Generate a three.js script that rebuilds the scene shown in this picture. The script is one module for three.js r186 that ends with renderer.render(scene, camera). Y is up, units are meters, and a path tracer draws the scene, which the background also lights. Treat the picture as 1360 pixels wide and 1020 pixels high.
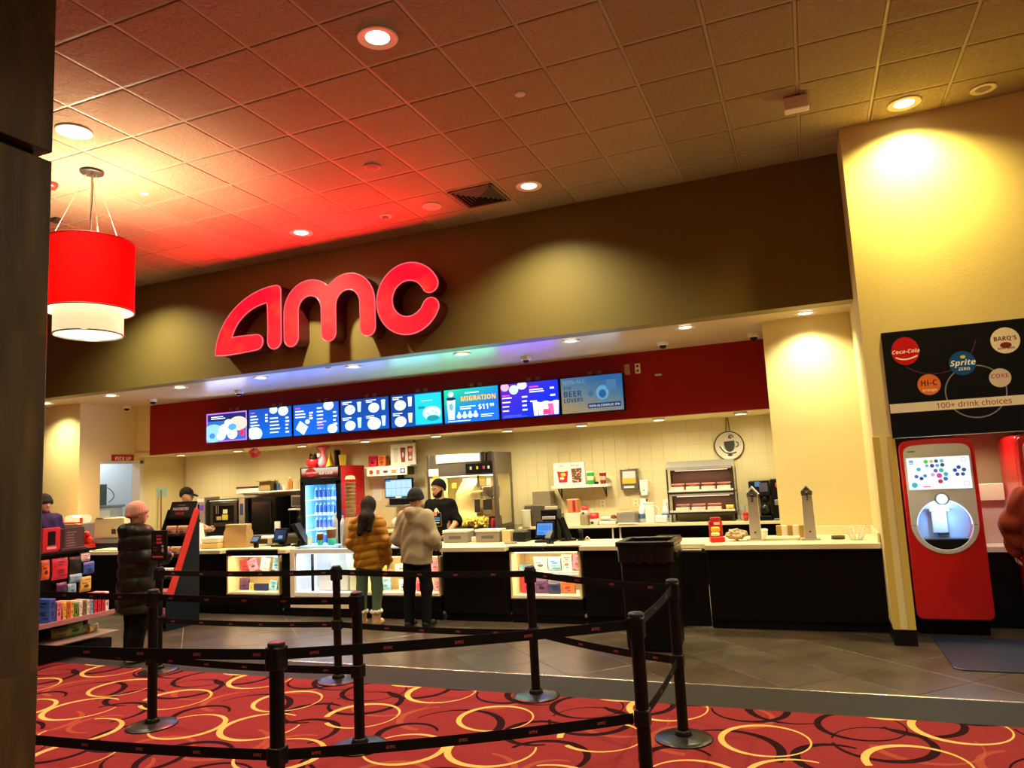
import * as THREE from 'three';
import { RoundedBoxGeometry } from 'three/addons/geometries/RoundedBoxGeometry.js';
import { mergeGeometries } from 'three/addons/utils/BufferGeometryUtils.js';
import { RectAreaLightUniformsLib } from 'three/addons/lights/RectAreaLightUniformsLib.js';

// ---------- camera, renderer, exposure ----------
const scene = new THREE.Scene();
const renderer = new THREE.WebGLRenderer({ antialias: true });
renderer.toneMapping = THREE.LinearToneMapping;
renderer.toneMappingExposure = 1.1;
renderer.shadowMap.enabled = true;
RectAreaLightUniformsLib.init();
const camera = new THREE.PerspectiveCamera(55.25, 1360 / 1020, 0.05, 60);
camera.position.set(0, 1.8, 0);
camera.rotation.order = 'YXZ';
camera.rotation.set(0.12281, 0.379219, -0.050453);
scene.background = new THREE.Color(0x000000);

// light levels (candela for spots and points, nits for areas)
const LV = { hall: 44, hallWarm: 0xfff0c4, soffit: 17, soffitColor: 0xfff0bc, puck: 9.5, puckColor: 0xfff3c4, sign: 35, screen: 9, pendant: 24, caseLight: 36 };

// ---------- helpers ----------
let seed = 12345;
const rnd = (a = 0, b = 1) => { seed = (seed * 1664525 + 1013904223) >>> 0; return a + (b - a) * seed / 4294967296; };
const names = new Map();
function numbered(n) { const k = names.get(n) || 0; names.set(n, k + 1); return k ? n + '_' + String(k).padStart(3, '0') : n; }
const ORD = ['first', 'second', 'third', 'fourth', 'fifth', 'sixth', 'seventh', 'eighth', 'ninth', 'tenth', 'eleventh', 'twelfth'];
const matCache = new Map();
function mt(color, rough = 0.6, metal = 0, extra) {
  const k = color + '|' + rough + '|' + metal + '|' + (extra ? JSON.stringify(extra) : '');
  const dark = typeof color === 'number' && metal < 0.2 && Math.max(color >> 16, (color >> 8) & 255, color & 255) < 0x22;
  if (!matCache.has(k)) matCache.set(k, new THREE.MeshPhysicalMaterial({ color, roughness: rough, metalness: metal, ...(dark ? { specularIntensity: 0.35 } : {}), ...(extra || {}) }));
  return matCache.get(k);
}
function glow(color, k, map) {
  const m = new THREE.MeshStandardMaterial({ color: 0x050505, roughness: 0.35, emissive: map ? 0xffffff : color, emissiveIntensity: k });
  if (map) m.emissiveMap = map;
  return m;
}
const glassPane = new THREE.MeshPhysicalMaterial({ color: 0xffffff, roughness: 0.02, transmission: 1, thickness: 0, ior: 1.45 });
const acrylic = new THREE.MeshPhysicalMaterial({ color: 0xf3f5f4, roughness: 0.08, transmission: 0.85, thickness: 0, ior: 1.49 });
// geometry
const T = (g, x = 0, y = 0, z = 0) => g.translate(x, y, z);
const bx = (x0, x1, y0, y1, z0, z1) => T(new THREE.BoxGeometry(Math.abs(x1 - x0), Math.abs(y1 - y0), Math.abs(z1 - z0)), (x0 + x1) / 2, (y0 + y1) / 2, (z0 + z1) / 2);
const rbx = (x0, x1, y0, y1, z0, z1, r = 0.006, s = 2) => T(new RoundedBoxGeometry(Math.abs(x1 - x0), Math.abs(y1 - y0), Math.abs(z1 - z0), s, Math.min(r, 0.49 * Math.min(Math.abs(x1 - x0), Math.abs(y1 - y0), Math.abs(z1 - z0)))), (x0 + x1) / 2, (y0 + y1) / 2, (z0 + z1) / 2);
const cyl = (r0, r1, h, x, y, z, n = 24) => T(new THREE.CylinderGeometry(r1, r0, h, n), x, y + h / 2, z);   // base at y
const lathe = (pts, n = 28, x = 0, y = 0, z = 0) => T(new THREE.LatheGeometry(pts.map((p) => new THREE.Vector2(p[0], p[1])), n), x, y, z);
const sph = (r, x, y, z, sx = 1, sy = 1, sz = 1, n = 16) => { const g = new THREE.SphereGeometry(r, n, Math.max(8, n * 0.7 | 0)); g.scale(sx, sy, sz); return T(g, x, y, z); };
const tube = (pts, r, n = 24, rad = 8) => new THREE.TubeGeometry(new THREE.CatmullRomCurve3(pts.map((p) => new THREE.Vector3(...p)), false, 'centripetal'), n, r, rad, false);
function rod(a, b, r, n = 10) {
  const A = new THREE.Vector3(...a), Bv = new THREE.Vector3(...b), d = Bv.clone().sub(A);
  const g = new THREE.CylinderGeometry(r, r, d.length(), n);
  g.applyQuaternion(new THREE.Quaternion().setFromUnitVectors(new THREE.Vector3(0, 1, 0), d.clone().normalize()));
  return T(g, (A.x + Bv.x) / 2, (A.y + Bv.y) / 2, (A.z + Bv.z) / 2);
}
function ext(shape, depth, bevel = 0.0, seg = 1) {
  return new THREE.ExtrudeGeometry(shape, { depth: depth - 2 * bevel, bevelEnabled: bevel > 0, bevelSize: bevel, bevelThickness: bevel, bevelSegments: seg, curveSegments: 20 }).translate(0, 0, bevel);
}
const poly = (pts) => { const s = new THREE.Shape(); pts.forEach((p, i) => (i ? s.lineTo(...p) : s.moveTo(...p))); s.closePath(); return s; };
function uvBox(g, s = 1) {       // uv in metres / s, taken along the axis each face points to
  if (g.index) g = g.toNonIndexed();
  g.computeVertexNormals();
  const p = g.attributes.position, n = g.attributes.normal, u = new Float32Array(p.count * 2);
  for (let i = 0; i < p.count; i++) {
    const ax = Math.abs(n.getX(i)), ay = Math.abs(n.getY(i)), az = Math.abs(n.getZ(i));
    if (ay >= ax && ay >= az) { u[2 * i] = p.getX(i) / s; u[2 * i + 1] = -p.getZ(i) / s; }
    else if (ax >= az) { u[2 * i] = p.getZ(i) / s; u[2 * i + 1] = p.getY(i) / s; }
    else { u[2 * i] = p.getX(i) / s; u[2 * i + 1] = p.getY(i) / s; }
  }
  g.setAttribute('uv', new THREE.BufferAttribute(u, 2));
  return g;
}
function merged(gs) {
  if (!Array.isArray(gs)) return gs;
  if (gs.length === 1) return gs[0];
  const c = gs.map((g) => { g = g.index ? g.toNonIndexed() : g; for (const k of Object.keys(g.attributes)) if (!['position', 'normal', 'uv'].includes(k)) g.deleteAttribute(k); return g; });
  return mergeGeometries(c, false);
}
function M(name, gs, m, parent) {      // a mesh of one part (or of a whole thing)
  const o = new THREE.Mesh(merged(gs), m);
  o.name = parent ? name : numbered(name); o.castShadow = o.receiveShadow = true;
  (parent || scene).add(o);
  return o;
}
function tag(o, label, category, group) { o.userData.label = label; o.userData.category = category; if (group) o.userData.group = group; return o; }
function thing(name, label, category, p = [0, 0, 0], turn = 0, group) {
  const o = new THREE.Group(); o.name = numbered(name); o.position.set(...p); o.rotation.y = turn; scene.add(o);
  return tag(o, label, category, group);
}
function S(name, gs, m, label) { const o = M(name, gs, m); o.userData.kind = 'structure'; if (label) o.userData.label = label; o.userData.category = name.split('_')[0]; return o; }
function light(l, x, y, z, tx, ty, tz, parent = scene) {
  l.position.set(x, y, z); if (l.castShadow !== undefined) l.castShadow = true; parent.add(l);
  if (l.target) { l.target.position.set(tx, ty, tz); parent.add(l.target); } else if (tx !== undefined) l.lookAt(tx, ty, tz);
  return l;
}
// ---------- textures ----------
function canvas(w, h, draw, opt = {}) {
  const c = document.createElement('canvas'); c.width = w; c.height = h;
  const x = c.getContext('2d'); draw(x, w, h);
  const t = new THREE.CanvasTexture(c);
  if (!opt.data) t.colorSpace = THREE.SRGBColorSpace;
  t.wrapS = t.wrapT = opt.clamp ? THREE.ClampToEdgeWrapping : THREE.RepeatWrapping;
  return t;
}
function hash2(i, j, s) { let h = (i * 374761393 + j * 668265263 + s * 982451653) | 0; h = Math.imul(h ^ (h >>> 13), 1274126177); return ((h ^ (h >>> 16)) >>> 0) / 4294967296; }
function vnoise(x, y, per, s) {
  const i = Math.floor(x), j = Math.floor(y), f = x - i, g = y - j, u = f * f * (3 - 2 * f), v = g * g * (3 - 2 * g), w = (a) => ((a % per) + per) % per;
  const a = hash2(w(i), w(j), s), b = hash2(w(i + 1), w(j), s), c = hash2(w(i), w(j + 1), s), d = hash2(w(i + 1), w(j + 1), s);
  return a + (b - a) * u + (c - a) * v + (a - b - c + d) * u * v;
}
function noiseTex(n, fn, srgb) {   // fn(u, v in 0..1) -> [r, g, b] 0..255
  const d = new Uint8Array(n * n * 4);
  for (let j = 0; j < n; j++) for (let i = 0; i < n; i++) { const c = fn(i / n, j / n), k = 4 * (j * n + i); d[k] = c[0]; d[k + 1] = c[1]; d[k + 2] = c[2]; d[k + 3] = 255; }
  const t = new THREE.DataTexture(d, n, n); t.magFilter = THREE.LinearFilter; t.minFilter = THREE.LinearFilter; t.wrapS = t.wrapT = THREE.RepeatWrapping; t.needsUpdate = true;
  if (srgb) t.colorSpace = THREE.SRGBColorSpace;
  return t;
}
const fbm = (u, v, per, s, oct = 4) => { let a = 0, k = 0.5, p = per; for (let o = 0; o < oct; o++) { a += k * vnoise(u * p, v * p, p, s + o); k *= 0.5; p *= 2; } return a; };

// ---------- surfaces ----------
const bumpFissured = noiseTex(512, (u, v) => { const n = fbm(u, v, 24, 3, 4), pit = vnoise(u * 70, v * 40, 10, 9) > 0.8 ? -0.35 : 0; const g = 255 * Math.max(0, Math.min(1, 0.15 + 0.8 * n + pit)); return [g, g, g]; });
const bumpFine = noiseTex(256, (u, v) => { const g = 255 * fbm(u, v, 32, 21, 3); return [g, g, g]; });
const paintBump = noiseTex(256, (u, v) => { const g = 255 * fbm(u, v, 48, 31, 2); return [g, g, g]; });
const paint = (c, rough = 0.62) => new THREE.MeshPhysicalMaterial({ color: c, roughness: rough, bumpMap: paintBump, bumpScale: 0.0006, specularIntensity: 0.4 });
const ceilMat = [0x98876b, 0x938266, 0x9d8c70].map((c) => new THREE.MeshPhysicalMaterial({ color: c, roughness: 0.92, bumpMap: bumpFissured, bumpScale: 0.011, specularIntensity: 0.2 }));
const gridMat = mt(0xa08e70, 0.55);
const cream = paint(0xe0d09a), creamTile = paint(0xd8caa0, 0.38), headerPaint = paint(0x746838, 0.55), soffitPaint = paint(0xc3ae8e, 0.3), redPaint = paint(0x8e1414, 0.45);
const tileTex = noiseTex(512, (u, v) => { const n = fbm(u, v, 5, 41, 5), m = fbm(u, v, 40, 47, 2); const k = 0.72 + 0.4 * n + 0.12 * (m - 0.4); return [80 * k, 69 * k, 58 * k]; }, true);
const tileRough = noiseTex(256, (u, v) => { const g = 255 * (0.82 + 0.18 * fbm(u, v, 12, 53, 3)); return [g, g, g]; });
const floorMat = [0, 1, 2].map((k) => { const t = tileTex.clone(); t.offset.set(0.31 * k, 0.17 * k); t.needsUpdate = true; return new THREE.MeshPhysicalMaterial({ map: t, color: [0xffffff, 0xf0ece6, 0xe4dfd8][k], roughness: 0.36, roughnessMap: tileRough, bumpMap: bumpFine, bumpScale: 0.00015 }); });

// carpet: rings woven in gold, black-brown and tan on red, repeat 1.91 m
const PER = 1.91;
const carpetTex = canvas(1536, 1536, (x, w) => {
  const s = w / PER;
  x.fillStyle = '#74272a'; x.fillRect(0, 0, w, w);
  for (let i = 0; i < 26000; i++) { x.fillStyle = ['rgba(150,44,42,.2)', 'rgba(70,14,16,.2)', 'rgba(126,34,38,.2)'][i % 3]; x.fillRect(rnd(0, w), rnd(0, w), 3, 7); }
  const ring = (cx, cz, r, th, dx, col, a0 = 0, a1 = 360) => {        // a crescent band: outer circle r, inner circle shifted
    for (const ox of [-w, 0, w]) for (const oz of [-w, 0, w]) {
      x.save(); x.translate(cx * s + ox, cz * s + oz); x.strokeStyle = x.fillStyle = col;
      const N = 72;
      x.beginPath();
      for (let i = 0; i <= N; i++) { const a = (a0 + (a1 - a0) * i / N) * Math.PI / 180, k = r + th * (0.5 + 0.5 * Math.cos(a - dx)) * 0.62 + 0.007; x.lineTo(k * s * Math.cos(a), k * s * Math.sin(a)); }
      for (let i = N; i >= 0; i--) { const a = (a0 + (a1 - a0) * i / N) * Math.PI / 180, k = r - th * (0.5 + 0.5 * Math.cos(a - dx)) * 0.38 - 0.005; x.lineTo(k * s * Math.cos(a), k * s * Math.sin(a)); }
      x.closePath(); x.fill(); x.restore();
    }
  };
  const tan = 'rgba(150,76,52,.6)', dark = '#200a0e', gold = '#cda05a';
  ring(0.94, -0.15, 0.31, 0.045, 3.0, tan, -25, 165); ring(1.45, 0.1, 0.26, 0.04, 2.6, tan, 90, 250); ring(0.2, 0.95, 0.3, 0.04, 0.4, tan, -80, 120); ring(1.7, 1.2, 0.27, 0.04, 4, tan, 150, 330); ring(-0.2, -0.42, 0.22, 0.04, 1, tan, -60, 80); ring(0.75, 0.85, 0.2, 0.03, 3, tan, 60, 280);
  ring(0.59, -0.41, 0.27, 0.035, 3.1, dark); ring(0.69, -0.11, 0.29, 0.045, 0.6, dark, -175, 170); ring(1.66, 0.23, 0.35, 0.05, 0, dark, -165, 20); ring(1.76, -0.6, 0.26, 0.04, 0.3, dark, -30, 175); ring(0.42, 0.22, 0.23, 0.05, 3.2, dark, 60, 300); ring(1.42, 0.46, 0.21, 0.045, 3.4, dark, 100, 330);
  ring(1.3, 1.0, 0.3, 0.045, 2.4, dark, 30, 260); ring(0.6, 0.62, 0.27, 0.04, 5.2, dark, 200, 400); ring(0.95, 1.35, 0.26, 0.04, 0.9, dark, -60, 150); ring(0.15, 1.25, 0.3, 0.05, 3.6, dark, 60, 320);
  ring(0, 0, 0.275, 0.03, 3.3, gold); ring(1.19, -0.51, 0.285, 0.038, 3.2, gold, -30, 215); ring(0.86, 0.18, 0.28, 0.035, 3.5, gold, -200, 130); ring(0.22, 0.58, 0.29, 0.035, 2.6, gold, -20, 290); ring(1.54, 0.72, 0.27, 0.03, 0, gold); ring(0.75, 1.02, 0.29, 0.035, 0.3, gold, -120, 170);
});
carpetTex.offset.set(0, 0);
const carpetMat = new THREE.MeshPhysicalMaterial({ map: carpetTex, roughness: 0.96, bumpMap: bumpFine, bumpScale: 0.004, sheen: 0.3, sheenRoughness: 0.6, specularIntensity: 0.1 });

// ---------- floor ----------
const XL = -15, XR = 5.2, ZB = 3.6;
const floorO = S('floor', bx(XL, XR, -0.25, -0.006, -12.3, ZB), mt(0x8c8274, 0.8), 'brown stone tile floor laid on the diagonal with pale joints');
{ // diagonal tiles, clipped to the strip in front of the counter and the alcove floor
  const d = 0.91, clip = (P, ax, lim, keepLess) => { const out = []; for (let i = 0; i < P.length; i++) { const a = P[i], b = P[(i + 1) % P.length], ia = keepLess ? a[ax] <= lim : a[ax] >= lim, ib = keepLess ? b[ax] <= lim : b[ax] >= lim; if (ia) out.push(a); if (ia !== ib) { const t = (lim - a[ax]) / (b[ax] - a[ax]); out.push([a[0] + t * (b[0] - a[0]), a[1] + t * (b[1] - a[1])]); } } return out; };
  const addTiles = (x0, x1, z0, z1) => {
    for (let i = -30; i < 30; i++) for (let j = -30; j < 30; j++) {
      const A = -0.65 - d * i, Bc = -6.8 - d * j;        // z - x = A .. A-d ; z + x = Bc .. Bc-d
      const g = 0.0075, pts = [[A - g, Bc - g], [A - g, Bc - d + g], [A - d + g, Bc - d + g], [A - d + g, Bc - g]].map(([a, b]) => [(b - a) / 2, (a + b) / 2]);
      let P = pts; P = clip(P, 0, x0, false); P = P.length ? clip(P, 0, x1, true) : P; P = P.length ? clip(P, 1, z0, false) : P; P = P.length ? clip(P, 1, z1, true) : P;
      if (P.length < 3) continue;
      let ar = 0; for (let k = 0; k < P.length; k++) { const a = P[k], b = P[(k + 1) % P.length]; ar += a[0] * b[1] - a[1] * b[0]; }
      if (Math.abs(ar) < 0.004) continue;
      const gg = ext(poly(P.map((p) => [p[0], -p[1]])), 0.03, 0.002); gg.rotateX(-Math.PI / 2); gg.translate(0, -0.03, 0);
      M('tile', uvBox(gg, 1.3), floorMat[(i * 7 + j * 3 + 300) % 3], floorO);
    }
  };
  addTiles(-13.6, 5, -8.75, -6.43); addTiles(0.78, 3.2, -9.5, -8.75);
}
{
  let g = uvBox(bx(XL, XR, -0.02, 0.006, -5.85, ZB), PER);
  // ring pattern phase: pattern origin at x = -0.44, z = -5.24
  const u = g.attributes.uv; for (let i = 0; i < u.count; i++) u.setXY(i, u.getX(i) + 0.44 / PER, u.getY(i) - 5.24 / PER + 0);
  S('floor_carpet', g, carpetMat, 'red carpet woven with gold, black and tan rings');
  S('trim_1', rbx(XL, XR, -0.02, 0.004, -6.405, -5.85, 0.003), new THREE.MeshPhysicalMaterial({ color: 0x24221f, roughness: 0.7, specularIntensity: 0.3, bumpMap: bumpFine, bumpScale: 0.001 }), 'grey border strip between carpet and tile');
  S('trim_2', rbx(XL, XR, -0.02, 0.007, -6.432, -6.404, 0.003), mt(0xe6e2d8, 0.22, 0.9), 'bright metal edge strip along the tile');
}
// ---------- ceiling ----------
const ceilO = S('ceiling', bx(XL, XR, 5.235, 5.5, -12.3, ZB), mt(0x3c352e, 0.9), 'suspended ceiling of square fissured tiles in a lay-in grid');
{
  const gx = (k) => -0.46 + 0.661 * k, gz = (m) => -4.24 - 0.66 * m, K0 = -18, K1 = 7, M0 = -3, zc = -8.74;
  const tg = new Map();
  const tileGeo = (w, d) => { const key = w.toFixed(3) + d.toFixed(3); if (!tg.has(key)) { const s = poly([[-w / 2 + 0.012, -d / 2 + 0.012], [w / 2 - 0.012, -d / 2 + 0.012], [w / 2 - 0.012, d / 2 - 0.012], [-w / 2 + 0.012, d / 2 - 0.012]]); const g = ext(s, 0.03, 0.005); g.rotateX(Math.PI / 2); g.translate(0, 0.03, 0); tg.set(key, uvBox(g, 0.7)); } return tg.get(key); };
  for (let k = K0; k < K1; k++) for (let m = M0; gz(m) > zc + 0.03; m++) {
    const x0 = gx(k), x1 = gx(k + 1), z1 = gz(m), z0 = Math.max(gz(m + 1), zc);
    if (x0 > 0.6 && z0 < -8.09) { if (z1 < -8.1) continue; }
    const zz0 = x0 > 0.5 ? Math.max(z0, -8.08) : z0; if (z1 - zz0 < 0.03) continue;
    const o = M('ceiling_tile', tileGeo(x1 - x0 - 0.018, z1 - zz0 - 0.018), ceilMat[(k * 5 + m * 3 + 90) % 3], ceilO);
    o.position.set((x0 + x1) / 2, 5.197, (z1 + zz0) / 2); o.rotation.y = 0;
  }
  for (let k = K0; k <= K1; k++) M('grid_bar', bx(gx(k) - 0.012, gx(k) + 0.012, 5.203, 5.24, -8.73, gz(M0)), gridMat, ceilO);
  for (let m = M0; gz(m) > zc + 0.02; m++) M('grid_bar', bx(gx(K0), gx(K1), 5.2035, 5.2395, gz(m) - 0.012, gz(m) + 0.012), gridMat, ceilO);
  M('ceiling_panel', [bx(XL, gx(K0), 5.2, 5.24, -9, ZB), bx(gx(K1), XR, 5.2, 5.24, -9, ZB), bx(gx(K0), gx(K1), 5.2, 5.24, gz(M0), ZB)].map((g) => uvBox(g, 0.7)), ceilMat[0], ceilO);
}
// ---------- walls ----------
const wy = (g) => uvBox(g, 0.5);
S('wall_header', [wy(bx(XL, 0.6, 3.52, 5.25, -8.98, -8.73))], headerPaint, 'brown painted header wall above the concession counter');
S('ceiling_soffit', wy(bx(XL, 0.6, 3.522, 3.62, -12.3, -8.732)), soffitPaint, 'pale underside of the dropped soffit over the counter');
S('wall_bulkhead', wy(bx(-12.07, -0.41, 2.535, 3.53, -10.95, -10.8)), redPaint, 'dark red bulkhead behind the menu screens');
S('ceiling_cove', wy(bx(-12.5, -0.41, 2.53, 2.6, -12.06, -10.805)), cream, 'cream underside over the back bar');
S('wall_return', wy(bx(-12.5, -12.07, 2.531, 3.53, -10.95, -10.86)), cream, 'short cream return at the left end of the red bulkhead');
const wallBack = S('wall_back', bx(-12.8, -0.41, 0, 2.6, -12.3, -12.06), mt(0xbcae84, 0.8), 'cream square tile wall behind the back bar');
{ // wall tiles 0.2 m: the 300 nearest the right end are parts of their own
  const w = 0.2, g0 = new THREE.BoxGeometry(w - 0.003, w - 0.003, 0.012), rest = []; let n = 0;
  for (let i = 0; -0.43 - w * (i + 1) > -12.5; i++) for (let j = 0; j < 8; j++) {
    const x = -0.41 - w * (i + 0.5), y = 0.94 + w * (j + 0.5);
    if (y + w / 2 > 2.545) continue;
    if (n < 296) { const o = M('wall_tile', g0, creamTile, wallBack); o.position.set(x, y, -12.055); n++; } else rest.push(T(g0.clone(), x, y, -12.055));
  }
  const o = M('wall_tile_field', rest, creamTile, wallBack); o.userData.kind = 'stuff';
}
S('wall_pier_right', wy(bx(-0.41, 0.6, 0, 3.53, -12.3, -9.5)), cream, 'cream pier at the right end of the counter');
S('wall_right', [bx(0.59, 0.77, 0, 5.25, -9.8, -8.07), bx(0.77, XR, 1.97, 5.25, -8.4, -8.07)].map(wy), cream, 'cream wall at right above the drinks alcove');
S('ceiling_alcove', bx(0.77, XR, 2.16, 2.26, -9.9, -8.4), mt(0x2c2824, 0.8), 'dark underside of the drinks alcove');
S('wall_alcove', wy(bx(0.77, XR, 0, 2.2, -9.9, -9.5)), paint(0xc2aa8c), 'tan back wall of the drinks alcove');
S('wall_pier_left', wy(bx(XL, -12.5, 0, 3.53, -9.74, -9.62)), cream, 'cream pier at the left end of the counter');
S('wall_left', [bx(-12.68, -12.5, 0, 3.53, -10.06, -9.74), bx(-12.68, -12.5, 0, 3.53, -12.06, -10.95), bx(-12.68, -12.5, 2.42, 3.53, -10.95, -10.06), bx(-12.68, -12.5, 0, 0.93, -10.95, -10.06)].map(wy), cream, 'cream side wall with the pick-up window');
S('window_1', [bx(-12.7, -12.48, 2.4, 2.45, -11.02, -10.06), bx(-12.7, -12.48, 0.95, 2.45, -11.02, -10.94), bx(-12.7, -12.46, 0.9, 0.95, -11.02, -10.0)], mt(0xd9d6cc, 0.4), 'white trimmed pick-up window opening');
S('wall_kitchen', [bx(-15, -14.9, 0, 3.5, -12.3, -9.74), bx(-15, -12.68, 0, 3.5, -12.3, -12.2), bx(-15, -12.68, 3.0, 3.1, -12.3, -9.74)], mt(0xd4dce4, 0.6), 'pale blue-white kitchen walls behind the pick-up window');
S('wall_side_left', wy(bx(XL - 0.2, XL, 0, 5.3, -12.3, ZB)), paint(0x8a7440), 'olive side wall of the lobby');
S('wall_side_right', wy(bx(XR, XR + 0.2, 0, 5.3, -12.3, ZB)), cream, 'cream side wall of the lobby');
S('wall_rear', wy(bx(XL, XR, 0, 5.3, ZB, ZB + 0.2)), paint(0x8a7440), 'olive rear wall of the lobby');
S('baseboard_right', [rbx(0.58, 0.78, 0, 0.15, -9.5, -8.06, 0.004)], mt(0x120f0e, 0.4), 'black rubber base of the wall end');
{ const gm = paint(0xcdb35e, 0.4); const o = S('trim_3', [rbx(0.583, 0.645, 0.15, 1.99, -8.068, -8.058, 0.003), rbx(0.583, 0.592, 0.15, 1.99, -8.16, -8.06, 0.003)], gm, 'cream corner guard on the left corner of the wall end');
  S('trim_4', [rbx(0.715, 0.778, 0.15, 1.99, -8.068, -8.058, 0.003), rbx(0.768, 0.778, 0.15, 1.99, -8.16, -8.06, 0.003)], gm, 'cream corner guard on the right corner of the wall end'); }
{ // dark timber column at the left edge of the view
  const wood = new THREE.MeshPhysicalMaterial({ map: noiseTex(512, (u, v) => { const n = fbm(u * 1, v * 0.12, 24, 61, 4), k = 0.55 + 0.9 * (n - 0.3); return [84 * k, 66 * k, 38 * k]; }, true), roughness: 0.42, bumpMap: bumpFine, bumpScale: 0.0005 });
  const o = S('wall_column', uvBox(bx(-4.1, -2.645, 0, 5.2, -1.815, 0.6), 1.2), mt(0x0b0806, 0.7), 'dark stained timber column at the left edge');
  M('panel', uvBox(rbx(-4.2, -2.6, 0, 3.085, -1.862, 0.7, 0.006), 1.2), wood, o);
  M('panel', uvBox(rbx(-4.2, -2.6, 3.12, 5.195, -1.862, 0.7, 0.006), 1.2), wood, o);
}
// ---------- recessed downlights ----------
const trimMat = mt(0xe8ddc4, 0.4), lampGlow = glow(0xfff2d6, 6), lampDim = mt(0x8f836c, 0.3);
const spotTrim = lathe([[0.066, -0.001], [0.072, -0.005], [0.105, -0.008], [0.112, -0.004], [0.112, 0.0]], 28), spotLens = lathe([[0.0, -0.006], [0.05, -0.005], [0.07, 0.0]], 24);
function downlight(label, group, x, y, z, cd, color, k = 1, angle = 0.98, aim = null) {
  const o = thing('recessed_downlight', label, 'downlight', [x, y, z], 0, group);
  const a = M('trim_ring', spotTrim, trimMat, o); a.scale.setScalar(k);
  const b = M('light_lens', spotLens, cd ? lampGlow : lampDim, o); b.scale.setScalar(k);
  if (cd) { const l = new THREE.SpotLight(color, cd, 0, angle, 0.7, 2); l.shadow.radius = 2.5 * k; light(l, 0, -0.02, 0, aim ? aim[0] : 0, -3, aim ? aim[1] : 0, o); }
  return o;
}
{
  const G1 = 'downlights in the tiled ceiling', c = LV.hallWarm;
  downlight('bright ceiling downlight at the top of the view, nearest the camera', G1, -2.79, 5.19, -4.57, LV.hall, c, 1.4);
  downlight('ceiling downlight beside the red pendant lamp', G1, -6.1, 5.19, -4.57, LV.hall, c, 1.4);
  downlight('ceiling downlight within the red glow above the letter sign', G1, -6.1, 5.19, -7.89, LV.hall * 1.25, c, 1.4, 1.2);
  downlight('ceiling downlight beside the slatted air vent', G1, -2.8, 5.19, -7.89, LV.hall * 1.1, c, 1.4, 1.15);
  downlight('ceiling downlight washing the cream wall at right', G1, 1.16, 5.19, -7.76, LV.hall * 1.2, 0xffe27c, 1.35, 1.25);
  downlight('unlit ceiling downlight near the top right corner', G1, 1.83, 5.19, -7.8, 0, c, 1.0);
  for (const [x, z, w] of [[-9.42, -4.57, 'behind the timber column, far'], [-9.42, -7.89, 'above the left end of the header'], [-2.79, -1.27, 'overhead left of the camera'], [0.52, -1.27, 'overhead right of the camera'], [-6.1, -1.27, 'behind the timber column, near'], [0.52, 1.5, 'behind the camera'], [0.52, -4.57, 'overhead in front of the drink machines'], [3.82, -4.57, 'overhead at far right']]) downlight('ceiling downlight out of view ' + w, 'downlights outside the picture', x, 5.19, z, LV.hall, c, 1.4, 1.2);
  downlight('small downlight under the drinks alcove ceiling above the counter between the machines', 'alcove downlight', 1.69, 2.155, -8.85, 3.2, c, 0.8, 1.2);
  const xs = [-12.85, -11.2, -9.62, -7.93, -6.2, -4.4, -2.8, -1.3, 0.1];
  xs.forEach((x, i) => downlight('small downlight in the pale soffit over the counter, ' + ORD[i] + ' from the left', 'soffit downlights', x, 3.515, -9.2, LV.soffit, LV.soffitColor, 1.15, 1.15));
  const ps = [-11.45, -10.02, -8.55, -7.2, -5.8, -4.5, -3.25, -2.05, -0.87];
  const puckBody = lathe([[0, 0], [0.09, 0], [0.096, -0.008], [0.096, -0.03], [0.09, -0.036], [0.08, -0.036]], 24), puckLens = lathe([[0.08, -0.034], [0.05, -0.037], [0, -0.038]], 24);
  ps.forEach((x, i) => {
    const o = thing('puck_light', 'small round puck light under the red bulkhead, ' + ORD[i] + ' from the left', 'puck light', [x, 2.53, -10.98], 0, 'puck lights under the bulkhead');
    M('housing', puckBody, mt(0xd8d4cc, 0.35, 0.4), o); M('light_lens', puckLens, lampGlow, o);
    const l = new THREE.SpotLight(LV.puckColor, LV.puck, 0, 1.3, 0.8, 2); l.shadow.radius = 3; light(l, 0, -0.05, 0, 0, -2, -0.6, o);
  });
}
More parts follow.
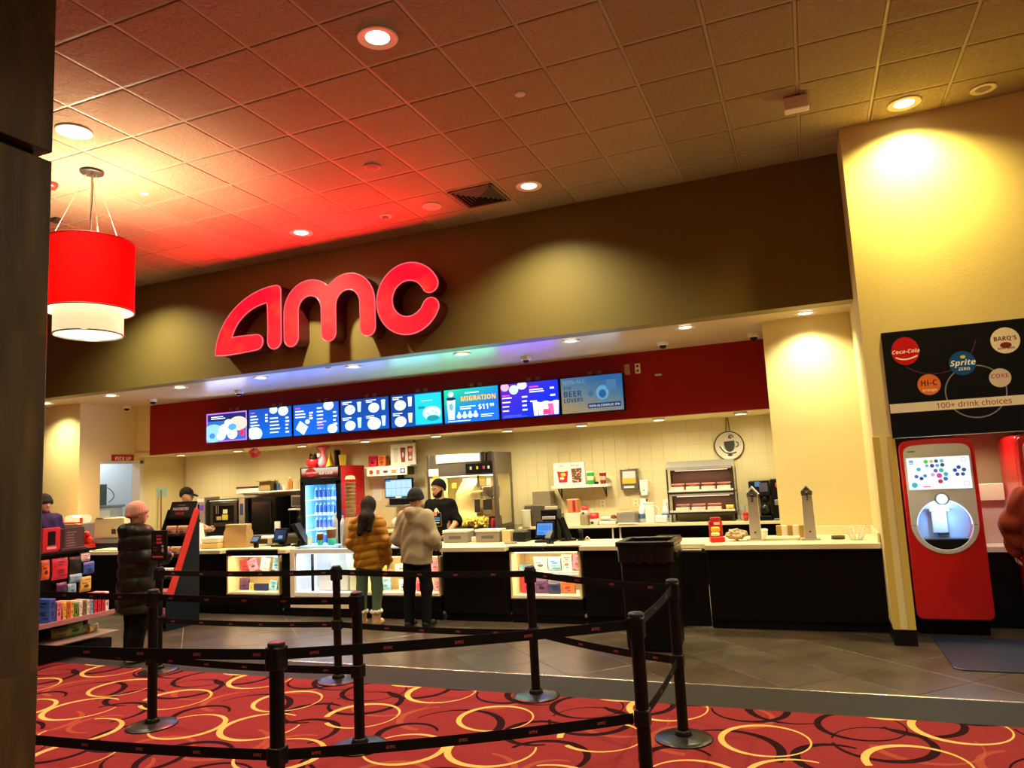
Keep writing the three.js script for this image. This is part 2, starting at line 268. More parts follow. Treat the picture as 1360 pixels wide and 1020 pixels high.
// ---------- small ceiling fittings ----------
{
  const off = mt(0xcfc6b8, 0.5), dk = mt(0x241f1b, 0.5), gr = mt(0x8d8378, 0.5);
  const disc = (name, label, cat, x, z, r, h, m, y = 5.194) => tag(M(name, lathe([[0, -h], [r * 0.72, -h], [r * 0.96, -h * 0.45], [r, 0]], 24, x, y, z), m), label, cat);
  disc('sprinkler_cover', 'small white sprinkler cover left of the air vent, near the picture centre top', 'sprinkler cover', -2.12, -5.87, 0.05, 0.012, off);
  disc('sprinkler_cover', 'small white sprinkler cover on the ceiling right of the pendant', 'sprinkler cover', -6.76, -5.94, 0.05, 0.012, off);
  disc('sprinkler_cover', 'tiny sensor disc on the pale soffit over the menu screens', 'sprinkler cover', -6.55, -9.06, 0.045, 0.015, off, 3.52);
  { const o = thing('smoke_detector', 'white smoke detector on the red-lit ceiling above the last sign letter', 'smoke detector', [-4.79, 5.194, -7.91]); M('base', lathe([[0, -0.02], [0.075, -0.02], [0.085, 0]], 24), off, o); M('sensor', lathe([[0, -0.055], [0.035, -0.052], [0.05, -0.02]], 20), gr, o); }
  { const o = thing('ceiling_speaker', 'round ceiling speaker beside the slatted vent', 'speaker', [-4.11, 5.194, -7.9]); M('rim', lathe([[0.1, -0.012], [0.118, -0.014], [0.125, 0]], 28), off, o); M('grille', lathe([[0, -0.008], [0.1, -0.01]], 28), mt(0xb8ab9c, 0.7), o); }
  { const o = thing('ceiling_speaker', 'round grey ceiling speaker higher up in the red glow', 'speaker', [-4.11, 5.194, -6.55]); M('rim', lathe([[0.07, -0.012], [0.082, -0.014], [0.09, 0]], 28), gr, o); M('grille', lathe([[0, -0.02], [0.05, -0.016], [0.07, -0.01]], 28), mt(0x6e6058, 0.7), o); }
  { const o = thing('air_vent', 'square dark slatted air vent in the ceiling', 'air vent', [-3.45, 5.192, -7.9]);
    M('frame', [rbx(-0.29, 0.29, -0.012, 0.004, -0.3, -0.27, 0.003), rbx(-0.29, 0.29, -0.012, 0.004, 0.27, 0.3, 0.003), rbx(-0.29, -0.26, -0.012, 0.004, -0.3, 0.3, 0.003), rbx(0.26, 0.29, -0.012, 0.004, -0.3, 0.3, 0.003)], mt(0x6a5a48, 0.5), o);
    M('backing', bx(-0.27, 0.27, -0.003, 0.002, -0.28, 0.28), mt(0x0c0a08, 0.9), o);
    for (const [s, ax] of [[1, 'x'], [-1, 'x'], [1, 'z'], [-1, 'z']]) for (let i = 0; i < 5; i++) { const d = 0.235 - i * 0.047, w = d - 0.01; const g = ax === 'x' ? bx(-0.016, 0.016, -0.002, 0.002, -w, w) : bx(-w, w, -0.002, 0.002, -0.016, 0.016); if (ax === 'x') g.rotateZ(s * 0.6); else g.rotateX(-s * 0.6); const q = M('slat', g, mt(0x55483a, 0.5), o); q.position.set(ax === 'x' ? s * d : 0, -0.012, ax === 'z' ? s * d : 0); } }
  { const o = thing('emergency_light', 'white box-shaped emergency light hanging at the ceiling by the right wall', 'emergency light', [0.18, 5.19, -7.13]); M('housing', rbx(-0.11, 0.11, -0.13, 0, -0.06, 0.06, 0.015), mt(0xf0e8e0, 0.4), o); M('stem', bx(-0.04, 0.04, -0.01, 0.015, -0.04, 0.04), dk, o); M('test_button', cyl(0.008, 0.008, 0.006, 0, -0.07, 0.062, 10), mt(0xc8b060, 0.4), o); }
  tag(M('fire_beacon', lathe([[0, -0.07], [0.05, -0.06], [0.07, -0.03], [0.075, 0]], 20, -7.38, 5.194, -5.27), mt(0xd02820, 0.3)), 'small red dome on the ceiling at the column edge', 'beacon');
  tag(M('ceiling_sensor', [rbx(-8.36, -8.24, 5.15, 5.2, -6.05, -5.96, 0.01)], dk), 'small dark sensor box on the ceiling left of the pendant', 'sensor');
  // dome cameras under the soffit
  [[-12.35, -10.5, 'beside the left pier, over the pick-up wall'], [-11.17, -10.05, 'left of the first menu screen'], [-9.28, -10.2, 'above the first menu screen'], [-3.77, -10.06, 'above the seventh menu screen'], [-1.75, -10.1, 'right of the last menu screen'], [-0.56, -10.25, 'beside the right pier']].forEach(([x, z, w]) => {
    const o = thing('dome_camera', 'small white dome camera under the soffit ' + w, 'camera', [x, 3.52, z], 0, 'dome cameras'); M('housing', lathe([[0, -0.055], [0.06, -0.055], [0.075, -0.045], [0.08, 0]], 20), mt(0xd9d2c4, 0.4), o); M('dome', sph(0.05, 0, -0.055, 0, 1, 0.85, 1, 14), mt(0x0a0908, 0.12), o);
  });
}
// ---------- pendant lamp ----------
{
  const o = thing('pendant_lamp', 'red drum pendant lamp with a smaller cream drum inside', 'pendant lamp', [-6.74, 0, -5.26]);
  const red = new THREE.MeshPhysicalMaterial({ color: 0xb00404, roughness: 0.95, specularIntensity: 0.1, emissive: 0xe80202, emissiveIntensity: 0.8 });
  const lin = new THREE.MeshPhysicalMaterial({ color: 0xfff6e0, roughness: 0.8, emissive: 0xffefd0, emissiveIntensity: 0.9 }), crm = new THREE.MeshPhysicalMaterial({ color: 0xf4e6c0, roughness: 0.8, emissive: 0xf4e4b0, emissiveIntensity: 0.8 });
  const sh = M('lamp_shade', lathe([[0.415, 3.68], [0.42, 3.685], [0.42, 4.4], [0.415, 4.405]], 48), red, o);
  M('lamp_lining', lathe([[0.412, 4.4], [0.412, 3.682]], 48), lin, sh);
  for (const y of [3.675, 4.398]) M('rim', lathe([[0.412, y], [0.424, y], [0.424, y + 0.012], [0.412, y + 0.012], [0.412, y]], 48), mt(0x7a0606, 0.6), sh);
  const inn = M('inner_lamp_shade', lathe([[0.315, 3.435], [0.32, 3.44], [0.32, 4.15]], 48), crm, o);
  M('lamp_lining', lathe([[0.312, 4.15], [0.312, 3.437]], 48), crm, inn);
  M('rim', lathe([[0.31, 3.43], [0.324, 3.43], [0.324, 3.442], [0.31, 3.442], [0.31, 3.43]], 48), mt(0x9a8f74, 0.5), inn);
  M('lamp_diffuser', T(new THREE.CylinderGeometry(0.31, 0.31, 0.006, 40), 0, 3.455, 0), glow(0xfff4e2, 1.6), o);
  M('diffuser_ring', T(new THREE.RingGeometry(0.325, 0.41, 40), 0, 0, 0).rotateX(Math.PI / 2).translate(0, 3.72, 0), lin, o);
  M('canopy', lathe([[0, 5.165], [0.1, 5.165], [0.115, 5.175], [0.115, 5.194]], 28), mt(0x2e2a28, 0.4, 0.6), o);
  M('stem', rod([0, 4.2, 0], [0, 5.17, 0], 0.009), mt(0xb8b2a4, 0.3, 0.8), o);
  for (let i = 0; i < 3; i++) { const a = 0.5 + i * 2.094; const c = M('cable', rod([0.05 * Math.cos(a), 5.17, 0.05 * Math.sin(a)], [0.41 * Math.cos(a), 4.39, 0.41 * Math.sin(a)], 0.004, 6), mt(0xcfc8ba, 0.3, 0.7), o); M('ferrule', rod([0.395 * Math.cos(a), 4.42, 0.395 * Math.sin(a)], [0.37 * Math.cos(a), 4.475, 0.37 * Math.sin(a)], 0.009, 8), mt(0xd8d4cc, 0.3, 0.8), c); }
  M('cord', tube([[0.02, 5.165, 0], [0.03, 4.9, 0.01], [0.06, 4.65, 0.05], [0.1, 4.3, 0.08]], 0.005, 20, 6), mt(0x2a2018, 0.6), o);
  M('spider', [rod([-0.41, 4.2, 0], [0.41, 4.2, 0], 0.005, 6), rod([0, 4.2, -0.41], [0, 4.2, 0.41], 0.005, 6)], mt(0x99948a, 0.4, 0.7), o);
  const up = new THREE.PointLight(0xffe6c4, LV.pendant, 0, 2); up.shadow.radius = 4; M('lamp_bulb', sph(0.05, 0, 4.22, 0), glow(0xfff0d8, 2.0), o); light(up, 0, 4.22, 0, undefined, 0, 0, o);
  const dn = new THREE.RectAreaLight(0xfff0d8, 8, 0.5, 0.5); light(dn, 0, 3.44, 0, -6.74, 0, -5.26, o);
}
// ---------- the letter sign on the header ----------
{
  const o = thing('illuminated_sign', 'large glowing red channel letters amc on the brown header', 'sign', [0, 0, -8.72]);
  const faceTex = noiseTex(256, (u, v) => { const n = fbm(u, v, 5, 71, 3); return [255, 16 + 150 * Math.max(0, n - 0.42), 44 - 10 * n]; }, true);
  const faceM = Object.assign(glow(0xff2038, 1.2, faceTex), { roughness: 1, color: new THREE.Color(0x030000) }), retM = mt(0x4a0a0c, 0.4), edgeM = glow(0xff6a78, 0.85);
  const arc = (cx, cy, rx, ry, a0, a1, n = 24) => Array.from({ length: n + 1 }, (_, i) => { const a = (a0 + (a1 - a0) * i / n) * Math.PI / 180; return [cx + rx * Math.cos(a), cy + ry * Math.sin(a)]; });
  const A = [[-8.14, 3.8], ...arc(-7.37, 3.915, 0.115, 0.115, -90, 90, 12), [-7.84, 4.03], ...arc(-7.13, 3.9, 0.72, 0.58, 168, 94, 20), ...arc(-7.045, 3.9, 0.122, 0.122, 180, 360, 16), ...arc(-7.0, 4.64, 0.077, 0.077, 0, 80, 8), ...arc(-7.0, 3.77, 1.15, 0.95, 92, 176, 30)];
  const Mm = [...arc(-6.745, 3.9, 0.122, 0.122, 180, 360, 14), ...arc(-6.42, 4.27, 0.2, 0.21, 180, 0, 20), ...arc(-6.1, 3.9, 0.12, 0.12, 180, 360, 14), ...arc(-5.775, 4.27, 0.2, 0.21, 180, 0, 20), ...arc(-5.455, 3.9, 0.12, 0.12, 180, 360, 14), ...arc(-5.77, 4.27, 0.435, 0.44, 0, 132, 26), ...arc(-6.42, 4.27, 0.447, 0.44, 46, 180, 26)];
  const ce = [-4.81, 4.22], ca = (R, a) => [ce[0] + R * Math.cos(a * Math.PI / 180), ce[1] + R * Math.sin(a * Math.PI / 180)];
  const Cc = [...arc(ce[0], ce[1], 0.492, 0.492, 25, 335, 60), ...arc(...ca(0.37, 335), 0.122, 0.122, 335, 515, 14), ...arc(ce[0], ce[1], 0.248, 0.248, 335, 25, 50), ...arc(...ca(0.37, 25), 0.122, 0.122, 205, 385, 14)];
  [[A, 'a'], [Mm, 'm'], [Cc, 'c']].forEach(([P, ch]) => {
    const s = poly(P), L = M('sign_letter', ext(s, 0.24, 0), retM, o); L.userData.label = 'glowing red letter ' + ch;
    const f = ext(s, 0.02, 0); f.translate(0, 0, 0.24); M('sign_face', uvBox(f, 1.2), faceM, L);
    const path = new THREE.CatmullRomCurve3(P.map((p) => new THREE.Vector3(p[0], p[1], 0.258)), true, 'centripetal');
    M('sign_edge', new THREE.TubeGeometry(path, 180, 0.009, 6, true), edgeM, L);
  });
  for (const [x, w] of [[-7.5, 1.1], [-6.11, 1.4], [-4.81, 0.95]]) { const l = new THREE.RectAreaLight(0xff0828, LV.sign, w, 0.85); light(l, x, 4.24, 0.29, x, 4.24, 8, o); }
}
// ---------- menu screens ----------
const W = 512, H = 290;
const blob = (x, cx, cy, rx, ry, col, rot = 0) => { x.save(); x.translate(cx, cy); x.rotate(rot); x.fillStyle = col; x.beginPath(); x.ellipse(0, 0, rx, ry, 0, 0, 7); x.fill(); x.restore(); };
const txt = (x, s, px, py, size, col, font = 'bold', align = 'left') => { x.fillStyle = col; x.font = font + ' ' + size + 'px sans-serif'; x.textAlign = align; x.textBaseline = 'alphabetic'; x.fillText(s, px, py); };
const lines = (x, px, py, n, w, dy, col, h = 9) => { x.fillStyle = col; for (let i = 0; i < n; i++) x.fillRect(px, py + i * dy, w * (0.6 + 0.4 * hash2(i, px | 0, py | 0)), h); };
const grad = (x, c0, c1, dx = 0) => { const g = x.createLinearGradient(0, 0, dx, H); g.addColorStop(0, c0); g.addColorStop(1, c1); x.fillStyle = g; x.fillRect(0, 0, W, H); };
const plate = (x, cx, cy, r, seedv) => { blob(x, cx, cy, r * 1.15, r * 0.9, '#d9e8f4'); for (let i = 0; i < 9; i++) { const a = hash2(i, seedv, 1) * 6.3, d = r * 0.6 * hash2(i, seedv, 2); blob(x, cx + d * Math.cos(a), cy + 0.7 * d * Math.sin(a), r * 0.36, r * 0.28, ['#f2efe6', '#c9dbe8', '#e6d2b8', '#a9c8e2'][i % 4], a); } };
const cup = (x, cx, y0, y1, w, col, lid = '#eef4fa') => { x.fillStyle = col; x.beginPath(); x.moveTo(cx - w / 2, y0); x.lineTo(cx + w / 2, y0); x.lineTo(cx + w * 0.36, y1); x.lineTo(cx - w * 0.36, y1); x.closePath(); x.fill(); blob(x, cx, y0, w * 0.56, w * 0.16, lid); };
const screens = [
  ['menu screen showing plates of food in a pink frame', (x) => { x.fillStyle = '#b06ad0'; x.fillRect(0, 0, W, H); x.fillStyle = '#2a64b8'; x.fillRect(16, 14, W - 32, H - 28); x.fillStyle = '#16225e'; x.fillRect(16, 14, W - 32, 66); blob(x, 90, 200, 130, 90, '#8cc4ec'); blob(x, 400, 120, 120, 70, '#dcc6b4'); plate(x, 230, 170, 62, 3); plate(x, 330, 220, 56, 4); plate(x, 190, 230, 50, 5); plate(x, 280, 110, 45, 6); blob(x, 330, 150, 52, 32, '#4aa0d8'); blob(x, 75, 225, 36, 28, '#3f86dc'); blob(x, 450, 215, 32, 32, '#e02860'); lines(x, 60, 34, 2, 220, 18, '#f4f8ff', 9); }],
  ['blue menu screen with popcorn at the bottom left', (x) => { grad(x, '#1446a8', '#0a60cc'); lines(x, 22, 30, 1, 70, 22, '#d050d0', 12); lines(x, 20, 62, 4, 110, 30, '#eef4ff', 13); lines(x, 200, 56, 3, 40, 30, '#eef4ff', 16); lines(x, 255, 96, 5, 150, 34, '#dfeaff', 13); lines(x, 440, 100, 5, 46, 34, '#eef4ff', 16); plate(x, 300, 22, 42, 7); plate(x, 415, 40, 52, 8); plate(x, 80, 240, 72, 9); plate(x, 45, 215, 46, 10); }],
  ['blue menu screen with snacks in two corners', (x) => { grad(x, '#1650bc', '#0c64d0'); lines(x, 22, 28, 1, 60, 22, '#d050d0', 12); lines(x, 20, 56, 3, 150, 28, '#e6f0ff', 12); lines(x, 180, 76, 3, 50, 26, '#eef4ff', 16); lines(x, 268, 40, 5, 90, 34, '#eef4ff', 13); lines(x, 268, 170, 3, 110, 30, '#e0a0e8', 12); lines(x, 450, 90, 4, 46, 36, '#eef4ff', 16); x.save(); x.translate(95, 220); x.rotate(0.6); x.fillStyle = '#e4ecf6'; x.fillRect(-56, -46, 112, 92); x.restore(); plate(x, 95, 222, 44, 12); plate(x, 160, 165, 24, 13); plate(x, 400, 30, 50, 14); plate(x, 440, 250, 48, 15); }],
  ['menu screen split into four combo pictures', (x) => { grad(x, '#123c8c', '#0a50b0'); for (let i = 0; i < 2; i++) for (let j = 0; j < 2; j++) { const X = i * 256, Y = j * 145; lines(x, X + 18, Y + 16, 2, 110, 16, '#e8f2ff', 9); x.fillStyle = '#d03a60'; x.fillRect(X + 6, Y + 14, 9, 14); plate(x, X + 100, Y + 92, i + j === 2 ? 62 : 50, 20 + i + 2 * j); cup(x, X + 200, Y + 32, Y + 118, 44, '#bcd8f0'); } }],
  ['menu screen half combos, half turquoise popcorn panel', (x) => { grad(x, '#10357e', '#0b4aa0'); for (let j = 0; j < 2; j++) { const Y = j * 145; lines(x, 18, Y + 16, 2, 110, 16, '#e8f2ff', 9); plate(x, 95, Y + 94, 52, 30 + j); cup(x, 195, Y + 30, Y + 110, 44, j ? '#f0d8a0' : '#cfe2f4'); } x.fillStyle = '#1cc0cc'; x.fillRect(246, 10, 262, H - 20); blob(x, 410, 185, 90, 60, '#bff0f2'); for (let i = 0; i < 30; i++) blob(x, 340 + 140 * hash2(i, 4, 4), 150 + 60 * hash2(i, 5, 5), 12, 10, i % 3 ? '#e6fafa' : '#8fd8dc'); blob(x, 420, 230, 60, 26, '#0f8f9c'); lines(x, 310, 70, 1, 110, 10, '#d8fbfb', 5); x.fillStyle = '#0a8890'; x.fillRect(276, 120, 66, 22); }],
  ['green and blue menu screen advertising Migration at $11.99', (x) => { grad(x, '#0fcf8a', '#1266d8', 120); cup(x, 66, 80, 262, 84, '#cdeef2', '#0e2a5a'); blob(x, 66, 40, 26, 24, '#e8fbff'); blob(x, 66, 150, 20, 30, '#6fa8c8'); txt(x, 'MIGRATION', 158, 108, 58, '#f6e05a'); x.strokeStyle = '#e07820'; x.lineWidth = 3; x.strokeText('MIGRATION', 158, 108); lines(x, 200, 34, 1, 200, 10, '#eafff6', 9); txt(x, '$11', 322, 190, 62, '#f4ffff'); txt(x, '99', 430, 172, 38, '#f4ffff'); lines(x, 150, 152, 2, 170, 18, '#e8fff4', 9); for (let i = 0; i < 4; i++) { blob(x, 140 + i * 52, 236, 24, 20, '#d6f6fa'); blob(x, 140 + i * 52, 210, 12, 14, '#bfe8f4'); } lines(x, 345, 232, 2, 130, 16, '#d8f0ff', 8); lines(x, 30, 272, 1, 260, 12, '#cfe8ff', 8); }],
  ['purple-blue menu screen with a row of drink cups', (x) => { grad(x, '#5a1ea8', '#0a2ad0', 200); blob(x, 40, 26, 38, 34, '#f2a8c0'); blob(x, 120, 52, 42, 40, '#bfe0f4'); blob(x, 195, 22, 44, 34, '#e8e2f6'); lines(x, 14, 92, 1, 70, 10, '#ff4ab0', 9); lines(x, 12, 112, 4, 90, 36, '#eef0ff', 11); lines(x, 190, 112, 4, 50, 36, '#eef0ff', 14); lines(x, 258, 36, 1, 90, 10, '#ff4ab0', 10); lines(x, 258, 60, 2, 130, 18, '#eef0ff', 10); lines(x, 440, 56, 3, 60, 60, '#eef0ff', 16); lines(x, 262, 156, 1, 90, 10, '#eef0ff', 12); ['#e6ecfa', '#f4d8d8', '#c9d6f4', '#f05a96', '#dce8f6'].forEach((c, i) => cup(x, 310 + i * 44, 176 + (i % 2) * 8, 284, 52, c)); x.fillStyle = '#f0407c'; x.fillRect(372, 236, 60, 44); lines(x, 16, 264, 2, 220, 12, '#5a6cf0', 5); }],
  ['grey-blue menu screen for beer lovers', (x) => { const g = x.createLinearGradient(300, 0, 200, H); g.addColorStop(0, '#2c6cae'); g.addColorStop(0.5, '#6d8a9c'); g.addColorStop(1, '#b09a76'); x.fillStyle = g; x.fillRect(0, 0, W, H); for (let i = 0; i < 2500; i++) { x.fillStyle = i % 2 ? 'rgba(40,70,100,.12)' : 'rgba(220,210,190,.10)'; x.fillRect(W * hash2(i, 1, 8), H * hash2(i, 2, 8), 5, 4); } txt(x, 'NON-ALC', 14, 52, 44, '#7aa4c4'); txt(x, 'FOR', 20, 96, 36, '#2a5a8c'); txt(x, 'BEER', 16, 156, 66, '#1c4a80'); txt(x, 'LOVERS', 16, 200, 46, '#1c4476'); blob(x, 345, 140, 52, 58, '#6fb4dc'); blob(x, 345, 150, 30, 34, '#2f6ca6'); blob(x, 250, 140, 22, 26, '#4c7a96'); x.fillStyle = '#4f86b4'; x.fillRect(380, 40, 80, 80); x.fillStyle = '#123468'; x.fillRect(220, 222, 270, 38); txt(x, 'NON-ALCOHOLIC IPA', 228, 251, 25, '#e2ecf6'); }],
];
screens.forEach(([label, draw], i) => {
  const cx = -9.95 + 1.0 * i - (i > 4 ? 0.0 : 0.0), tex = canvas(W, H, draw, { clamp: true });
  const o = thing('menu_screen', label, 'screen', [cx, 2.942, -10.62], 0, 'menu screens on the red bulkhead');
  M('frame', [rbx(-0.492, 0.492, -0.285, 0.285, -0.07, 0.012, 0.008)], mt(0x07070a, 0.35), o);
  M('screen_display', T(new THREE.PlaneGeometry(0.955, 0.54), 0, 0, 0.0135), glow(0xffffff, i === 7 ? 0.75 : 1.45, tex), o);
  for (const s of [-0.23, 0.23]) M('mount_bracket', bx(s - 0.02, s + 0.02, -0.2, 0.2, -0.19, -0.07), mt(0x1c1c1e, 0.5, 0.5), o);
  const col = [0xb0b8e8, 0x2f6ce0, 0x2f6ce0, 0x3a78d8, 0x50c8d8, 0x30d0b8, 0x4a3ae0, 0x7fa0b8][i];
  const l = new THREE.RectAreaLight(col, LV.screen * (i === 7 ? 0.5 : 1), 0.95, 0.54); light(l, 0, 0, 0.02, cx, 2.942, 0, o);
  // the pair of socket plates over each screen
  for (const [dx, nm] of [[-0.06, 'left'], [0.09, 'right']]) tag(M('socket_plate', rbx(cx + dx - 0.035, cx + dx + 0.035, 3.245, 3.305, -10.795, -10.78, 0.004), mt(0x8a6a60, 0.5)), nm + ' small socket plate over the ' + ORD[i] + ' menu screen from the left', 'socket plate', 'socket plates over the menu screens');
});
tag(M('power_socket', [rbx(-2.47, -2.39, 3.2, 3.36, -10.8, -10.785, 0.005), rbx(-2.445, -2.415, 3.25, 3.31, -10.786, -10.78, 0.004)], mt(0xb09060, 0.5)), 'tan wall socket box right of the last menu screen', 'socket');
{ const o = thing('power_socket', 'white double wall socket right of the last menu screen', 'socket', [-2.27, 3.28, -10.79]); M('plate', rbx(-0.04, 0.04, -0.075, 0.075, -0.01, 0.006, 0.005), mt(0xe4ddd0, 0.4), o); for (const s of [-1, 1]) M('outlet', rbx(-0.018, 0.018, s * 0.034 - 0.018, s * 0.034 + 0.018, 0.004, 0.009, 0.003), mt(0x3a3432, 0.5), o); }
tag(M('cable_clip', rbx(-2.02, -1.92, 3.14, 3.17, -10.8, -10.785, 0.005), mt(0xc8b0a8, 0.5)), 'pale scrap of tape on the red bulkhead at right', 'tape');
// ---------- concession counter ----------
const black = new THREE.MeshPhysicalMaterial({ color: 0x0a0706, roughness: 0.5, specularIntensity: 0.3, bumpMap: paintBump, bumpScale: 0.0004 }), blackP = mt(0x0d0d0f, 0.4), steel = mt(0xb4b0a8, 0.3, 0.9), white = mt(0xe9e6df, 0.45), laminate = new THREE.MeshPhysicalMaterial({ color: 0xe4d7b0, roughness: 0.32, bumpMap: paintBump, bumpScale: 0.0003 });
const CT = 0.92;   // worktop height
function cabinet(label, x0, x1) {
  const o = thing('counter_cabinet', label, 'cabinet', [(x0 + x1) / 2, 0, -8.6], 0, 'dark cabinets under the counter'), h = (x1 - x0) / 2 - 0.003;
  M('front_panel', rbx(-h, h, 0.1, CT - 0.056, -0.025, 0.02, 0.003), black, o);
  M('carcass', bx(-h, h, 0.1, CT - 0.057, -0.7, -0.026), mt(0x1a1412, 0.7), o);
  M('kick_board', bx(-h, h, 0, 0.1, -0.06, -0.02), mt(0x080707, 0.5), o);
  return o;
}
[[-12.48, -10.2, 'dark counter cabinet at the far left end behind the snack rack'], [-10.2, -8.1, 'dark counter cabinet left of the first lit display case'], [-7.06, -6.92, 'narrow dark counter filler between display case and white freezer'], [-4.5, -3.62, 'dark counter cabinet right of the customers'], [-2.62, -1.5, 'dark counter cabinet behind the black bin'], [-1.18, 0.585, 'dark counter cabinet at the right end under the beer taps']].forEach(([a, b, l]) => cabinet(l, a, b));
{ const o = thing('counter_gate', 'low black counter gate with a bright steel edge beside the bin', 'counter gate', [-1.34, 0, -8.6]); M('gate_panel', rbx(-0.155, 0.155, 0.02, CT - 0.09, -0.025, 0.015, 0.003), black, o); M('edge_strip', rbx(-0.11, 0.11, CT - 0.075, CT - 0.055, 0.0, 0.03, 0.004), mt(0xe4e2de, 0.25, 0.6), o); M('hinge', rbx(-0.155, -0.12, CT - 0.09, CT - 0.05, -0.01, 0.03, 0.006), steel, o); }
{ const o = thing('worktop', 'cream laminate worktop along the concession counter', 'worktop', [0, 0, 0]);
  const slab = (x0, x1, zf, zb = -9.35) => M('slab', rbx(x0, x1, CT - 0.055, CT, zb, zf, 0.006), laminate, o);
  slab(-12.48, -8.1, -8.5); slab(-8.1, -7.06, -8.66); slab(-7.06, -6.92, -8.5); slab(-5.72, -4.5, -8.66); slab(-4.5, -3.6, -8.5); slab(-3.6, -2.64, -8.66); slab(-2.64, -1.5, -8.5); slab(-1.5, -1.18, -8.62); slab(-1.18, 0.585, -8.46, -9.49);
  M('splash', rbx(-0.4, 0.585, CT + 0.001, 1.02, -9.495, -9.475, 0.004), laminate, o); M('splash', rbx(0.562, 0.584, CT + 0.001, 1.02, -9.47, -8.5, 0.004), laminate, o);
}
// lit display cases
const caseIn = mt(0xf0dca8, 0.55), caseGlow = glow(0xffe8c0, 2.4);
function displayCase(label, x0, x1, y0, y1) {
  const o = thing('display_case', label, 'display case', [(x0 + x1) / 2, 0, -8.58], 0, 'lit display cases in the counter'), h = (x1 - x0) / 2, mid = (y0 + y1) / 2 + 0.02;
  M('base', bx(-h, h, 0.1, y0, -0.55, 0.0), black, o); M('kick_board', bx(-h, h, 0, 0.1, -0.06, -0.02), mt(0x080707, 0.5), o);
  M('top_cover', rbx(-h, h, y1, CT - 0.01, -0.075, 0.02, 0.004), blackP, o);
  M('back_panel', bx(-h + 0.03, h - 0.03, y0, y1, -0.46, -0.45), caseIn, o);
  for (const s of [-1, 1]) M('side_panel', bx(s * (h - 0.012) - 0.012, s * (h - 0.012) + 0.012, y0, y1, -0.46, 0), caseIn, o);
  M('shelf', bx(-h + 0.025, h - 0.025, mid - 0.008, mid + 0.004, -0.44, -0.03), mt(0xe8e0d0, 0.3), o);
  M('bottom_shelf', bx(-h + 0.025, h - 0.025, y0, y0 + 0.02, -0.44, -0.03), mt(0xd8d4cc, 0.3), o);
  M('sill', rbx(-h, h, y0 - 0.012, y0 + 0.006, -0.02, 0.015, 0.003), mt(0xcfcac0, 0.25, 0.7), o);
  M('light_strip', rbx(-h + 0.05, h - 0.05, y1 - 0.02, y1 - 0.004, -0.07, -0.04, 0.005), caseGlow, o);
  M('light_strip', rbx(-h + 0.05, h - 0.05, mid - 0.022, mid - 0.009, -0.07, -0.045, 0.005), caseGlow, o);
  M('lock', cyl(0.008, 0.008, 0.006, 0, y1 + 0.03, 0.02, 10).rotateX(0), steel, o);
  M('glass_pane', bx(-h + 0.02, h - 0.02, y0 + 0.005, y1, -0.012, -0.007), glassPane, o);
  for (const yy of [y1 - 0.022, mid - 0.024]) { const l = new THREE.RectAreaLight(0xffe2b0, LV.caseLight, 2 * h - 0.15, 0.04); light(l, 0, yy, -0.055, (x0 + x1) / 2, -4, -9.3, o); }
  return [mid + 0.004, y0 + 0.02];
}
const packCols = { red: 0xd0304a, pink: 0xe88aa8, white: 0xf0ece8, blue: 0x3f62c0, sky: 0x8cc8e8, yellow: 0xe8c860, purple: 0x5a3468, orange: 0xe0703a, navy: 0x202a58, green: 0x6a9a3a, black: 0x1c1a1c, olive: 0x8a8040, tan: 0xd8a486 };
function bagGeo(w, h, d) { // pillow bag with crimped ends
  const g = new THREE.BoxGeometry(w, h, d, 6, 8, 2), p = g.attributes.position;
  for (let i = 0; i < p.count; i++) { const u = p.getX(i) / w * 2, v = p.getY(i) / h * 2, k = Math.pow(Math.max(0, 1 - Math.pow(Math.abs(v), 2.5)), 0.6) * (1 - 0.55 * u * u); p.setZ(i, p.getZ(i) * (0.06 + 0.94 * k)); p.setX(i, p.getX(i) * (1 - 0.06 * (1 - Math.abs(v)))); }
  g.computeVertexNormals(); return g.translate(0, h / 2, 0);
}
const bagG = bagGeo(1, 1, 1), packG = new RoundedBoxGeometry(1, 1, 1, 2, 0.03).translate(0, 0.5, 0);
const printTex = [0, 1, 2, 3].map((k) => canvas(96, 128, (x, w, h) => { x.fillStyle = '#fff'; x.fillRect(0, 0, w, h); x.fillStyle = ['#e8e8e8', '#cfcfcf', '#f2f2f2', '#d9d9d9'][k]; x.fillRect(8, 12, w - 16, 40); for (let i = 0; i < 6; i++) { x.fillStyle = ['#555', '#999', '#fff', '#777'][(i + k) % 4]; x.fillRect(12 + 30 * hash2(i, k, 1), 20 + i * 16, 24 + 34 * hash2(i, k, 2), 8); } blob(x, 48, 80, 22, 14, ['#aaa', '#666', '#ddd', '#888'][k]); }));
const packMats = new Map();
const packMat = (c, k) => { const key = c + k; if (!packMats.has(key)) packMats.set(key, new THREE.MeshPhysicalMaterial({ color: packCols[c], map: printTex[k], roughness: 0.35 })); return packMats.get(key); };
function pack(kind, label, group, c, x, y, z, w, h, d, turn = 0, tilt = 0, k = 0) {
  const o = M(kind === 'bag' ? 'candy_bag' : 'candy_box', kind === 'bag' ? bagG : packG, packMat(c, k)); o.scale.set(w, h, d); o.position.set(x, y, z); o.rotation.set(0, turn, tilt);
  return tag(o, label, kind === 'bag' ? 'candy bag' : 'candy box', group);
}
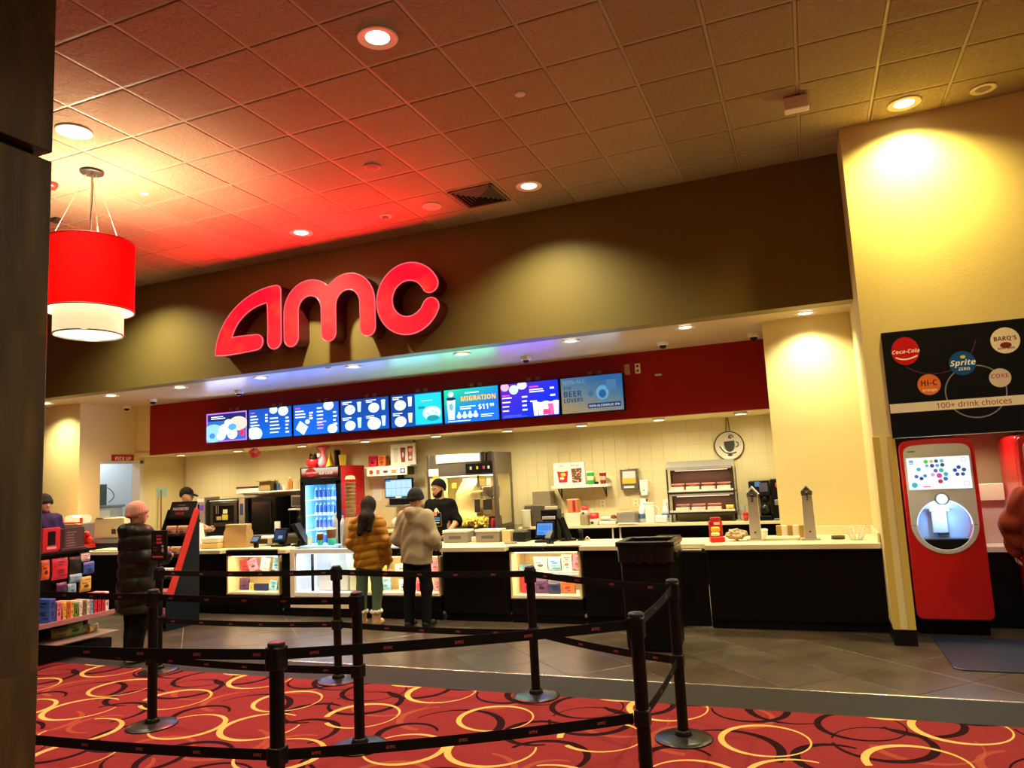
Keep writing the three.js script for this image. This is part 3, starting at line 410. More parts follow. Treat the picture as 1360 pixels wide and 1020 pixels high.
function stock(caseName, x0, x1, z, shelves, rows) {
  rows.forEach((row, r) => row.forEach(([kind, c, f, w, h, tilt = 0], i) => pack(kind, c + ' ' + (kind === 'bag' ? 'candy bag' : 'candy box') + ' on the ' + (r ? 'lower' : 'upper') + ' shelf of the ' + caseName + ', ' + ORD[i] + ' from the left', 'candy in the ' + caseName, c, x0 + f * (x1 - x0), shelves[r] + (tilt ? 0.012 : 0.001), z + 0.02 * (i % 3), w, h, kind === 'bag' ? 0.06 : 0.035, 0, tilt, i % 4)));
}
const c1 = displayCase('lit candy display case left of the white freezer case', -8.05, -7.1, 0.29, 0.83), c3 = displayCase('lit candy display case behind the two standing customers', -5.72, -4.55, 0.31, 0.81), c4 = displayCase('lit candy display case right of the customers, behind a barrier post', -3.57, -2.66, 0.3, 0.85);
stock('left display case', -8.05, -7.1, -8.8, c1, [[['box', 'red', 0.17, 0.14, 0.16, 0.2], ['box', 'pink', 0.36, 0.17, 0.17, 0.3], ['box', 'white', 0.56, 0.15, 0.19, -0.25], ['box', 'sky', 0.75, 0.13, 0.2, -0.2], ['box', 'white', 0.9, 0.1, 0.14]], [['bag', 'purple', 0.14, 0.17, 0.17], ['box', 'yellow', 0.3, 0.07, 0.1], ['box', 'navy', 0.5, 0.24, 0.1], ['box', 'sky', 0.7, 0.13, 0.13, -0.15], ['box', 'olive', 0.9, 0.13, 0.15]]]);
stock('middle display case', -5.72, -4.55, -8.8, c3, [[['bag', 'yellow', 0.15, 0.16, 0.15], ['box', 'white', 0.42, 0.18, 0.1], ['box', 'blue', 0.62, 0.12, 0.12], ['bag', 'pink', 0.86, 0.15, 0.16]], [['bag', 'sky', 0.2, 0.14, 0.17], ['bag', 'white', 0.45, 0.16, 0.15], ['bag', 'red', 0.68, 0.14, 0.14], ['box', 'pink', 0.88, 0.12, 0.15]]]);
stock('right display case', -3.57, -2.66, -8.8, c4, [[['box', 'sky', 0.13, 0.16, 0.07], ['bag', 'white', 0.37, 0.18, 0.17], ['bag', 'sky', 0.575, 0.16, 0.17], ['box', 'white', 0.74, 0.13, 0.19], ['box', 'pink', 0.88, 0.11, 0.18, -0.15]], [['bag', 'red', 0.15, 0.17, 0.2], ['bag', 'purple', 0.37, 0.17, 0.19], ['bag', 'navy', 0.555, 0.15, 0.15], ['bag', 'orange', 0.74, 0.17, 0.2], ['box', 'white', 0.92, 0.11, 0.05]]]);
// white ice-cream freezer case let into the counter
{
  const o = thing('freezer_case', 'white framed glass ice cream case beside the woman in the mustard coat', 'freezer', [-6.4, 0, -8.58]), wf = mt(0xe4d8bc, 0.4), wi = mt(0xe8f0f6, 0.4);
  M('front_panel', rbx(-0.5, 0.67, 0.12, 0.27, -0.02, 0.02, 0.005), wf, o); M('base', bx(-0.5, 0.67, 0, 0.12, -0.06, -0.03), blackP, o);
  M('jamb', rbx(-0.5, -0.42, 0.27, CT - 0.005, -0.05, 0.02, 0.005), wf, o); M('jamb', rbx(0.63, 0.67, 0.27, CT - 0.005, -0.05, 0.02, 0.005), blackP, o);
  M('floor_pan', rbx(-0.42, 0.63, 0.27, 0.33, -0.5, 0.03, 0.006), white, o); M('back_panel', bx(-0.42, 0.63, 0.33, 0.9, -0.51, -0.49), wi, o); M('side_panel', bx(-0.42, -0.41, 0.33, 0.9, -0.5, 0), wi, o);
  M('post', rbx(-0.225, -0.195, 0.33, 0.86, -0.12, -0.09, 0.004), blackP, o);
  M('top_glass', bx(-0.42, 0.63, CT, CT + 0.008, -0.55, 0.02), glassPane, o); M('top_frame', [rbx(-0.42, 0.63, 0.855, CT - 0.002, -0.03, 0.025, 0.005)], mt(0xdfe6ea, 0.3), o);
  M('front_glass', bx(-0.41, 0.63, 0.33, 0.855, -0.012, -0.006), glassPane, o);
  for (let i = 0; i < 3; i++) { const t = M('tub', rbx(-0.13 + i * 0.26, 0.1 + i * 0.26, 0.335, 0.56, -0.42, -0.12, 0.015), mt([0xf2f2ee, 0xe8e4d0, 0xf0e6a8][i], 0.5), o); M('lid', rbx(-0.135 + i * 0.26, 0.105 + i * 0.26, 0.56, 0.58, -0.425, -0.115, 0.008), mt([0xdfe8ee, 0xf4f0e2, 0xe8d85a][i], 0.4), t); }
  M('divider', bx(0.1, 0.11, 0.58, 0.85, -0.45, -0.1), mt(0xb8cad6, 0.4), o); M('divider', bx(0.36, 0.37, 0.58, 0.85, -0.45, -0.1), mt(0xb8cad6, 0.4), o);
  M('light_strip', rbx(-0.38, 0.6, 0.84, 0.855, -0.1, -0.06, 0.005), glow(0xe6f2ff, 1.8), o);
  const l = new THREE.RectAreaLight(0xdcecff, LV.caseLight * 1.0, 0.95, 0.05); light(l, 0.1, 0.835, -0.08, -6.3, -3, -8.85, o);
}
// ---------- back bar ----------
const dkw = mt(0x17110e, 0.55);
{ const o = thing('back_counter', 'dark back counter with cream top along the tiled wall at right', 'counter', [0, 0, 0]);
  M('carcass', bx(-4.62, -0.43, 0.08, 0.62, -12.04, -11.62), dkw, o); M('back_board', bx(-4.62, -0.43, 0.62, 0.88, -12.04, -11.98), dkw, o);
  M('left_top', rbx(-4.62, -2.95, 0.885, 0.925, -12.045, -11.55, 0.005), laminate, o); M('right_top', rbx(-2.94, -0.43, 0.895, 0.94, -12.045, -11.53, 0.005), laminate, o);
  for (const x of [-4.6, -3.02, -2.9, -0.47]) M('leg', rbx(x - 0.012, x + 0.012, 0.62, 0.89, -11.6, -11.576, 0.003), mt(0xcac4b4, 0.4), o);
  M('kick_board', bx(-4.6, -0.43, 0, 0.08, -12.0, -11.7), mt(0x0a0908, 0.6), o); }
{ const o = thing('prep_table', 'stainless prep table under the black ovens', 'table', [0, 0, 0]); M('top', rbx(-12.3, -8.82, 0.87, 0.91, -12.04, -11.2, 0.005), mt(0xa8a49c, 0.35, 0.85), o); for (const [x, z] of [[-12.2, -11.26], [-8.9, -11.26], [-12.2, -11.98], [-8.9, -11.98]]) M('leg', cyl(0.02, 0.02, 0.87, x, 0, z, 10), mt(0x8f8b84, 0.35, 0.85), o); M('shelf', bx(-12.25, -8.86, 0.3, 0.32, -12.0, -11.25), mt(0x6e6a64, 0.4, 0.8), o); }
// ovens
{ const o = thing('oven', 'black countertop oven with a glass door and stickers', 'oven', [-10.58, 0.91, -11.3]);
  M('body', rbx(-0.52, 0.5, 0.0, 0.7, -0.68, 0, 0.01), blackP, o); const d = M('door', rbx(-0.4, 0.26, 0.18, 0.64, 0, 0.03, 0.008), mt(0x2a2624, 0.3), o); M('door_glass', bx(-0.33, 0.19, 0.25, 0.57, 0.03, 0.033), mt(0x191513, 0.08), d);
  M('handle', rod([-0.38, 0.67, 0.06], [0.3, 0.67, 0.06], 0.014), steel, d); M('control_strip', rbx(0.3, 0.44, 0.2, 0.7, 0, 0.025, 0.006), mt(0xa29c94, 0.35, 0.7), o); M('control_display', bx(0.33, 0.41, 0.38, 0.6, 0.025, 0.027), glow(0x1a4a66, 0.5), o);
  M('sticker', bx(-0.1, 0.04, 0.3, 0.4, 0.031, 0.034), mt(0xc8b428, 0.6), o); M('sticker', bx(-0.08, 0.03, 0.42, 0.5, 0.031, 0.034), mt(0xe0d6b0, 0.6), o); M('sticker', bx(-0.24, -0.12, 0.3, 0.37, 0.031, 0.034), mt(0xb89878, 0.6), o); for (const x of [-0.24, -0.19]) M('tongs', rbx(x - 0.008, x + 0.008, 0.42, 0.58, 0.034, 0.045, 0.004), steel, o); }
{ const o = thing('oven', 'plain black oven tower right of the glass-door oven', 'oven', [-9.75, 0.91, -11.35]); M('body', rbx(-0.3, 0.3, 0, 0.7, -0.6, 0, 0.012), mt(0x080808, 0.35), o); M('door', rbx(-0.26, 0.2, 0.1, 0.62, 0, 0.02, 0.006), mt(0x0c0c0d, 0.25), o); M('handle', rod([0.22, 0.2, 0.05], [0.22, 0.6, 0.05], 0.01), mt(0x2a2a2c, 0.4, 0.6), o); }
{ const o = thing('card_reader', 'grey machine with a purple sticker at the left of the ovens', 'machine', [-11.25, 0.91, -11.3]); M('body', rbx(-0.13, 0.1, 0, 0.75, -0.4, 0, 0.012), mt(0x8c7c74, 0.4), o); M('sticker', bx(-0.03, 0.07, 0.5, 0.6, 0, 0.004), mt(0x6a32c0, 0.5), o); M('label', bx(-0.1, 0.08, 0.66, 0.73, 0, 0.004), mt(0xd8c0b8, 0.5), o); M('display_window', bx(-0.08, -0.04, 0.35, 0.62, 0, 0.004), mt(0x120f10, 0.2), o); }
// shelf above ovens with supplies
{ const o = thing('mounted_shelf', 'white wire shelf above the black ovens', 'shelf', [0, 0, 0]); M('board', rbx(-10.6, -9.05, 1.7, 1.725, -12.03, -11.55, 0.005), mt(0xe8e4dc, 0.4), o); for (const x of [-10.45, -9.2]) M('bracket', rbx(x - 0.012, x + 0.012, 1.66, 1.7, -12.03, -11.6, 0.003), steel, o); M('hook_rail', rbx(-10.5, -9.8, 1.675, 1.695, -11.6, -11.575, 0.004), steel, o); }
tag(M('tray_stack', [rbx(-10.62, -10.08, 1.727, 1.76, -11.9, -11.58, 0.01), rbx(-10.58, -10.1, 1.76, 1.79, -11.88, -11.6, 0.01)], mt(0xd8c8cc, 0.5)), 'flat stack of white and red trays on the wire shelf', 'trays');
tag(M('binder', rbx(-10.66, -10.3, 1.792, 1.83, -11.86, -11.62, 0.006), mt(0x5a1a1e, 0.5)), 'dark red binder lying on the tray stack', 'binder');
{ const o = thing('cardboard_box', 'open tan cardboard box on the wire shelf', 'box', [-9.94, 1.725, -11.75]); M('carton', [rbx(-0.15, 0.13, 0, 0.19, -0.12, -0.1, 0.004), rbx(-0.15, 0.13, 0, 0.19, 0.1, 0.12, 0.004), rbx(-0.15, -0.13, 0, 0.19, -0.12, 0.12, 0.004), rbx(0.11, 0.13, 0, 0.19, -0.12, 0.12, 0.004), rbx(-0.15, 0.13, 0, 0.015, -0.12, 0.12, 0.004)], mt(0x9a7a4a, 0.8), o); M('flap', rbx(-0.15, 0.13, 0.185, 0.2, 0.1, 0.2, 0.004).rotateX(0.0), mt(0xa8854f, 0.8), o); }
const bottleG = (r, h, neck = 0.35) => lathe([[0, 0], [r, 0], [r, h * 0.62], [r * 0.92, h * 0.68], [r * neck, h * 0.8], [r * neck, h * 0.94], [r * neck * 0.9, h], [0, h]], 20);
function bottle(label, x, y, z, r, h, col, capCol, rough = 0.3, group) { const o = thing('bottle', label, 'bottle', [x, y, z], 0, group); M('body', bottleG(r, h), mt(col, rough), o); M('cap', lathe([[0, h * 1.05], [r * 0.38, h * 1.04], [r * 0.42, h * 0.9], [r * 0.3, h * 0.9]], 16), mt(capCol, 0.4), o); return o; }
bottle('black bottle beside the tan box on the wire shelf', -9.76, 1.725, -11.7, 0.03, 0.2, 0x16161a, 0x28283a);
bottle('blue bottle beside the tan box on the wire shelf', -9.69, 1.725, -11.72, 0.028, 0.17, 0x3a5a9a, 0xd8dce8);
bottle('orange sauce squeeze bottle on the wire shelf', -9.4, 1.725, -11.7, 0.05, 0.24, 0xc8823c, 0xf0e8d8);
bottle('clear oil bottle on the wire shelf', -9.25, 1.725, -11.72, 0.036, 0.22, 0xcbb98a, 0xc8b890);
bottle('clear syrup bottle at the right end of the wire shelf', -9.14, 1.725, -11.7, 0.036, 0.22, 0xd4c6a0, 0xc0b088);
tag(M('paper_cup', lathe([[0, 0], [0.034, 0], [0.045, 0.11], [0.04, 0.11], [0.03, 0.01], [0, 0.01]], 20, -9.52, 1.725, -11.68), mt(0xf0e8da, 0.6)), 'white paper cup on the wire shelf', 'cup');
{ const o = thing('microwave', 'small stainless toaster oven left of the drinks fridge', 'microwave', [-9.05, 1.37, -11.55]); M('body', rbx(-0.22, 0.2, 0.03, 0.25, -0.35, 0, 0.012), mt(0x9a928a, 0.35, 0.7), o); M('door_glass', rbx(-0.18, 0.1, 0.06, 0.22, 0, 0.012, 0.006), mt(0x4a423c, 0.2), o); for (const y of [0.09, 0.18]) M('knob', T(new THREE.CylinderGeometry(0.018, 0.018, 0.02, 14).rotateX(Math.PI / 2), 0.15, y, 0.008), mt(0xe0dcd4, 0.4), o); for (const [x, z] of [[-0.18, -0.05], [0.16, -0.05], [-0.18, -0.3], [0.16, -0.3]]) M('foot', cyl(0.015, 0.015, 0.03, x, 0, z, 10), blackP, o); }
{ const o = thing('side_rack', 'black wire rack with a pale top shelf left of the fridge', 'rack', [-9.07, 0.91, -11.55]); M('top_shelf', rbx(-0.25, 0.24, 0.43, 0.46, -0.4, 0.02, 0.006), mt(0xd8d0c4, 0.4), o); for (const [x, z] of [[-0.23, 0], [0.22, 0], [-0.23, -0.38], [0.22, -0.38]]) M('post', cyl(0.01, 0.01, 0.43, x, 0, z, 8), blackP, o); M('lower_shelf', rbx(-0.24, 0.23, 0.14, 0.16, -0.39, 0.01, 0.005), blackP, o); }
tag(M('kettle', [lathe([[0, 0], [0.09, 0], [0.1, 0.08], [0.06, 0.17], [0.0, 0.18]], 20, -9.1, 1.07, -11.65)], mt(0x141416, 0.3)), 'round black pot on the rack left of the fridge', 'pot');
tag(M('towel_roll', [lathe([[0.02, 0], [0.055, 0], [0.055, 0.24], [0.02, 0.24], [0.02, 0]], 20, -9.38, 0.91, -11.3)], mt(0xe6e2da, 0.8)), 'white paper towel roll beside the black oven', 'paper roll');
// drinks fridge
{
  const o = thing('drinks_fridge', 'tall red-sided drinks fridge with a lit glass door', 'fridge', [-8.325, 0, -11.2]);
  M('cabinet', [bx(-0.435, -0.405, 0.08, 2.12, -0.78, -0.03), bx(0.405, 0.435, 0.08, 2.12, -0.78, -0.03), bx(-0.405, 0.405, 0.08, 2.12, -0.78, -0.75), bx(-0.405, 0.405, 2.09, 2.12, -0.75, -0.03), bx(-0.405, 0.405, 0.08, 0.45, -0.75, -0.03)], mt(0xb80e12, 0.35), o);
  M('liner', [bx(-0.4, 0.4, 0.46, 1.85, -0.745, -0.74), bx(-0.404, -0.4, 0.46, 1.85, -0.74, -0.04), bx(0.4, 0.404, 0.46, 1.85, -0.74, -0.04), bx(-0.4, 0.4, 1.85, 1.855, -0.74, -0.04)], mt(0xa8dcf4, 0.4), o);
  const d = M('door_frame', [rbx(-0.435, -0.35, 0.45, 1.86, -0.03, 0.02, 0.006), rbx(0.35, 0.435, 0.45, 1.86, -0.03, 0.02, 0.006), rbx(-0.435, 0.435, 1.795, 1.92, -0.03, 0.02, 0.006), rbx(-0.435, 0.435, 0.45, 0.56, -0.03, 0.02, 0.006)], blackP, o);
  M('door_glass', bx(-0.35, 0.35, 0.56, 1.795, -0.008, -0.002), glassPane, d); M('handle', rod([-0.39, 0.9, 0.05], [-0.39, 1.3, 0.05], 0.012), mt(0x2a2a2c, 0.3, 0.6), d);
  M('base_grille', bx(-0.43, 0.43, 0.02, 0.44, -0.02, 0.015), mt(0x0a0a0b, 0.5), o);
  const sg = canvas(512, 112, (x, w, h) => { const g = x.createLinearGradient(0, 0, 0, h); g.addColorStop(0, '#f6eee4'); g.addColorStop(0.45, '#f0b890'); g.addColorStop(0.8, '#8a1408'); g.addColorStop(1, '#3a0604'); x.fillStyle = g; x.fillRect(0, 0, w, h); blob(x, 130, 54, 76, 54, '#e0181c'); txt(x, 'Coca-Cola', 62, 66, 30, '#fff', 'italic bold'); txt(x, 'ice cold', 245, 84, 52, '#fff4ea', 'italic bold'); }, { clamp: true });
  M('sign_header', [rbx(-0.435, 0.435, 1.92, 2.12, -0.03, 0.01, 0.006)], blackP, o); M('sign_panel', T(new THREE.PlaneGeometry(0.8, 0.165), 0, 2.018, 0.0125), glow(0xffffff, 0.8, sg), o);
  for (const y of [0.7, 0.98, 1.25, 1.525]) M('shelf', rbx(-0.395, 0.395, y - 0.01, y, -0.7, -0.05, 0.003), mt(0xe4f2fa, 0.3), o);
  for (const s of [-1, 1]) M('light_tube', T(new THREE.CylinderGeometry(0.012, 0.012, 1.2, 10), s * 0.37, 1.18, -0.05), glow(0xc4ecff, 1.8), o);
  for (const s of [-1, 1]) { const l = new THREE.RectAreaLight(0xa8dcff, 70, 0.06, 1.2); light(l, s * 0.355, 1.18, -0.05, -8.325 - s * 1.0, 1.18, -13, o); }
  const canT = canvas(64, 128, (x, w, h) => { x.fillStyle = '#e6f2fa'; x.fillRect(0, 0, w, h); x.fillStyle = '#3f6ad0'; x.fillRect(0, 56, w, 36); x.fillStyle = '#86b4ec'; x.fillRect(0, 30, w, 8); x.fillStyle = '#f2f8ff'; x.fillRect(18, 56, 28, 20); });
  const cg = lathe([[0, 0], [0.034, 0], [0.036, 0.01], [0.036, 0.14], [0.03, 0.165], [0.016, 0.19], [0.014, 0.22], [0.016, 0.222], [0, 0.224]], 14), cm = new THREE.MeshPhysicalMaterial({ map: canT, roughness: 0.25 });
  [[1.525, 'top'], [1.25, 'second'], [0.98, 'third'], [0.7, 'fourth']].forEach(([y, nm]) => { for (let i = 0; i < 7; i++) { const b = M('water_bottle', cg, cm); b.position.set(-8.325 - 0.2 + i * 0.088, y, -11.36); tag(b, 'blue-labelled water bottle on the ' + nm + ' fridge shelf, ' + ORD[i] + ' from the left', 'bottle', 'bottles in the fridge'); } });
}
// souvenirs on top of the fridge
{ const y = 2.121; let o = thing('popcorn_bucket', 'red round popcorn bucket with a black eared lid on top of the fridge', 'bucket', [-8.66, y, -11.45]); M('bowl', lathe([[0, 0], [0.07, 0], [0.12, 0.06], [0.125, 0.13], [0.11, 0.15], [0, 0.15]], 22), mt(0xc81a1e, 0.35), o); M('lid', [lathe([[0, 0.24], [0.06, 0.23], [0.08, 0.15], [0, 0.15]], 18), T(new THREE.ConeGeometry(0.035, 0.06, 10), -0.05, 0.25, 0), T(new THREE.ConeGeometry(0.035, 0.06, 10), 0.05, 0.25, 0)], mt(0x141214, 0.5), o);
  o = thing('vase', 'pink trumpet-shaped souvenir sipper on top of the fridge', 'souvenir', [-8.43, y, -11.45]); M('body', lathe([[0, 0], [0.07, 0], [0.1, 0.06], [0.09, 0.14], [0.04, 0.2], [0.035, 0.25], [0.06, 0.31], [0.12, 0.36], [0.1, 0.36], [0.03, 0.28], [0, 0.28]], 22), mt(0xd06a88, 0.45), o); M('straw_cap', sph(0.045, -0.07, 0.22, 0.03, 1, 1, 1, 12), mt(0xb8a0a8, 0.4), o); M('crown', lathe([[0.03, 0.3], [0.13, 0.37], [0.1, 0.39], [0.02, 0.33]], 18), mt(0xa8203c, 0.45), o);
  o = thing('popcorn_cone', 'yellow wedge-shaped popcorn tub on top of the fridge', 'popcorn tub', [-8.25, y, -11.42]); M('tub', T(new THREE.ConeGeometry(0.1, 0.28, 4), 0, 0.14, 0), mt(0xe8c418, 0.45), o); M('band', lathe([[0.1, 0.0], [0.102, 0.01], [0.095, 0.015], [0, 0.015]], 4), mt(0xb89410, 0.5), o);
  o = thing('tumbler', 'tall black tumbler beside the yellow tub on the fridge', 'tumbler', [-8.085, y, -11.4]); M('cup', lathe([[0, 0], [0.045, 0], [0.062, 0.26], [0, 0.26]], 18), mt(0x0e0e10, 0.35), o); M('lid', lathe([[0, 0.3], [0.05, 0.29], [0.066, 0.26]], 18), mt(0x1c1a1a, 0.4), o); M('straw', rod([0.0, 0.29, 0], [0.03, 0.37, 0], 0.006), mt(0xd8c060, 0.4), o);
  tag(M('popcorn_tub', lathe([[0, 0], [0.05, 0], [0.075, 0.2], [0.07, 0.2], [0.045, 0.01], [0, 0.01]], 18, -7.98, y, -11.42), mt(0xe0cc40, 0.5)), 'narrow yellow tub at the right end of the fridge top', 'popcorn tub'); }
// tall kraft cup stack and bottles by the fridge side
{ const o = thing('cup_stack', 'tall stack of kraft paper cups in front of the red fridge side', 'cups', [-6.34, CT, -9.25]); M('flared_base', lathe([[0, 0], [0.13, 0], [0.11, 0.2], [0.085, 0.38], [0, 0.38]], 20), mt(0x9a7852, 0.75), o); for (let i = 0; i < 9; i++) M('cup', lathe([[0.058, 0], [0.078, 0.06], [0.082, 0.062], [0.082, 0.07], [0.076, 0.07]], 20, 0, 0.38 + i * 0.055, 0), mt(i % 2 ? 0xb08a60 : 0xa58058, 0.75), o); M('top', lathe([[0.08, 0.93], [0.06, 0.98], [0, 0.99]], 20), mt(0xb89872, 0.75), o); }
bottle('blue and white bottle at the left, beside the kraft cup stack', -6.62, CT, -9.25, 0.04, 0.5, 0xb8c4d8, 0x3450a0); bottle('blue and white bottle next to the kraft cup stack', -6.52, CT, -9.3, 0.038, 0.46, 0xd4dce8, 0x3450a0);
{ const o = thing('drink_tray', 'pale blue tray on the freezer top', 'tray', [-6.68, CT + 0.008, -8.85]); M('tray', rbx(-0.16, 0.36, 0.001, 0.014, -0.15, 0.15, 0.006), mt(0x9ccdf0, 0.4), o); }
{ const cupT = (label, x, z, k, c) => { const o = thing('iced_drink', label, 'drink', [x, CT + 0.023, z]); M('cup', lathe([[0, 0], [0.036 * k, 0], [0.042 * k, 0.07 * k], [0, 0.07 * k]], 20), mt(0x2ab89a, 0.4), o); M('upper', lathe([[0.042 * k, 0.07 * k], [0.05 * k, 0.16 * k], [0, 0.16 * k]], 20), mt(c, 0.4), o); M('lid', lathe([[0.052 * k, 0.158 * k], [0.052 * k, 0.172 * k], [0, 0.175 * k]], 20), mt(0xe0b090, 0.4), o); };
  cupT('brown and teal dessert cup at the left on the blue tray', -6.58, -8.83, 1.0, 0x5a3422); cupT('large brown and teal dessert cup at the right on the blue tray', -6.4, -8.85, 1.35, 0x6a4028);
  tag(M('card_stand', [rbx(-6.8, -6.72, CT + 0.023, CT + 0.15, -8.84, -8.83, 0.003)], mt(0xd8f0d0, 0.5)), 'small pale menu card on the blue tray', 'card'); 
  tag(M('phone_stand', [rbx(-6.98, -6.93, CT, CT + 0.1, -8.86, -8.83, 0.005), rbx(-7.0, -6.9, CT, CT + 0.012, -8.9, -8.8, 0.004)], blackP), 'small black card reader on a stand left of the freezer top', 'card reader'); }
// ---------- cup shelf, monitor and small wall fittings ----------
{ const o = thing('mounted_shelf', 'dark-edged wall shelf carrying cup displays above the blue monitor', 'shelf', [0, 0, 0]); M('board', rbx(-7.72, -6.74, 2.05, 2.075, -12.04, -11.72, 0.004), white, o); for (const x of [-7.6, -6.85]) M('bracket', rbx(x - 0.012, x + 0.012, 1.9, 2.05, -12.04, -11.8, 0.003), mt(0x2a2624, 0.5), o);
  const st = canvas(512, 90, (x, w, h) => { x.fillStyle = '#efe9df'; x.fillRect(0, 0, w, h); blob(x, 52, 45, 24, 28, '#d02030'); x.fillStyle = '#b04a50'; x.fillRect(120, 18, 44, 56); x.fillStyle = '#5a4a3a'; blob(x, 240, 46, 34, 18, '#4a3a30'); x.fillStyle = '#c8843c'; x.fillRect(318, 24, 62, 44); x.fillStyle = '#2a54a8'; x.fillRect(430, 14, 62, 62); blob(x, 461, 45, 18, 20, '#c8d8f0'); }, { clamp: true });
  M('price_strip', [rbx(-7.66, -6.8, 1.9, 2.045, -11.725, -11.715, 0.003)], new THREE.MeshPhysicalMaterial({ color: 0xeee8dc, roughness: 0.5 }), o); M('price_print', T(new THREE.PlaneGeometry(0.84, 0.13), -7.23, 1.973, -11.713), new THREE.MeshPhysicalMaterial({ map: st, roughness: 0.5 }), o); }
pack('box', 'red popcorn box at the left end of the cup shelf', 'cup shelf', 'red', -7.58, 2.076, -11.85, 0.17, 0.2, 0.12, 0, 0, 1); pack('box', 'brown snack box next to the red box on the cup shelf', 'cup shelf', 'orange', -7.38, 2.076, -11.85, 0.16, 0.2, 0.12, 0, 0, 3);
function photoBoard(label, x0, x1, y0, y1, z, draw) { const o = thing('photo_board', label, 'photo board', [(x0 + x1) / 2, y0, z]), w = x1 - x0, h = y1 - y0; M('board', rbx(-w / 2, w / 2, 0, h, -0.02, 0, 0.003), white, o); M('print', T(new THREE.PlaneGeometry(w - 0.02, h - 0.02), 0, h / 2, 0.0015), new THREE.MeshPhysicalMaterial({ map: canvas(256, 192, draw, { clamp: true }), roughness: 0.4 }), o); M('foot', bx(-w / 3, w / 3, 0, 0.01, -0.08, 0.0), white, o); return o; }
photoBoard('white photo board with three drink cups on the cup shelf', -7.22, -6.69, 2.076, 2.47, -11.85, (x, w, h) => { x.fillStyle = '#ece6e0'; x.fillRect(0, 0, w, h); cup(x, 52, 40, 170, 52, '#d6cfc8', '#c8c0b8'); cup(x, 128, 40, 170, 56, '#8c1c26', '#5a1018'); cup(x, 204, 30, 160, 60, '#c42030', '#a01020'); blob(x, 128, 100, 10, 24, '#f0c8c8'); blob(x, 206, 60, 22, 18, '#f0b0b0'); blob(x, 204, 130, 14, 18, '#f4e4dc'); });
tag(M('popcorn_bag', rbx(-6.92, -6.76, 2.472, 2.55, -11.95, -11.87, 0.01), mt(0xb09a68, 0.7)), 'tan paper block on top of the cup photo board', 'paper block');
{ const o = thing('monitor', 'order monitor with a pale blue grid below the cup shelf', 'monitor', [-7.09, 1.66, -11.88]); M('housing', rbx(-0.295, 0.295, -0.175, 0.175, -0.05, 0.0, 0.008), blackP, o);
  const t = canvas(256, 144, (x, w, h) => { x.fillStyle = '#8fd0ee'; x.fillRect(0, 0, w, h); x.fillStyle = '#c8ecfa'; for (let i = 0; i < 5; i++) for (let j = 0; j < 2; j++) x.fillRect(4 + i * 51, 8 + j * 66, 47, 60); x.fillStyle = '#4a9ade'; x.fillRect(0, 0, 50, 14); }, { clamp: true });
  M('screen_display', T(new THREE.PlaneGeometry(0.555, 0.31), 0, 0, 0.002), glow(0xffffff, 0.95, t), o); M('mount_arm', bx(-0.05, 0.05, 0.1, 0.3, -0.12, -0.05), mt(0x2a2624, 0.5), o);
  light(new THREE.RectAreaLight(0x9fd8f0, 4, 0.55, 0.3), 0, 0, 0.01, -7.09, 1.66, 0, o); }
tag(M('notice_sheet', [rbx(-7.76, -7.56, 1.44, 1.72, -12.048, -12.042, 0.002)], mt(0xd8d4d0, 0.6)), 'pale paper notice on the tiled wall beside the fridge', 'notice');
{ const o = thing('receipt_printer', 'black receipt printer on an arm under the order monitor', 'printer', [-7.0, 1.36, -11.75]); M('body', rbx(-0.18, 0.12, 0, 0.12, -0.16, 0.06, 0.015), blackP, o); M('paper', rbx(-0.08, 0.03, 0.12, 0.15, -0.03, 0.0, 0.003), white, o); M('shelf', rbx(-0.25, 0.35, -0.03, -0.001, -0.27, 0.07, 0.006), steel, o); }
{ const o = thing('back_table', 'pale work table behind the two customers', 'table', [0, 0, 0]); M('top', rbx(-7.8, -6.25, 0.88, 0.92, -12.04, -11.5, 0.006), laminate, o); for (const [x, z] of [[-7.75, -11.55], [-6.3, -11.55], [-7.75, -11.98], [-6.3, -11.98]]) M('leg', cyl(0.02, 0.02, 0.88, x, 0, z, 10), steel, o); }
tag(M('bag_heap', [sph(0.16, -6.95, 1.045, -11.7, 1.2, 0.7, 0.8), sph(0.12, -6.8, 1.03, -11.66, 1.1, 0.8, 0.9), sph(0.1, -6.82, 1.12, -11.72, 1, 0.7, 0.8)], mt(0xdcd8cc, 0.5)), 'heap of clear plastic bags on the work table', 'bags');
tag(M('steel_tray', rbx(-6.58, -6.3, 0.921, 1.2, -11.95, -11.6, 0.02), mt(0x8c8880, 0.35, 0.7)), 'grey steel bin on the work table under the monitor', 'bin');
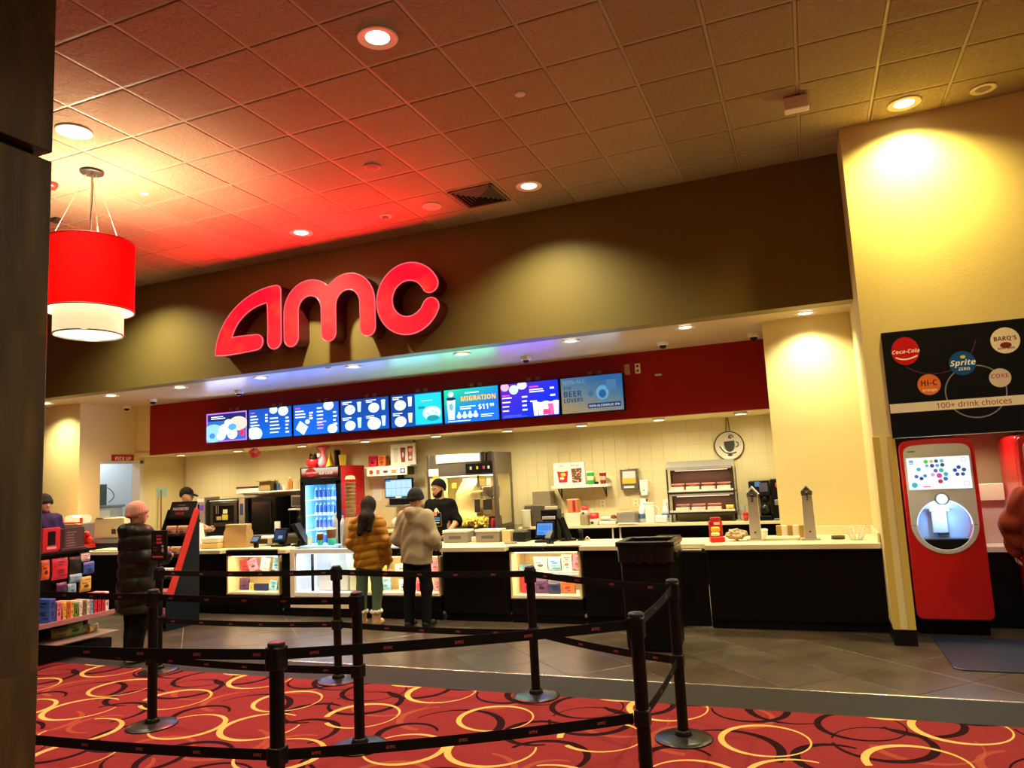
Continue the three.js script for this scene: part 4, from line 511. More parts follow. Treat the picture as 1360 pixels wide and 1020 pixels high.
// ---------- popcorn machine ----------
{
  const o = thing('popcorn_machine', 'large stainless popcorn machine with a lit header and side window', 'popcorn machine', [-5.525, 0, -11.3]);
  const ss = mt(0x7d7268, 0.38, 0.75), inside = mt(0xf2dfa0, 0.55);
  M('base_cabinet', rbx(-0.645, 0.645, 0.0, 0.93, -0.73, 0, 0.008), ss, o);
  for (const s of [-1, 1]) M('corner_post', rbx(s * 0.62 - 0.025, s * 0.62 + 0.025, 0.93, 2.2, -0.05, 0.0, 0.005), ss, o);
  M('left_side', bx(-0.645, -0.63, 0.93, 2.2, -0.73, -0.05), ss, o); M('back_panel', bx(-0.63, 0.63, 0.93, 2.2, -0.73, -0.715), inside, o);
  M('right_side_frame', [bx(0.63, 0.645, 0.93, 0.99, -0.73, -0.05), bx(0.63, 0.645, 1.83, 2.2, -0.73, -0.05), bx(0.63, 0.645, 0.99, 1.83, -0.73, -0.66), bx(0.63, 0.645, 0.99, 1.83, -0.1, -0.05)], ss, o);
  M('side_window', bx(0.634, 0.64, 0.99, 1.83, -0.66, -0.1), glassPane, o);
  M('hood', rbx(-0.62, 0.62, 1.83, 2.2, -0.7, -0.02, 0.006), ss, o);
  M('sign_header', rbx(-0.46, 0.38, 2.05, 2.195, -0.02, 0.0, 0.005), mt(0xcfc8b8, 0.4), o); M('sign_panel', T(new THREE.PlaneGeometry(0.82, 0.125), -0.04, 2.123, 0.002), glow(0xfff8e6, 1.35), o);
  light(new THREE.RectAreaLight(0xfff0d0, 8, 0.82, 0.125), -0.04, 2.123, 0.01, -5.565, 2.123, 0, o);
  for (const x of [0.44, 0.56]) M('vent_hood', rbx(x - 0.045, x + 0.045, 2.04, 2.21, -0.01, 0.03, 0.02), mt(0x4a403a, 0.4, 0.6), o);
  const cp = M('control_panel', rbx(0.1, 0.58, 1.86, 2.02, -0.02, 0.008, 0.005), mt(0x141214, 0.35), o); for (const [x, c] of [[0.2, 0xd8d8d8], [0.32, 0xd8c040], [0.44, 0xd04050], [0.53, 0xe0e0e0]]) M('switch', rbx(x - 0.018, x + 0.018, 1.92, 1.97, 0.008, 0.016, 0.004), mt(c, 0.4), cp);
  M('notice', rbx(-0.61, -0.43, 1.84, 1.96, -0.018, 0.004, 0.003), white, o); M('notice', rbx(-0.53, -0.4, 1.8, 1.835, -0.018, 0.006, 0.003), mt(0xd8c228, 0.5), o);
  M('left_window', rbx(-0.595, -0.26, 0.98, 1.8, -0.018, -0.008, 0.004), mt(0xe6d49a, 0.4), o);
  const kt = M('kettle', [lathe([[0, 0], [0.16, 0.0], [0.17, 0.06], [0.17, 0.2], [0.15, 0.21], [0.0, 0.2]], 26, 0.38, 1.42, -0.35)], mt(0xa8a098, 0.25, 0.9), o); M('kettle_arm', [rod([0.38, 1.6, -0.35], [0.38, 1.83, -0.35], 0.02), rod([0.2, 1.5, -0.3], [0.56, 1.5, -0.3], 0.015)], steel, kt);
  for (let i = 0; i < 6; i++) { const g = rbx(-0.02, 0.02, -0.16, 0.16, -0.02, 0.0, 0.004); g.rotateZ(-0.6); M('chute_slat', g.translate(-0.1 + i * 0.048, 1.64, -0.2), mt(0xf0e2b4, 0.45), o); }
  M('chute_ledge', bx(-0.02, 0.4, 1.54, 1.56, -0.5, -0.2), mt(0xf0e2b4, 0.45), o);
  M('chute_plate', (() => { const g = bx(-0.3, 0.12, 0, 0.5, -0.005, 0.005); g.rotateX(-0.25); return g.translate(0.0, 1.02, -0.3); })(), mt(0xf2e4b0, 0.5), o);
  for (const [x, y, w, h, c] of [[0.05, 1.72, 0.09, 0.1, 0xe8e4d8], [-0.16, 1.66, 0.09, 0.09, 0xe0d050], [0.36, 1.77, 0.11, 0.08, 0xe8d860], [0.5, 1.72, 0.1, 0.16, 0xe6e0d0], [0.3, 1.72, 0.04, 0.2, 0x5a4a40], [0.45, 1.2, 0.16, 0.07, 0x7a6a50]]) M('hanging_tag', rbx(x - w / 2, x + w / 2, y - h / 2, y + h / 2, -0.06, -0.05, 0.004), mt(c, 0.5), o);
  M('scoop_rack', [rod([0.16, 1.42, -0.08], [0.56, 1.42, -0.08], 0.008), rbx(0.2, 0.3, 1.2, 1.42, -0.1, -0.07, 0.01), rbx(0.36, 0.52, 1.24, 1.42, -0.1, -0.07, 0.01)], mt(0x4a4038, 0.4, 0.6), o);
  M('salt_shaker', lathe([[0, 0], [0.035, 0], [0.035, 0.12], [0.025, 0.16], [0, 0.16]], 14, 0.52, 0.935, -0.1), mt(0xc83048, 0.4), o); M('seasoning_box', rbx(0.42, 0.6, 0.935, 1.13, -0.3, -0.14, 0.01), mt(0x5a1818, 0.5), o);
  const pg = new THREE.IcosahedronGeometry(0.02, 0), pops = []; for (let i = 0; i < 700; i++) { const x = rnd(-0.3, 0.4), z = rnd(-0.6, -0.06), hmax = 0.17 * (1 - Math.abs(x - 0.1) * 0.7); const g = pg.clone(); g.scale(rnd(0.8, 1.3), rnd(0.8, 1.2), rnd(0.8, 1.3)); g.rotateY(rnd(0, 6)); pops.push(g.translate(x, 0.945 + hmax * Math.sqrt(rnd()), z)); }
  const pc = M('popcorn', pops, mt(0xf0d868, 0.7), o); pc.userData.kind = 'stuff';
  M('light_tube', T(new THREE.CylinderGeometry(0.012, 0.012, 1.0, 10).rotateZ(Math.PI / 2), 0.05, 1.815, -0.1), glow(0xfff0c8, 2.2), o);
  light(new THREE.RectAreaLight(0xffe6a8, 55, 1.0, 0.05), 0.05, 1.795, -0.12, -5.5, -3, -11.75, o);
}
// ---------- right wall shelf ----------
{ const o = thing('mounted_shelf', 'white wall shelf with popcorn photo board right of the popcorn machine', 'shelf', [0, 0, 0]); M('board', rbx(-4.07, -3.1, 1.53, 1.575, -12.04, -11.75, 0.005), white, o); for (const x of [-3.98, -3.2]) M('bracket', [rbx(x - 0.01, x + 0.01, 1.36, 1.53, -12.04, -12.015, 0.003), rod([x, 1.38, -12.02], [x, 1.525, -11.85], 0.01, 8)], mt(0x2e2824, 0.5), o); }
photoBoard('white photo board with a red bucket and a brown bag on the right shelf', -4.05, -3.5, 1.576, 1.955, -11.85, (x, w, h) => { x.fillStyle = '#dcdbe6'; x.fillRect(0, 0, w, h); txt(x, 'CLASSIC', 40, 28, 12, '#7a7484'); txt(x, 'ROCKY ROAD', 144, 28, 12, '#7a7484'); cup(x, 74, 60, 170, 96, '#c41a20', '#f0e8d8'); blob(x, 78, 100, 22, 16, '#f0c060'); blob(x, 66, 134, 18, 12, '#f8f0e0'); x.fillStyle = '#6a4434'; x.beginPath(); x.moveTo(148, 52); x.lineTo(236, 48); x.lineTo(228, 174); x.lineTo(156, 176); x.fill(); for (let i = 0; i < 60; i++) blob(x, 152 + 78 * hash2(i, 9, 1), 56 + 110 * hash2(i, 9, 2), 6, 5, ['#8a5c48', '#d8b8a0', '#4a2c20'][i % 3]); });
function cupThing(label, x, y, z, r, h, col, lidCol) { const o = thing('drink_cup', label, 'cup', [x, y, z]); M('cup', lathe([[0, 0], [r * 0.72, 0], [r, h], [r * 0.9, h], [0, h * 0.98]], 20), mt(col, 0.4), o); M('lid', lathe([[r * 1.06, h - 0.004], [r * 1.06, h + 0.012], [r * 0.6, h + 0.02], [0, h + 0.02]], 20), mt(lidCol, 0.4), o); M('print_band', lathe([[r * 0.85, h * 0.35], [r * 0.945, h * 0.7]], 20), mt(lidCol, 0.4), o); return o; }
cupThing('green drink cup on the right wall shelf', -3.41, 1.575, -11.86, 0.062, 0.2, 0x2aa838, 0xcfe8c0); cupThing('dark red drink cup at the right end of the wall shelf', -3.2, 1.575, -11.86, 0.058, 0.185, 0x8c1420, 0xd8a8a0);
tag(M('small_tub', lathe([[0, 0], [0.03, 0], [0.034, 0.04], [0, 0.045]], 14, -3.3, 1.575, -11.82), mt(0x1c1a1a, 0.5)), 'small black pot between green and red cups on the shelf', 'pot');
{ const o = thing('towel_dispenser', 'steel paper towel dispenser with a pink and yellow notice', 'towel dispenser', [-2.785, 1.46, -12.04]); M('body', rbx(-0.145, 0.145, 0, 0.34, 0, 0.1, 0.008), mt(0x8a7f72, 0.35, 0.75), o); M('notice', bx(-0.1, 0.11, 0.19, 0.3, 0.1, 0.103), mt(0xe4c8d0, 0.6), o); M('notice', bx(-0.11, 0.11, 0.1, 0.2, 0.1, 0.1025), mt(0xd8a830, 0.6), o); M('slot', bx(-0.09, 0.08, 0.03, 0.06, 0.1, 0.102), mt(0xe8e4dc, 0.5), o); M('lock', T(new THREE.CylinderGeometry(0.012, 0.012, 0.02, 10), 0, 0.345, 0.05), steel, o); }
{ const o = thing('soap_dispenser', 'white wall soap dispenser beside the towel dispenser', 'soap dispenser', [-2.55, 1.35, -12.04]); M('body', rbx(-0.07, 0.07, 0.05, 0.26, 0, 0.1, 0.025), white, o); M('push_bar', rbx(-0.055, 0.055, 0, 0.06, 0.02, 0.11, 0.025), white, o); M('window', bx(-0.012, 0.012, 0.085, 0.1, 0.1, 0.102), mt(0x3a3430, 0.3), o); }
for (const [x, l] of [[-3.28, 'cream wall socket above the red tins'], [-2.72, 'cream wall socket behind the spray bottle'], [-4.15, 'cream wall socket above the candy cartons']]) { const o = thing('power_socket', l, 'socket', [x, 1.24, -12.046]); M('plate', rbx(-0.045, 0.045, -0.065, 0.065, 0, 0.008, 0.004), mt(0xe8deb0, 0.4), o); for (const s of [-1, 1]) M('outlet', rbx(-0.016, 0.016, s * 0.03 - 0.014, s * 0.03 + 0.014, 0.008, 0.011, 0.002), mt(0xb8ac84, 0.4), o); }
// things on the back counter
const BL = 0.926, BR = 0.941;
{ const o = thing('stock_box', 'low steel box carrying the grey carton', 'steel box', [-4.28, BL, -11.85]); M('bin', rbx(-0.27, 0.2, 0, 0.33, -0.2, 0.16, 0.01), mt(0x6e645c, 0.4, 0.7), o); M('lid', rbx(-0.28, 0.21, 0.33, 0.345, -0.21, 0.17, 0.004), steel, o); }
tag(M('carton', rbx(-4.42, -4.1, 1.272, 1.49, -12.0, -11.76, 0.006), mt(0x7d7058, 0.7)), 'grey-brown carton on the steel box', 'carton');
tag(M('canister', lathe([[0, 0], [0.075, 0], [0.075, 0.26], [0.08, 0.265], [0.08, 0.28], [0, 0.285]], 22, -4.48, BL, -11.58), mt(0xd2cdb8, 0.4)), 'white round canister beside the steel box', 'canister');
{ const o = thing('candy_carton', 'orange and red popcorn carton on the white box', 'carton', [-3.68, 1.131, -11.72]); M('carton', rbx(-0.09, 0.08, 0, 0.21, -0.08, 0.08, 0.005), mt(0xc87848, 0.5), o); M('print', bx(0.0, 0.05, 0.02, 0.2, 0.08, 0.083), mt(0x9a1e2c, 0.5), o); M('top', rbx(-0.1, 0.07, 0.21, 0.22, -0.08, 0.08, 0.003), mt(0xe4c8a0, 0.5), o); }
tag(M('white_box', rbx(-3.8, -3.55, BL, 1.13, -11.84, -11.6, 0.008), mt(0xe2d8c0, 0.6)), 'white box under the orange popcorn carton', 'box');
pack('bag', 'orange pretzel bag left of the popcorn carton', 'snack bags', 'orange', -3.99, BL + 0.004, -11.7, 0.14, 0.24, 0.08, 0.2, 0, 2); pack('bag', 'tan pretzel bag leaning by the white box', 'snack bags', 'olive', -3.87, BL + 0.006, -11.6, 0.1, 0.22, 0.07, -0.2, 0.05, 1);
for (const [x, y, l, k] of [[-3.48, BL + 0.165, 'red-topped tin standing on the tan box', 0.8], [-3.33, BL, 'large red-topped white tin on the back counter', 1.05]]) { const o = thing('tin', l, 'tin', [x, y, -11.66]); M('body', lathe([[0, 0], [0.07 * k, 0], [0.07 * k, 0.12 * k], [0, 0.12 * k]], 22), mt(0xe8dcd0, 0.4), o); M('red_band', lathe([[0.072 * k, 0.1 * k], [0.072 * k, 0.185 * k], [0, 0.19 * k]], 22), mt(0xc41820, 0.4), o); M('label', bx(-0.04 * k, 0.0, 0.02 * k, 0.06 * k, 0.068 * k, 0.072 * k), mt(0x2a2424, 0.5), o); }
tag(M('tan_box', rbx(-3.56, -3.43, BL, BL + 0.164, -11.74, -11.6, 0.006), mt(0x9c8c68, 0.6)), 'tan box under the small red tin', 'box');
{ const o = thing('food_tray', 'clear tray of wrapped cookies on the back counter', 'tray', [-3.12, BL, -11.7]); M('tray', rbx(-0.12, 0.16, 0.0, 0.06, -0.12, 0.12, 0.02), mt(0xd8d8d0, 0.3), o); M('lid', rbx(-0.11, 0.15, 0.06, 0.11, -0.11, 0.11, 0.03), acrylic, o); M('cookie', sph(0.05, 0.1, 0.12, 0.0, 1, 0.7, 1, 12), mt(0x7a3a24, 0.7), o); M('wrap', sph(0.07, -0.03, 0.1, 0.02, 1.2, 0.5, 0.8, 12), mt(0xe4ddd4, 0.5), o); }
{ const o = thing('acrylic_bin', 'smoky clear acrylic bin in front of the wall socket', 'bin', [-2.78, BR, -11.72]); M('shell', [rbx(-0.16, 0.14, 0, 0.01, -0.13, 0.13, 0.003), rbx(-0.16, 0.14, 0, 0.17, -0.13, -0.12, 0.003), rbx(-0.16, -0.15, 0, 0.17, -0.13, 0.13, 0.003), rbx(0.13, 0.14, 0, 0.17, -0.13, 0.13, 0.003), rbx(-0.16, 0.14, 0, 0.17, 0.12, 0.13, 0.003)], mt(0x9c9488, 0.2, 0.3), o); M('lid', rbx(-0.15, 0.13, 0.17, 0.185, -0.12, 0.12, 0.006), mt(0xa8a196, 0.25, 0.3), o); M('base_tray', rbx(-0.14, 0.18, -0.0, 0.012, 0.1, 0.2, 0.004), white, o); }
function sprayBottle(label, x, y, z, c, k = 1, turn = 0) { const o = thing('spray_bottle', label, 'spray bottle', [x, y, z], turn); M('body', lathe([[0, 0], [0.05 * k, 0], [0.05 * k, 0.14 * k], [0.03 * k, 0.2 * k], [0.018 * k, 0.23 * k], [0.018 * k, 0.25 * k], [0, 0.25 * k]], 18), mt(0xdfe2ee, 0.35), o); M('label', lathe([[0.051 * k, 0.05 * k], [0.051 * k, 0.11 * k]], 18), mt(c, 0.4), o); M('trigger_head', [rbx(-0.018 * k, 0.055 * k, 0.25 * k, 0.3 * k, -0.016 * k, 0.016 * k, 0.008), rbx(0.03 * k, 0.042 * k, 0.19 * k, 0.25 * k, -0.008 * k, 0.008 * k, 0.004)], mt(0xe6e6ea, 0.4), o); M('nozzle', rbx(0.055 * k, 0.075 * k, 0.265 * k, 0.29 * k, -0.01 * k, 0.01 * k, 0.004), mt(0x22242a, 0.4), o); }
sprayBottle('white spray bottle with a blue label behind the acrylic bin', -2.57, BR, -11.8, 0x4a6aa8, 1.25); sprayBottle('spray bottle leaning by the white pitcher', -2.22, BR, -11.88, 0x5a7ab8, 1.15, 0.5);
{ const o = thing('pitcher', 'tall white square pitcher on the back counter', 'pitcher', [-2.42, BR, -11.68]); M('jug', [rbx(-0.065, 0.065, 0, 0.3, -0.07, 0.07, 0.012)], mt(0xe4e6de, 0.35), o); M('handle', tube([[0.065, 0.26, 0], [0.12, 0.24, 0], [0.12, 0.1, 0], [0.065, 0.07, 0]], 0.01, 16, 8), mt(0xe4e6de, 0.35), o); M('rim', rbx(-0.07, 0.07, 0.295, 0.312, -0.075, 0.075, 0.006), white, o); }
tag(M('wipes_bin', [rbx(-2.33, -2.14, BR, 1.06, -11.63, -11.54, 0.02)], mt(0xdfe0e6, 0.4)), 'low white tub between pitcher and warming cabinet', 'tub');
// heated snack cabinet
{
  const o = thing('warming_cabinet', 'two-tier heated snack cabinet with a sloping steel hood', 'warming cabinet', [-1.61, BR, -11.62]), sl = mt(0xc8c6c8, 0.3, 0.7);
  const hood = poly([[0.0, 0.8], [0.0, 0.84], [-0.12, 0.93], [-0.4, 0.93], [-0.4, 0.8]]); const hg = ext(hood, 1.0, 0.004); hg.rotateY(-Math.PI / 2).translate(0.5, 0, 0); hg.rotateY(0); M('hood', hg.scale(1, 1, 1), sl, o);
  for (const s of [-1, 1]) M('side_frame', [rbx(s * 0.495 - 0.012, s * 0.495 + 0.012, 0.13, 0.82, -0.012, 0.012, 0.004), rbx(s * 0.495 - 0.012, s * 0.495 + 0.012, 0.13, 0.82, -0.4, -0.376, 0.004)], mt(0x3a3632, 0.4, 0.5), o);
  M('side_panel', bx(0.492, 0.498, 0.14, 0.82, -0.38, -0.01), mt(0xc4c2bc, 0.3, 0.6), o);
  for (const [y, nm] of [[0.46, 'upper_shelf'], [0.15, 'lower_shelf']]) { M(nm, rbx(-0.5, 0.5, y - 0.03, y, -0.4, 0.01, 0.005), mt(0x2c2826, 0.4, 0.4), o); M('price_rail', rbx(-0.5, 0.5, y, y + 0.03, 0.0, 0.012, 0.004), mt(0xcfcabe, 0.4), o); }
  M('back_panel', bx(-0.5, 0.5, 0.13, 0.82, -0.4, -0.39), mt(0x5a3c34, 0.5), o); M('mid_hood', rbx(-0.5, 0.5, 0.4, 0.432, -0.38, 0.005, 0.005), sl, o);
  for (const [x, z] of [[-0.46, -0.02], [0.46, -0.02], [-0.46, -0.38], [0.46, -0.38]]) M('leg', cyl(0.015, 0.015, 0.13, x, 0, z, 10), mt(0x4a4642, 0.4, 0.5), o);
  for (const y of [0.79, 0.39]) { M('heat_light', rbx(-0.4, 0.4, y - 0.012, y, -0.22, -0.18, 0.005), glow(0xffd8a8, 1.4), o); light(new THREE.RectAreaLight(0xffdcb0, 18, 0.8, 0.06), 0, y - 0.02, -0.2, -1.61, -3, -11.82, o); }
  for (let i = 0; i < 4; i++) { const a = thing('hot_dog_box', 'white snack box on the upper shelf of the warming cabinet, ' + ORD[i] + ' from the left', 'snack box', [-1.61 - 0.36 + i * 0.235, BR + 0.462, -11.71], 0, 'snack boxes in the warming cabinet'); M('box', rbx(-0.1, 0.1, 0, 0.075, -0.07, 0.07, 0.006), mt(0xdcc8b8, 0.6), a); M('box_lid', rbx(-0.1, 0.1, 0.1, 0.125, -0.1, 0.02, 0.006), mt(0xa86a5c, 0.6), a); M('snack', sph(0.05, 0, 0.08, -0.02, 1.7, 0.6, 0.9, 12), mt(0x8a3a34, 0.7), a); }
  for (let i = 0; i < 3; i++) { const a = thing('hot_dog_box', 'white snack box on the lower shelf of the warming cabinet, ' + ORD[i] + ' from the left', 'snack box', [-1.61 - 0.3 + i * 0.24, BR + 0.152, -11.71], 0, 'snack boxes in the warming cabinet'); M('box', rbx(-0.1, 0.1, 0, 0.07, -0.07, 0.07, 0.006), mt(0xe0cdbc, 0.6), a); M('box_lid', rbx(-0.1, 0.1, 0.09, 0.115, -0.1, 0.02, 0.006), mt(0x9c6658, 0.6), a); M('snack', sph(0.05, 0, 0.075, -0.02, 1.7, 0.6, 0.9, 12), mt(0x8e443a, 0.7), a); }
  pack('bag', 'small yellow bag at the right of the lower warming shelf', 'warming cabinet bag', 'yellow', -1.2, BR + 0.152, -11.7, 0.12, 0.09, 0.06, 0, 0, 0);
}
// round coffee sign hanging on the wall
{ const o = thing('coffee_sign', 'round hanging wooden sign with a black coffee cup', 'sign', [-1.17, 2.08, -12.02]);
  const t = canvas(256, 256, (x, w) => { x.fillStyle = '#d8d0c0'; x.fillRect(0, 0, w, w); blob(x, 128, 90, 118, 80, '#b8aa98'); blob(x, 128, 128, 126, 126, 'rgba(200,188,170,.6)'); x.fillStyle = '#2a2827'; x.beginPath(); x.moveTo(84, 88); x.lineTo(178, 82); x.bezierCurveTo(184, 150, 166, 180, 134, 184); x.bezierCurveTo(96, 184, 82, 140, 84, 88); x.fill(); x.strokeStyle = '#2a2827'; x.lineWidth = 9; x.beginPath(); x.arc(190, 118, 22, -1.6, 1.9); x.stroke(); x.beginPath(); x.arc(150, 50, 20, 2.6, 6.6); x.stroke(); x.beginPath(); x.arc(146, 52, 8, 0, 6); x.stroke(); x.lineWidth = 12; x.beginPath(); x.moveTo(46, 128); x.quadraticCurveTo(76, 196, 132, 200); x.quadraticCurveTo(170, 200, 190, 188); x.stroke(); x.fillStyle = '#f0eae0'; x.beginPath(); x.moveTo(60, 120); x.quadraticCurveTo(84, 170, 112, 186); x.lineTo(96, 186); x.quadraticCurveTo(64, 160, 52, 120); x.fill(); blob(x, 132, 214, 22, 12, '#2a2827'); for (let i = 0; i < 16; i++) { x.fillStyle = '#efe8dc'; x.fillRect(70 + i * 8, 222 + (i % 3) * 4, 4, 16); } }, { clamp: true });
  M('rim', T(new THREE.TorusGeometry(0.222, 0.009, 10, 48), 0, 0, 0.012), mt(0x4a4038, 0.6), o); M('disc', T(new THREE.CylinderGeometry(0.22, 0.22, 0.02, 48).rotateX(Math.PI / 2), 0, 0, 0), mt(0x8a7a64, 0.6), o); M('print', T(new THREE.CircleGeometry(0.218, 48), 0, 0, 0.0108), new THREE.MeshPhysicalMaterial({ map: t, roughness: 0.6 }), o); M('rope', [rod([-0.03, 0.22, 0], [-0.01, 0.46, -0.02], 0.009, 8), rod([0.03, 0.22, 0], [0.01, 0.46, -0.02], 0.009, 8)], mt(0x8a6c34, 0.8), o); }
// coffee brewers
{ const o = thing('coffee_brewer', 'black and steel coffee brewer beside the right pier', 'coffee brewer', [-0.75, BR, -11.6]); M('tower', rbx(-0.15, 0.0, 0, 0.58, -0.35, -0.05, 0.012), mt(0x9a948c, 0.35, 0.7), o); M('head', rbx(-0.15, 0.15, 0.36, 0.585, -0.35, 0.02, 0.012), mt(0x141316, 0.3), o); M('control_display', rbx(0.0, 0.12, 0.42, 0.55, 0.02, 0.026, 0.004), mt(0x4a4660, 0.3), o); M('base', rbx(-0.15, 0.15, 0, 0.07, -0.35, 0.05, 0.01), blackP, o); M('brew_basket', lathe([[0.03, 0], [0.065, 0.03], [0.07, 0.1], [0, 0.1]], 18, 0.06, 0.26, -0.06), blackP, o); M('server', lathe([[0, 0], [0.075, 0], [0.08, 0.1], [0.05, 0.17], [0, 0.18]], 20, 0.06, 0.07, -0.06), mt(0x1a1a1c, 0.25, 0.3), o); M('badge', bx(-0.06, 0.02, 0.5, 0.57, 0.02, 0.024), mt(0x3a6ab8, 0.4), o); }
{ const o = thing('coffee_grinder', 'narrow black grinder squeezed between brewer and pier', 'grinder', [-0.52, BR, -11.6]); M('body', rbx(-0.07, 0.07, 0, 0.6, -0.25, 0, 0.012), blackP, o); M('tag', bx(0.0, 0.05, 0.48, 0.55, 0, 0.004), mt(0xc84838, 0.5), o); M('chute', rbx(-0.03, 0.04, 0.22, 0.3, 0, 0.05, 0.008), steel, o); M('tray', rbx(-0.06, 0.06, 0.0, 0.03, 0, 0.06, 0.006), steel, o); }
cupThing('small red cup on the back counter beside the brewer', -0.98, BR, -11.62, 0.045, 0.12, 0xb8282c, 0xd84848);
tag(M('glass_jar', lathe([[0, 0], [0.05, 0], [0.05, 0.22], [0.045, 0.22], [0.045, 0.01], [0, 0.01]], 20, -1.03, BR, -11.78), acrylic), 'tall clear jar behind the red cup', 'jar');
tag(M('storage_box', rbx(-2.35, -2.0, 0.622, 0.74, -11.85, -11.6, 0.01), mt(0xb8aa8c, 0.6)), 'pale carton on the shelf under the back counter', 'carton');
// ---------- things on the serving counter ----------
function terminal(label, x, z, turn, lit, k = 1) { const o = thing('till_terminal', label, 'till', [x, CT + 0.001, z], turn); M('foot', rbx(-0.12 * k, 0.12 * k, 0, 0.03, -0.1 * k, 0.1 * k, 0.012), blackP, o); M('neck', rbx(-0.05 * k, 0.05 * k, 0.03, 0.12, -0.06, 0.0, 0.012), blackP, o);
  const hd = M('screen_housing', (() => { const g = rbx(-0.125 * k, 0.125 * k, -0.09, 0.12, -0.03, 0.0, 0.01); g.rotateX(-0.3); return g.translate(0, 0.15, 0.02); })(), mt(0x101116, 0.35), o);
  M('screen_display', (() => { const g = new THREE.PlaneGeometry(0.21 * k, 0.15); g.translate(0, 0.015, 0.002); g.rotateX(-0.3); return g.translate(0, 0.15, 0.02); })(), lit, hd); return o; }
const blueScr = canvas(128, 96, (x, w, h) => { x.fillStyle = '#4e9af2'; x.fillRect(0, 0, w, h); x.fillStyle = '#2f6cc0'; for (let i = 0; i < 5; i++) for (let j = 0; j < 3; j++) x.fillRect(14 + i * 21, 20 + j * 14, 16, 8); x.fillRect(10, 74, 50, 10); }, { clamp: true }), dimScr = canvas(128, 96, (x, w, h) => { const g = x.createLinearGradient(0, 0, w, h); g.addColorStop(0, '#31507c'); g.addColorStop(1, '#16243c'); x.fillStyle = g; x.fillRect(0, 0, w, h); x.fillStyle = '#8fb0d0'; x.fillRect(44, 52, 52, 30); }, { clamp: true });
{ const o = terminal('customer-facing till with a bright blue screen beside the beige printer box', -3.25, -9.05, 0, glow(0xffffff, 0.95, blueScr)); light(new THREE.RectAreaLight(0x5aa8ff, 3, 0.2, 0.15), 0, 0.17, 0.05, -3.25, 1.1, 0, o);
  const p = thing('receipt_printer', 'black receipt printer with white slot behind the blue till screen', 'printer', [-3.25, CT + 0.001, -9.3]); M('stand', rbx(-0.1, 0.1, 0, 0.27, -0.1, 0.06, 0.01), blackP, p); M('body', rbx(-0.115, 0.115, 0.27, 0.4, -0.12, 0.08, 0.015), mt(0x16141a, 0.35), p); M('slot', rbx(-0.09, 0.09, 0.275, 0.315, 0.08, 0.09, 0.006), mt(0xd0d4d8, 0.3, 0.3), p); M('paper', rbx(-0.08, 0.09, 0.4, 0.44, -0.03, 0.0, 0.004), mt(0xe8dcb8, 0.6), p); }
{ const o = thing('till_screen', 'dark staff-side till screen leaning right of the blue screen', 'till', [-3.02, CT + 0.001, -9.2], 0.5); M('panel', (() => { const g = rbx(-0.03, 0.03, 0, 0.3, -0.12, 0.12, 0.01); g.rotateZ(0.32); return g.translate(0.03, 0.02, 0); })(), mt(0x14161e, 0.3), o); M('foot', rbx(-0.08, 0.12, 0, 0.025, -0.09, 0.09, 0.01), blackP, o); }
{ const o = thing('card_terminal', 'small black card terminal on a stalk in front of the blue till', 'card terminal', [-3.12, CT + 0.001, -8.85], -0.3); M('stalk', lathe([[0, 0], [0.05, 0], [0.045, 0.015], [0.016, 0.03], [0.014, 0.09], [0, 0.09]], 16), blackP, o); M('pad', (() => { const g = rbx(-0.04, 0.04, -0.06, 0.06, -0.012, 0.012, 0.006); g.rotateX(-0.8); return g.translate(0, 0.11, 0.01); })(), mt(0x1a1c22, 0.35), o); }
{ const o = thing('scanner_stand', 'little black scanner on a stand right of the till', 'scanner', [-2.82, CT + 0.001, -9.2]); M('foot', lathe([[0, 0], [0.05, 0], [0.04, 0.02], [0, 0.02]], 16), blackP, o); M('head', [rbx(-0.025, 0.025, 0.02, 0.1, -0.02, 0.02, 0.012), sph(0.034, 0, 0.12, 0.01, 1, 0.8, 1.2, 12)], blackP, o); }
tag(M('cable_coil', tube([[-2.75, CT + 0.02, -9.15], [-2.72, CT + 0.05, -9.13], [-2.69, CT + 0.02, -9.15], [-2.72, CT + 0.012, -9.17], [-2.76, CT + 0.012, -9.16]], 0.009, 30, 6), mt(0xb8b0a0, 0.5)), 'pale coiled cable beside the scanner stand', 'cable');
for (const [x, w, l, c] of [[-4.575, 0.36, 'left grey napkin dispenser with a pale lid beside the bearded server', 0x8c887c], [-4.09, 0.35, 'right grey napkin dispenser with a pale lid before the popcorn machine', 0x8e827c]]) { const o = thing('napkin_dispenser', l, 'napkin dispenser', [x, CT + 0.001, -9.2]); M('body', rbx(-w / 2, w / 2, 0, 0.135, -0.12, 0.1, 0.015), mt(c, 0.4, 0.3), o); M('lid', rbx(-w / 2 - 0.01, w / 2 + 0.01, 0.135, 0.17, -0.125, 0.105, 0.014), mt(0xd8d4c4, 0.4), o); M('slot', bx(-w / 4, w / 4, 0.05, 0.09, 0.1, 0.103), mt(0x5a5650, 0.4), o); }
tag(M('straw_box', rbx(-3.88, -3.76, CT + 0.001, 1.07, -9.26, -9.1, 0.006), mt(0xcbb684, 0.7)), 'tan straw carton right of the napkin dispensers', 'carton');
tag(M('lid_box', rbx(-3.72, -3.54, CT + 0.001, 1.05, -9.3, -9.08, 0.01), mt(0x1a201c, 0.4)), 'dark green-black box between straw carton and till', 'box');
tag(M('paper_slip', rbx(-4.36, -4.28, CT + 0.001, 0.99, -9.22, -9.16, 0.006), mt(0xe8e0c8, 0.6)), 'small white paper stack between the napkin dispensers', 'paper');
tag(M('coin_tray', rbx(-3.75, -3.6, CT + 0.001, CT + 0.025, -8.95, -8.85, 0.008), mt(0x8a7f6a, 0.4, 0.3)), 'small metal coin tray in front of the dark box', 'tray');
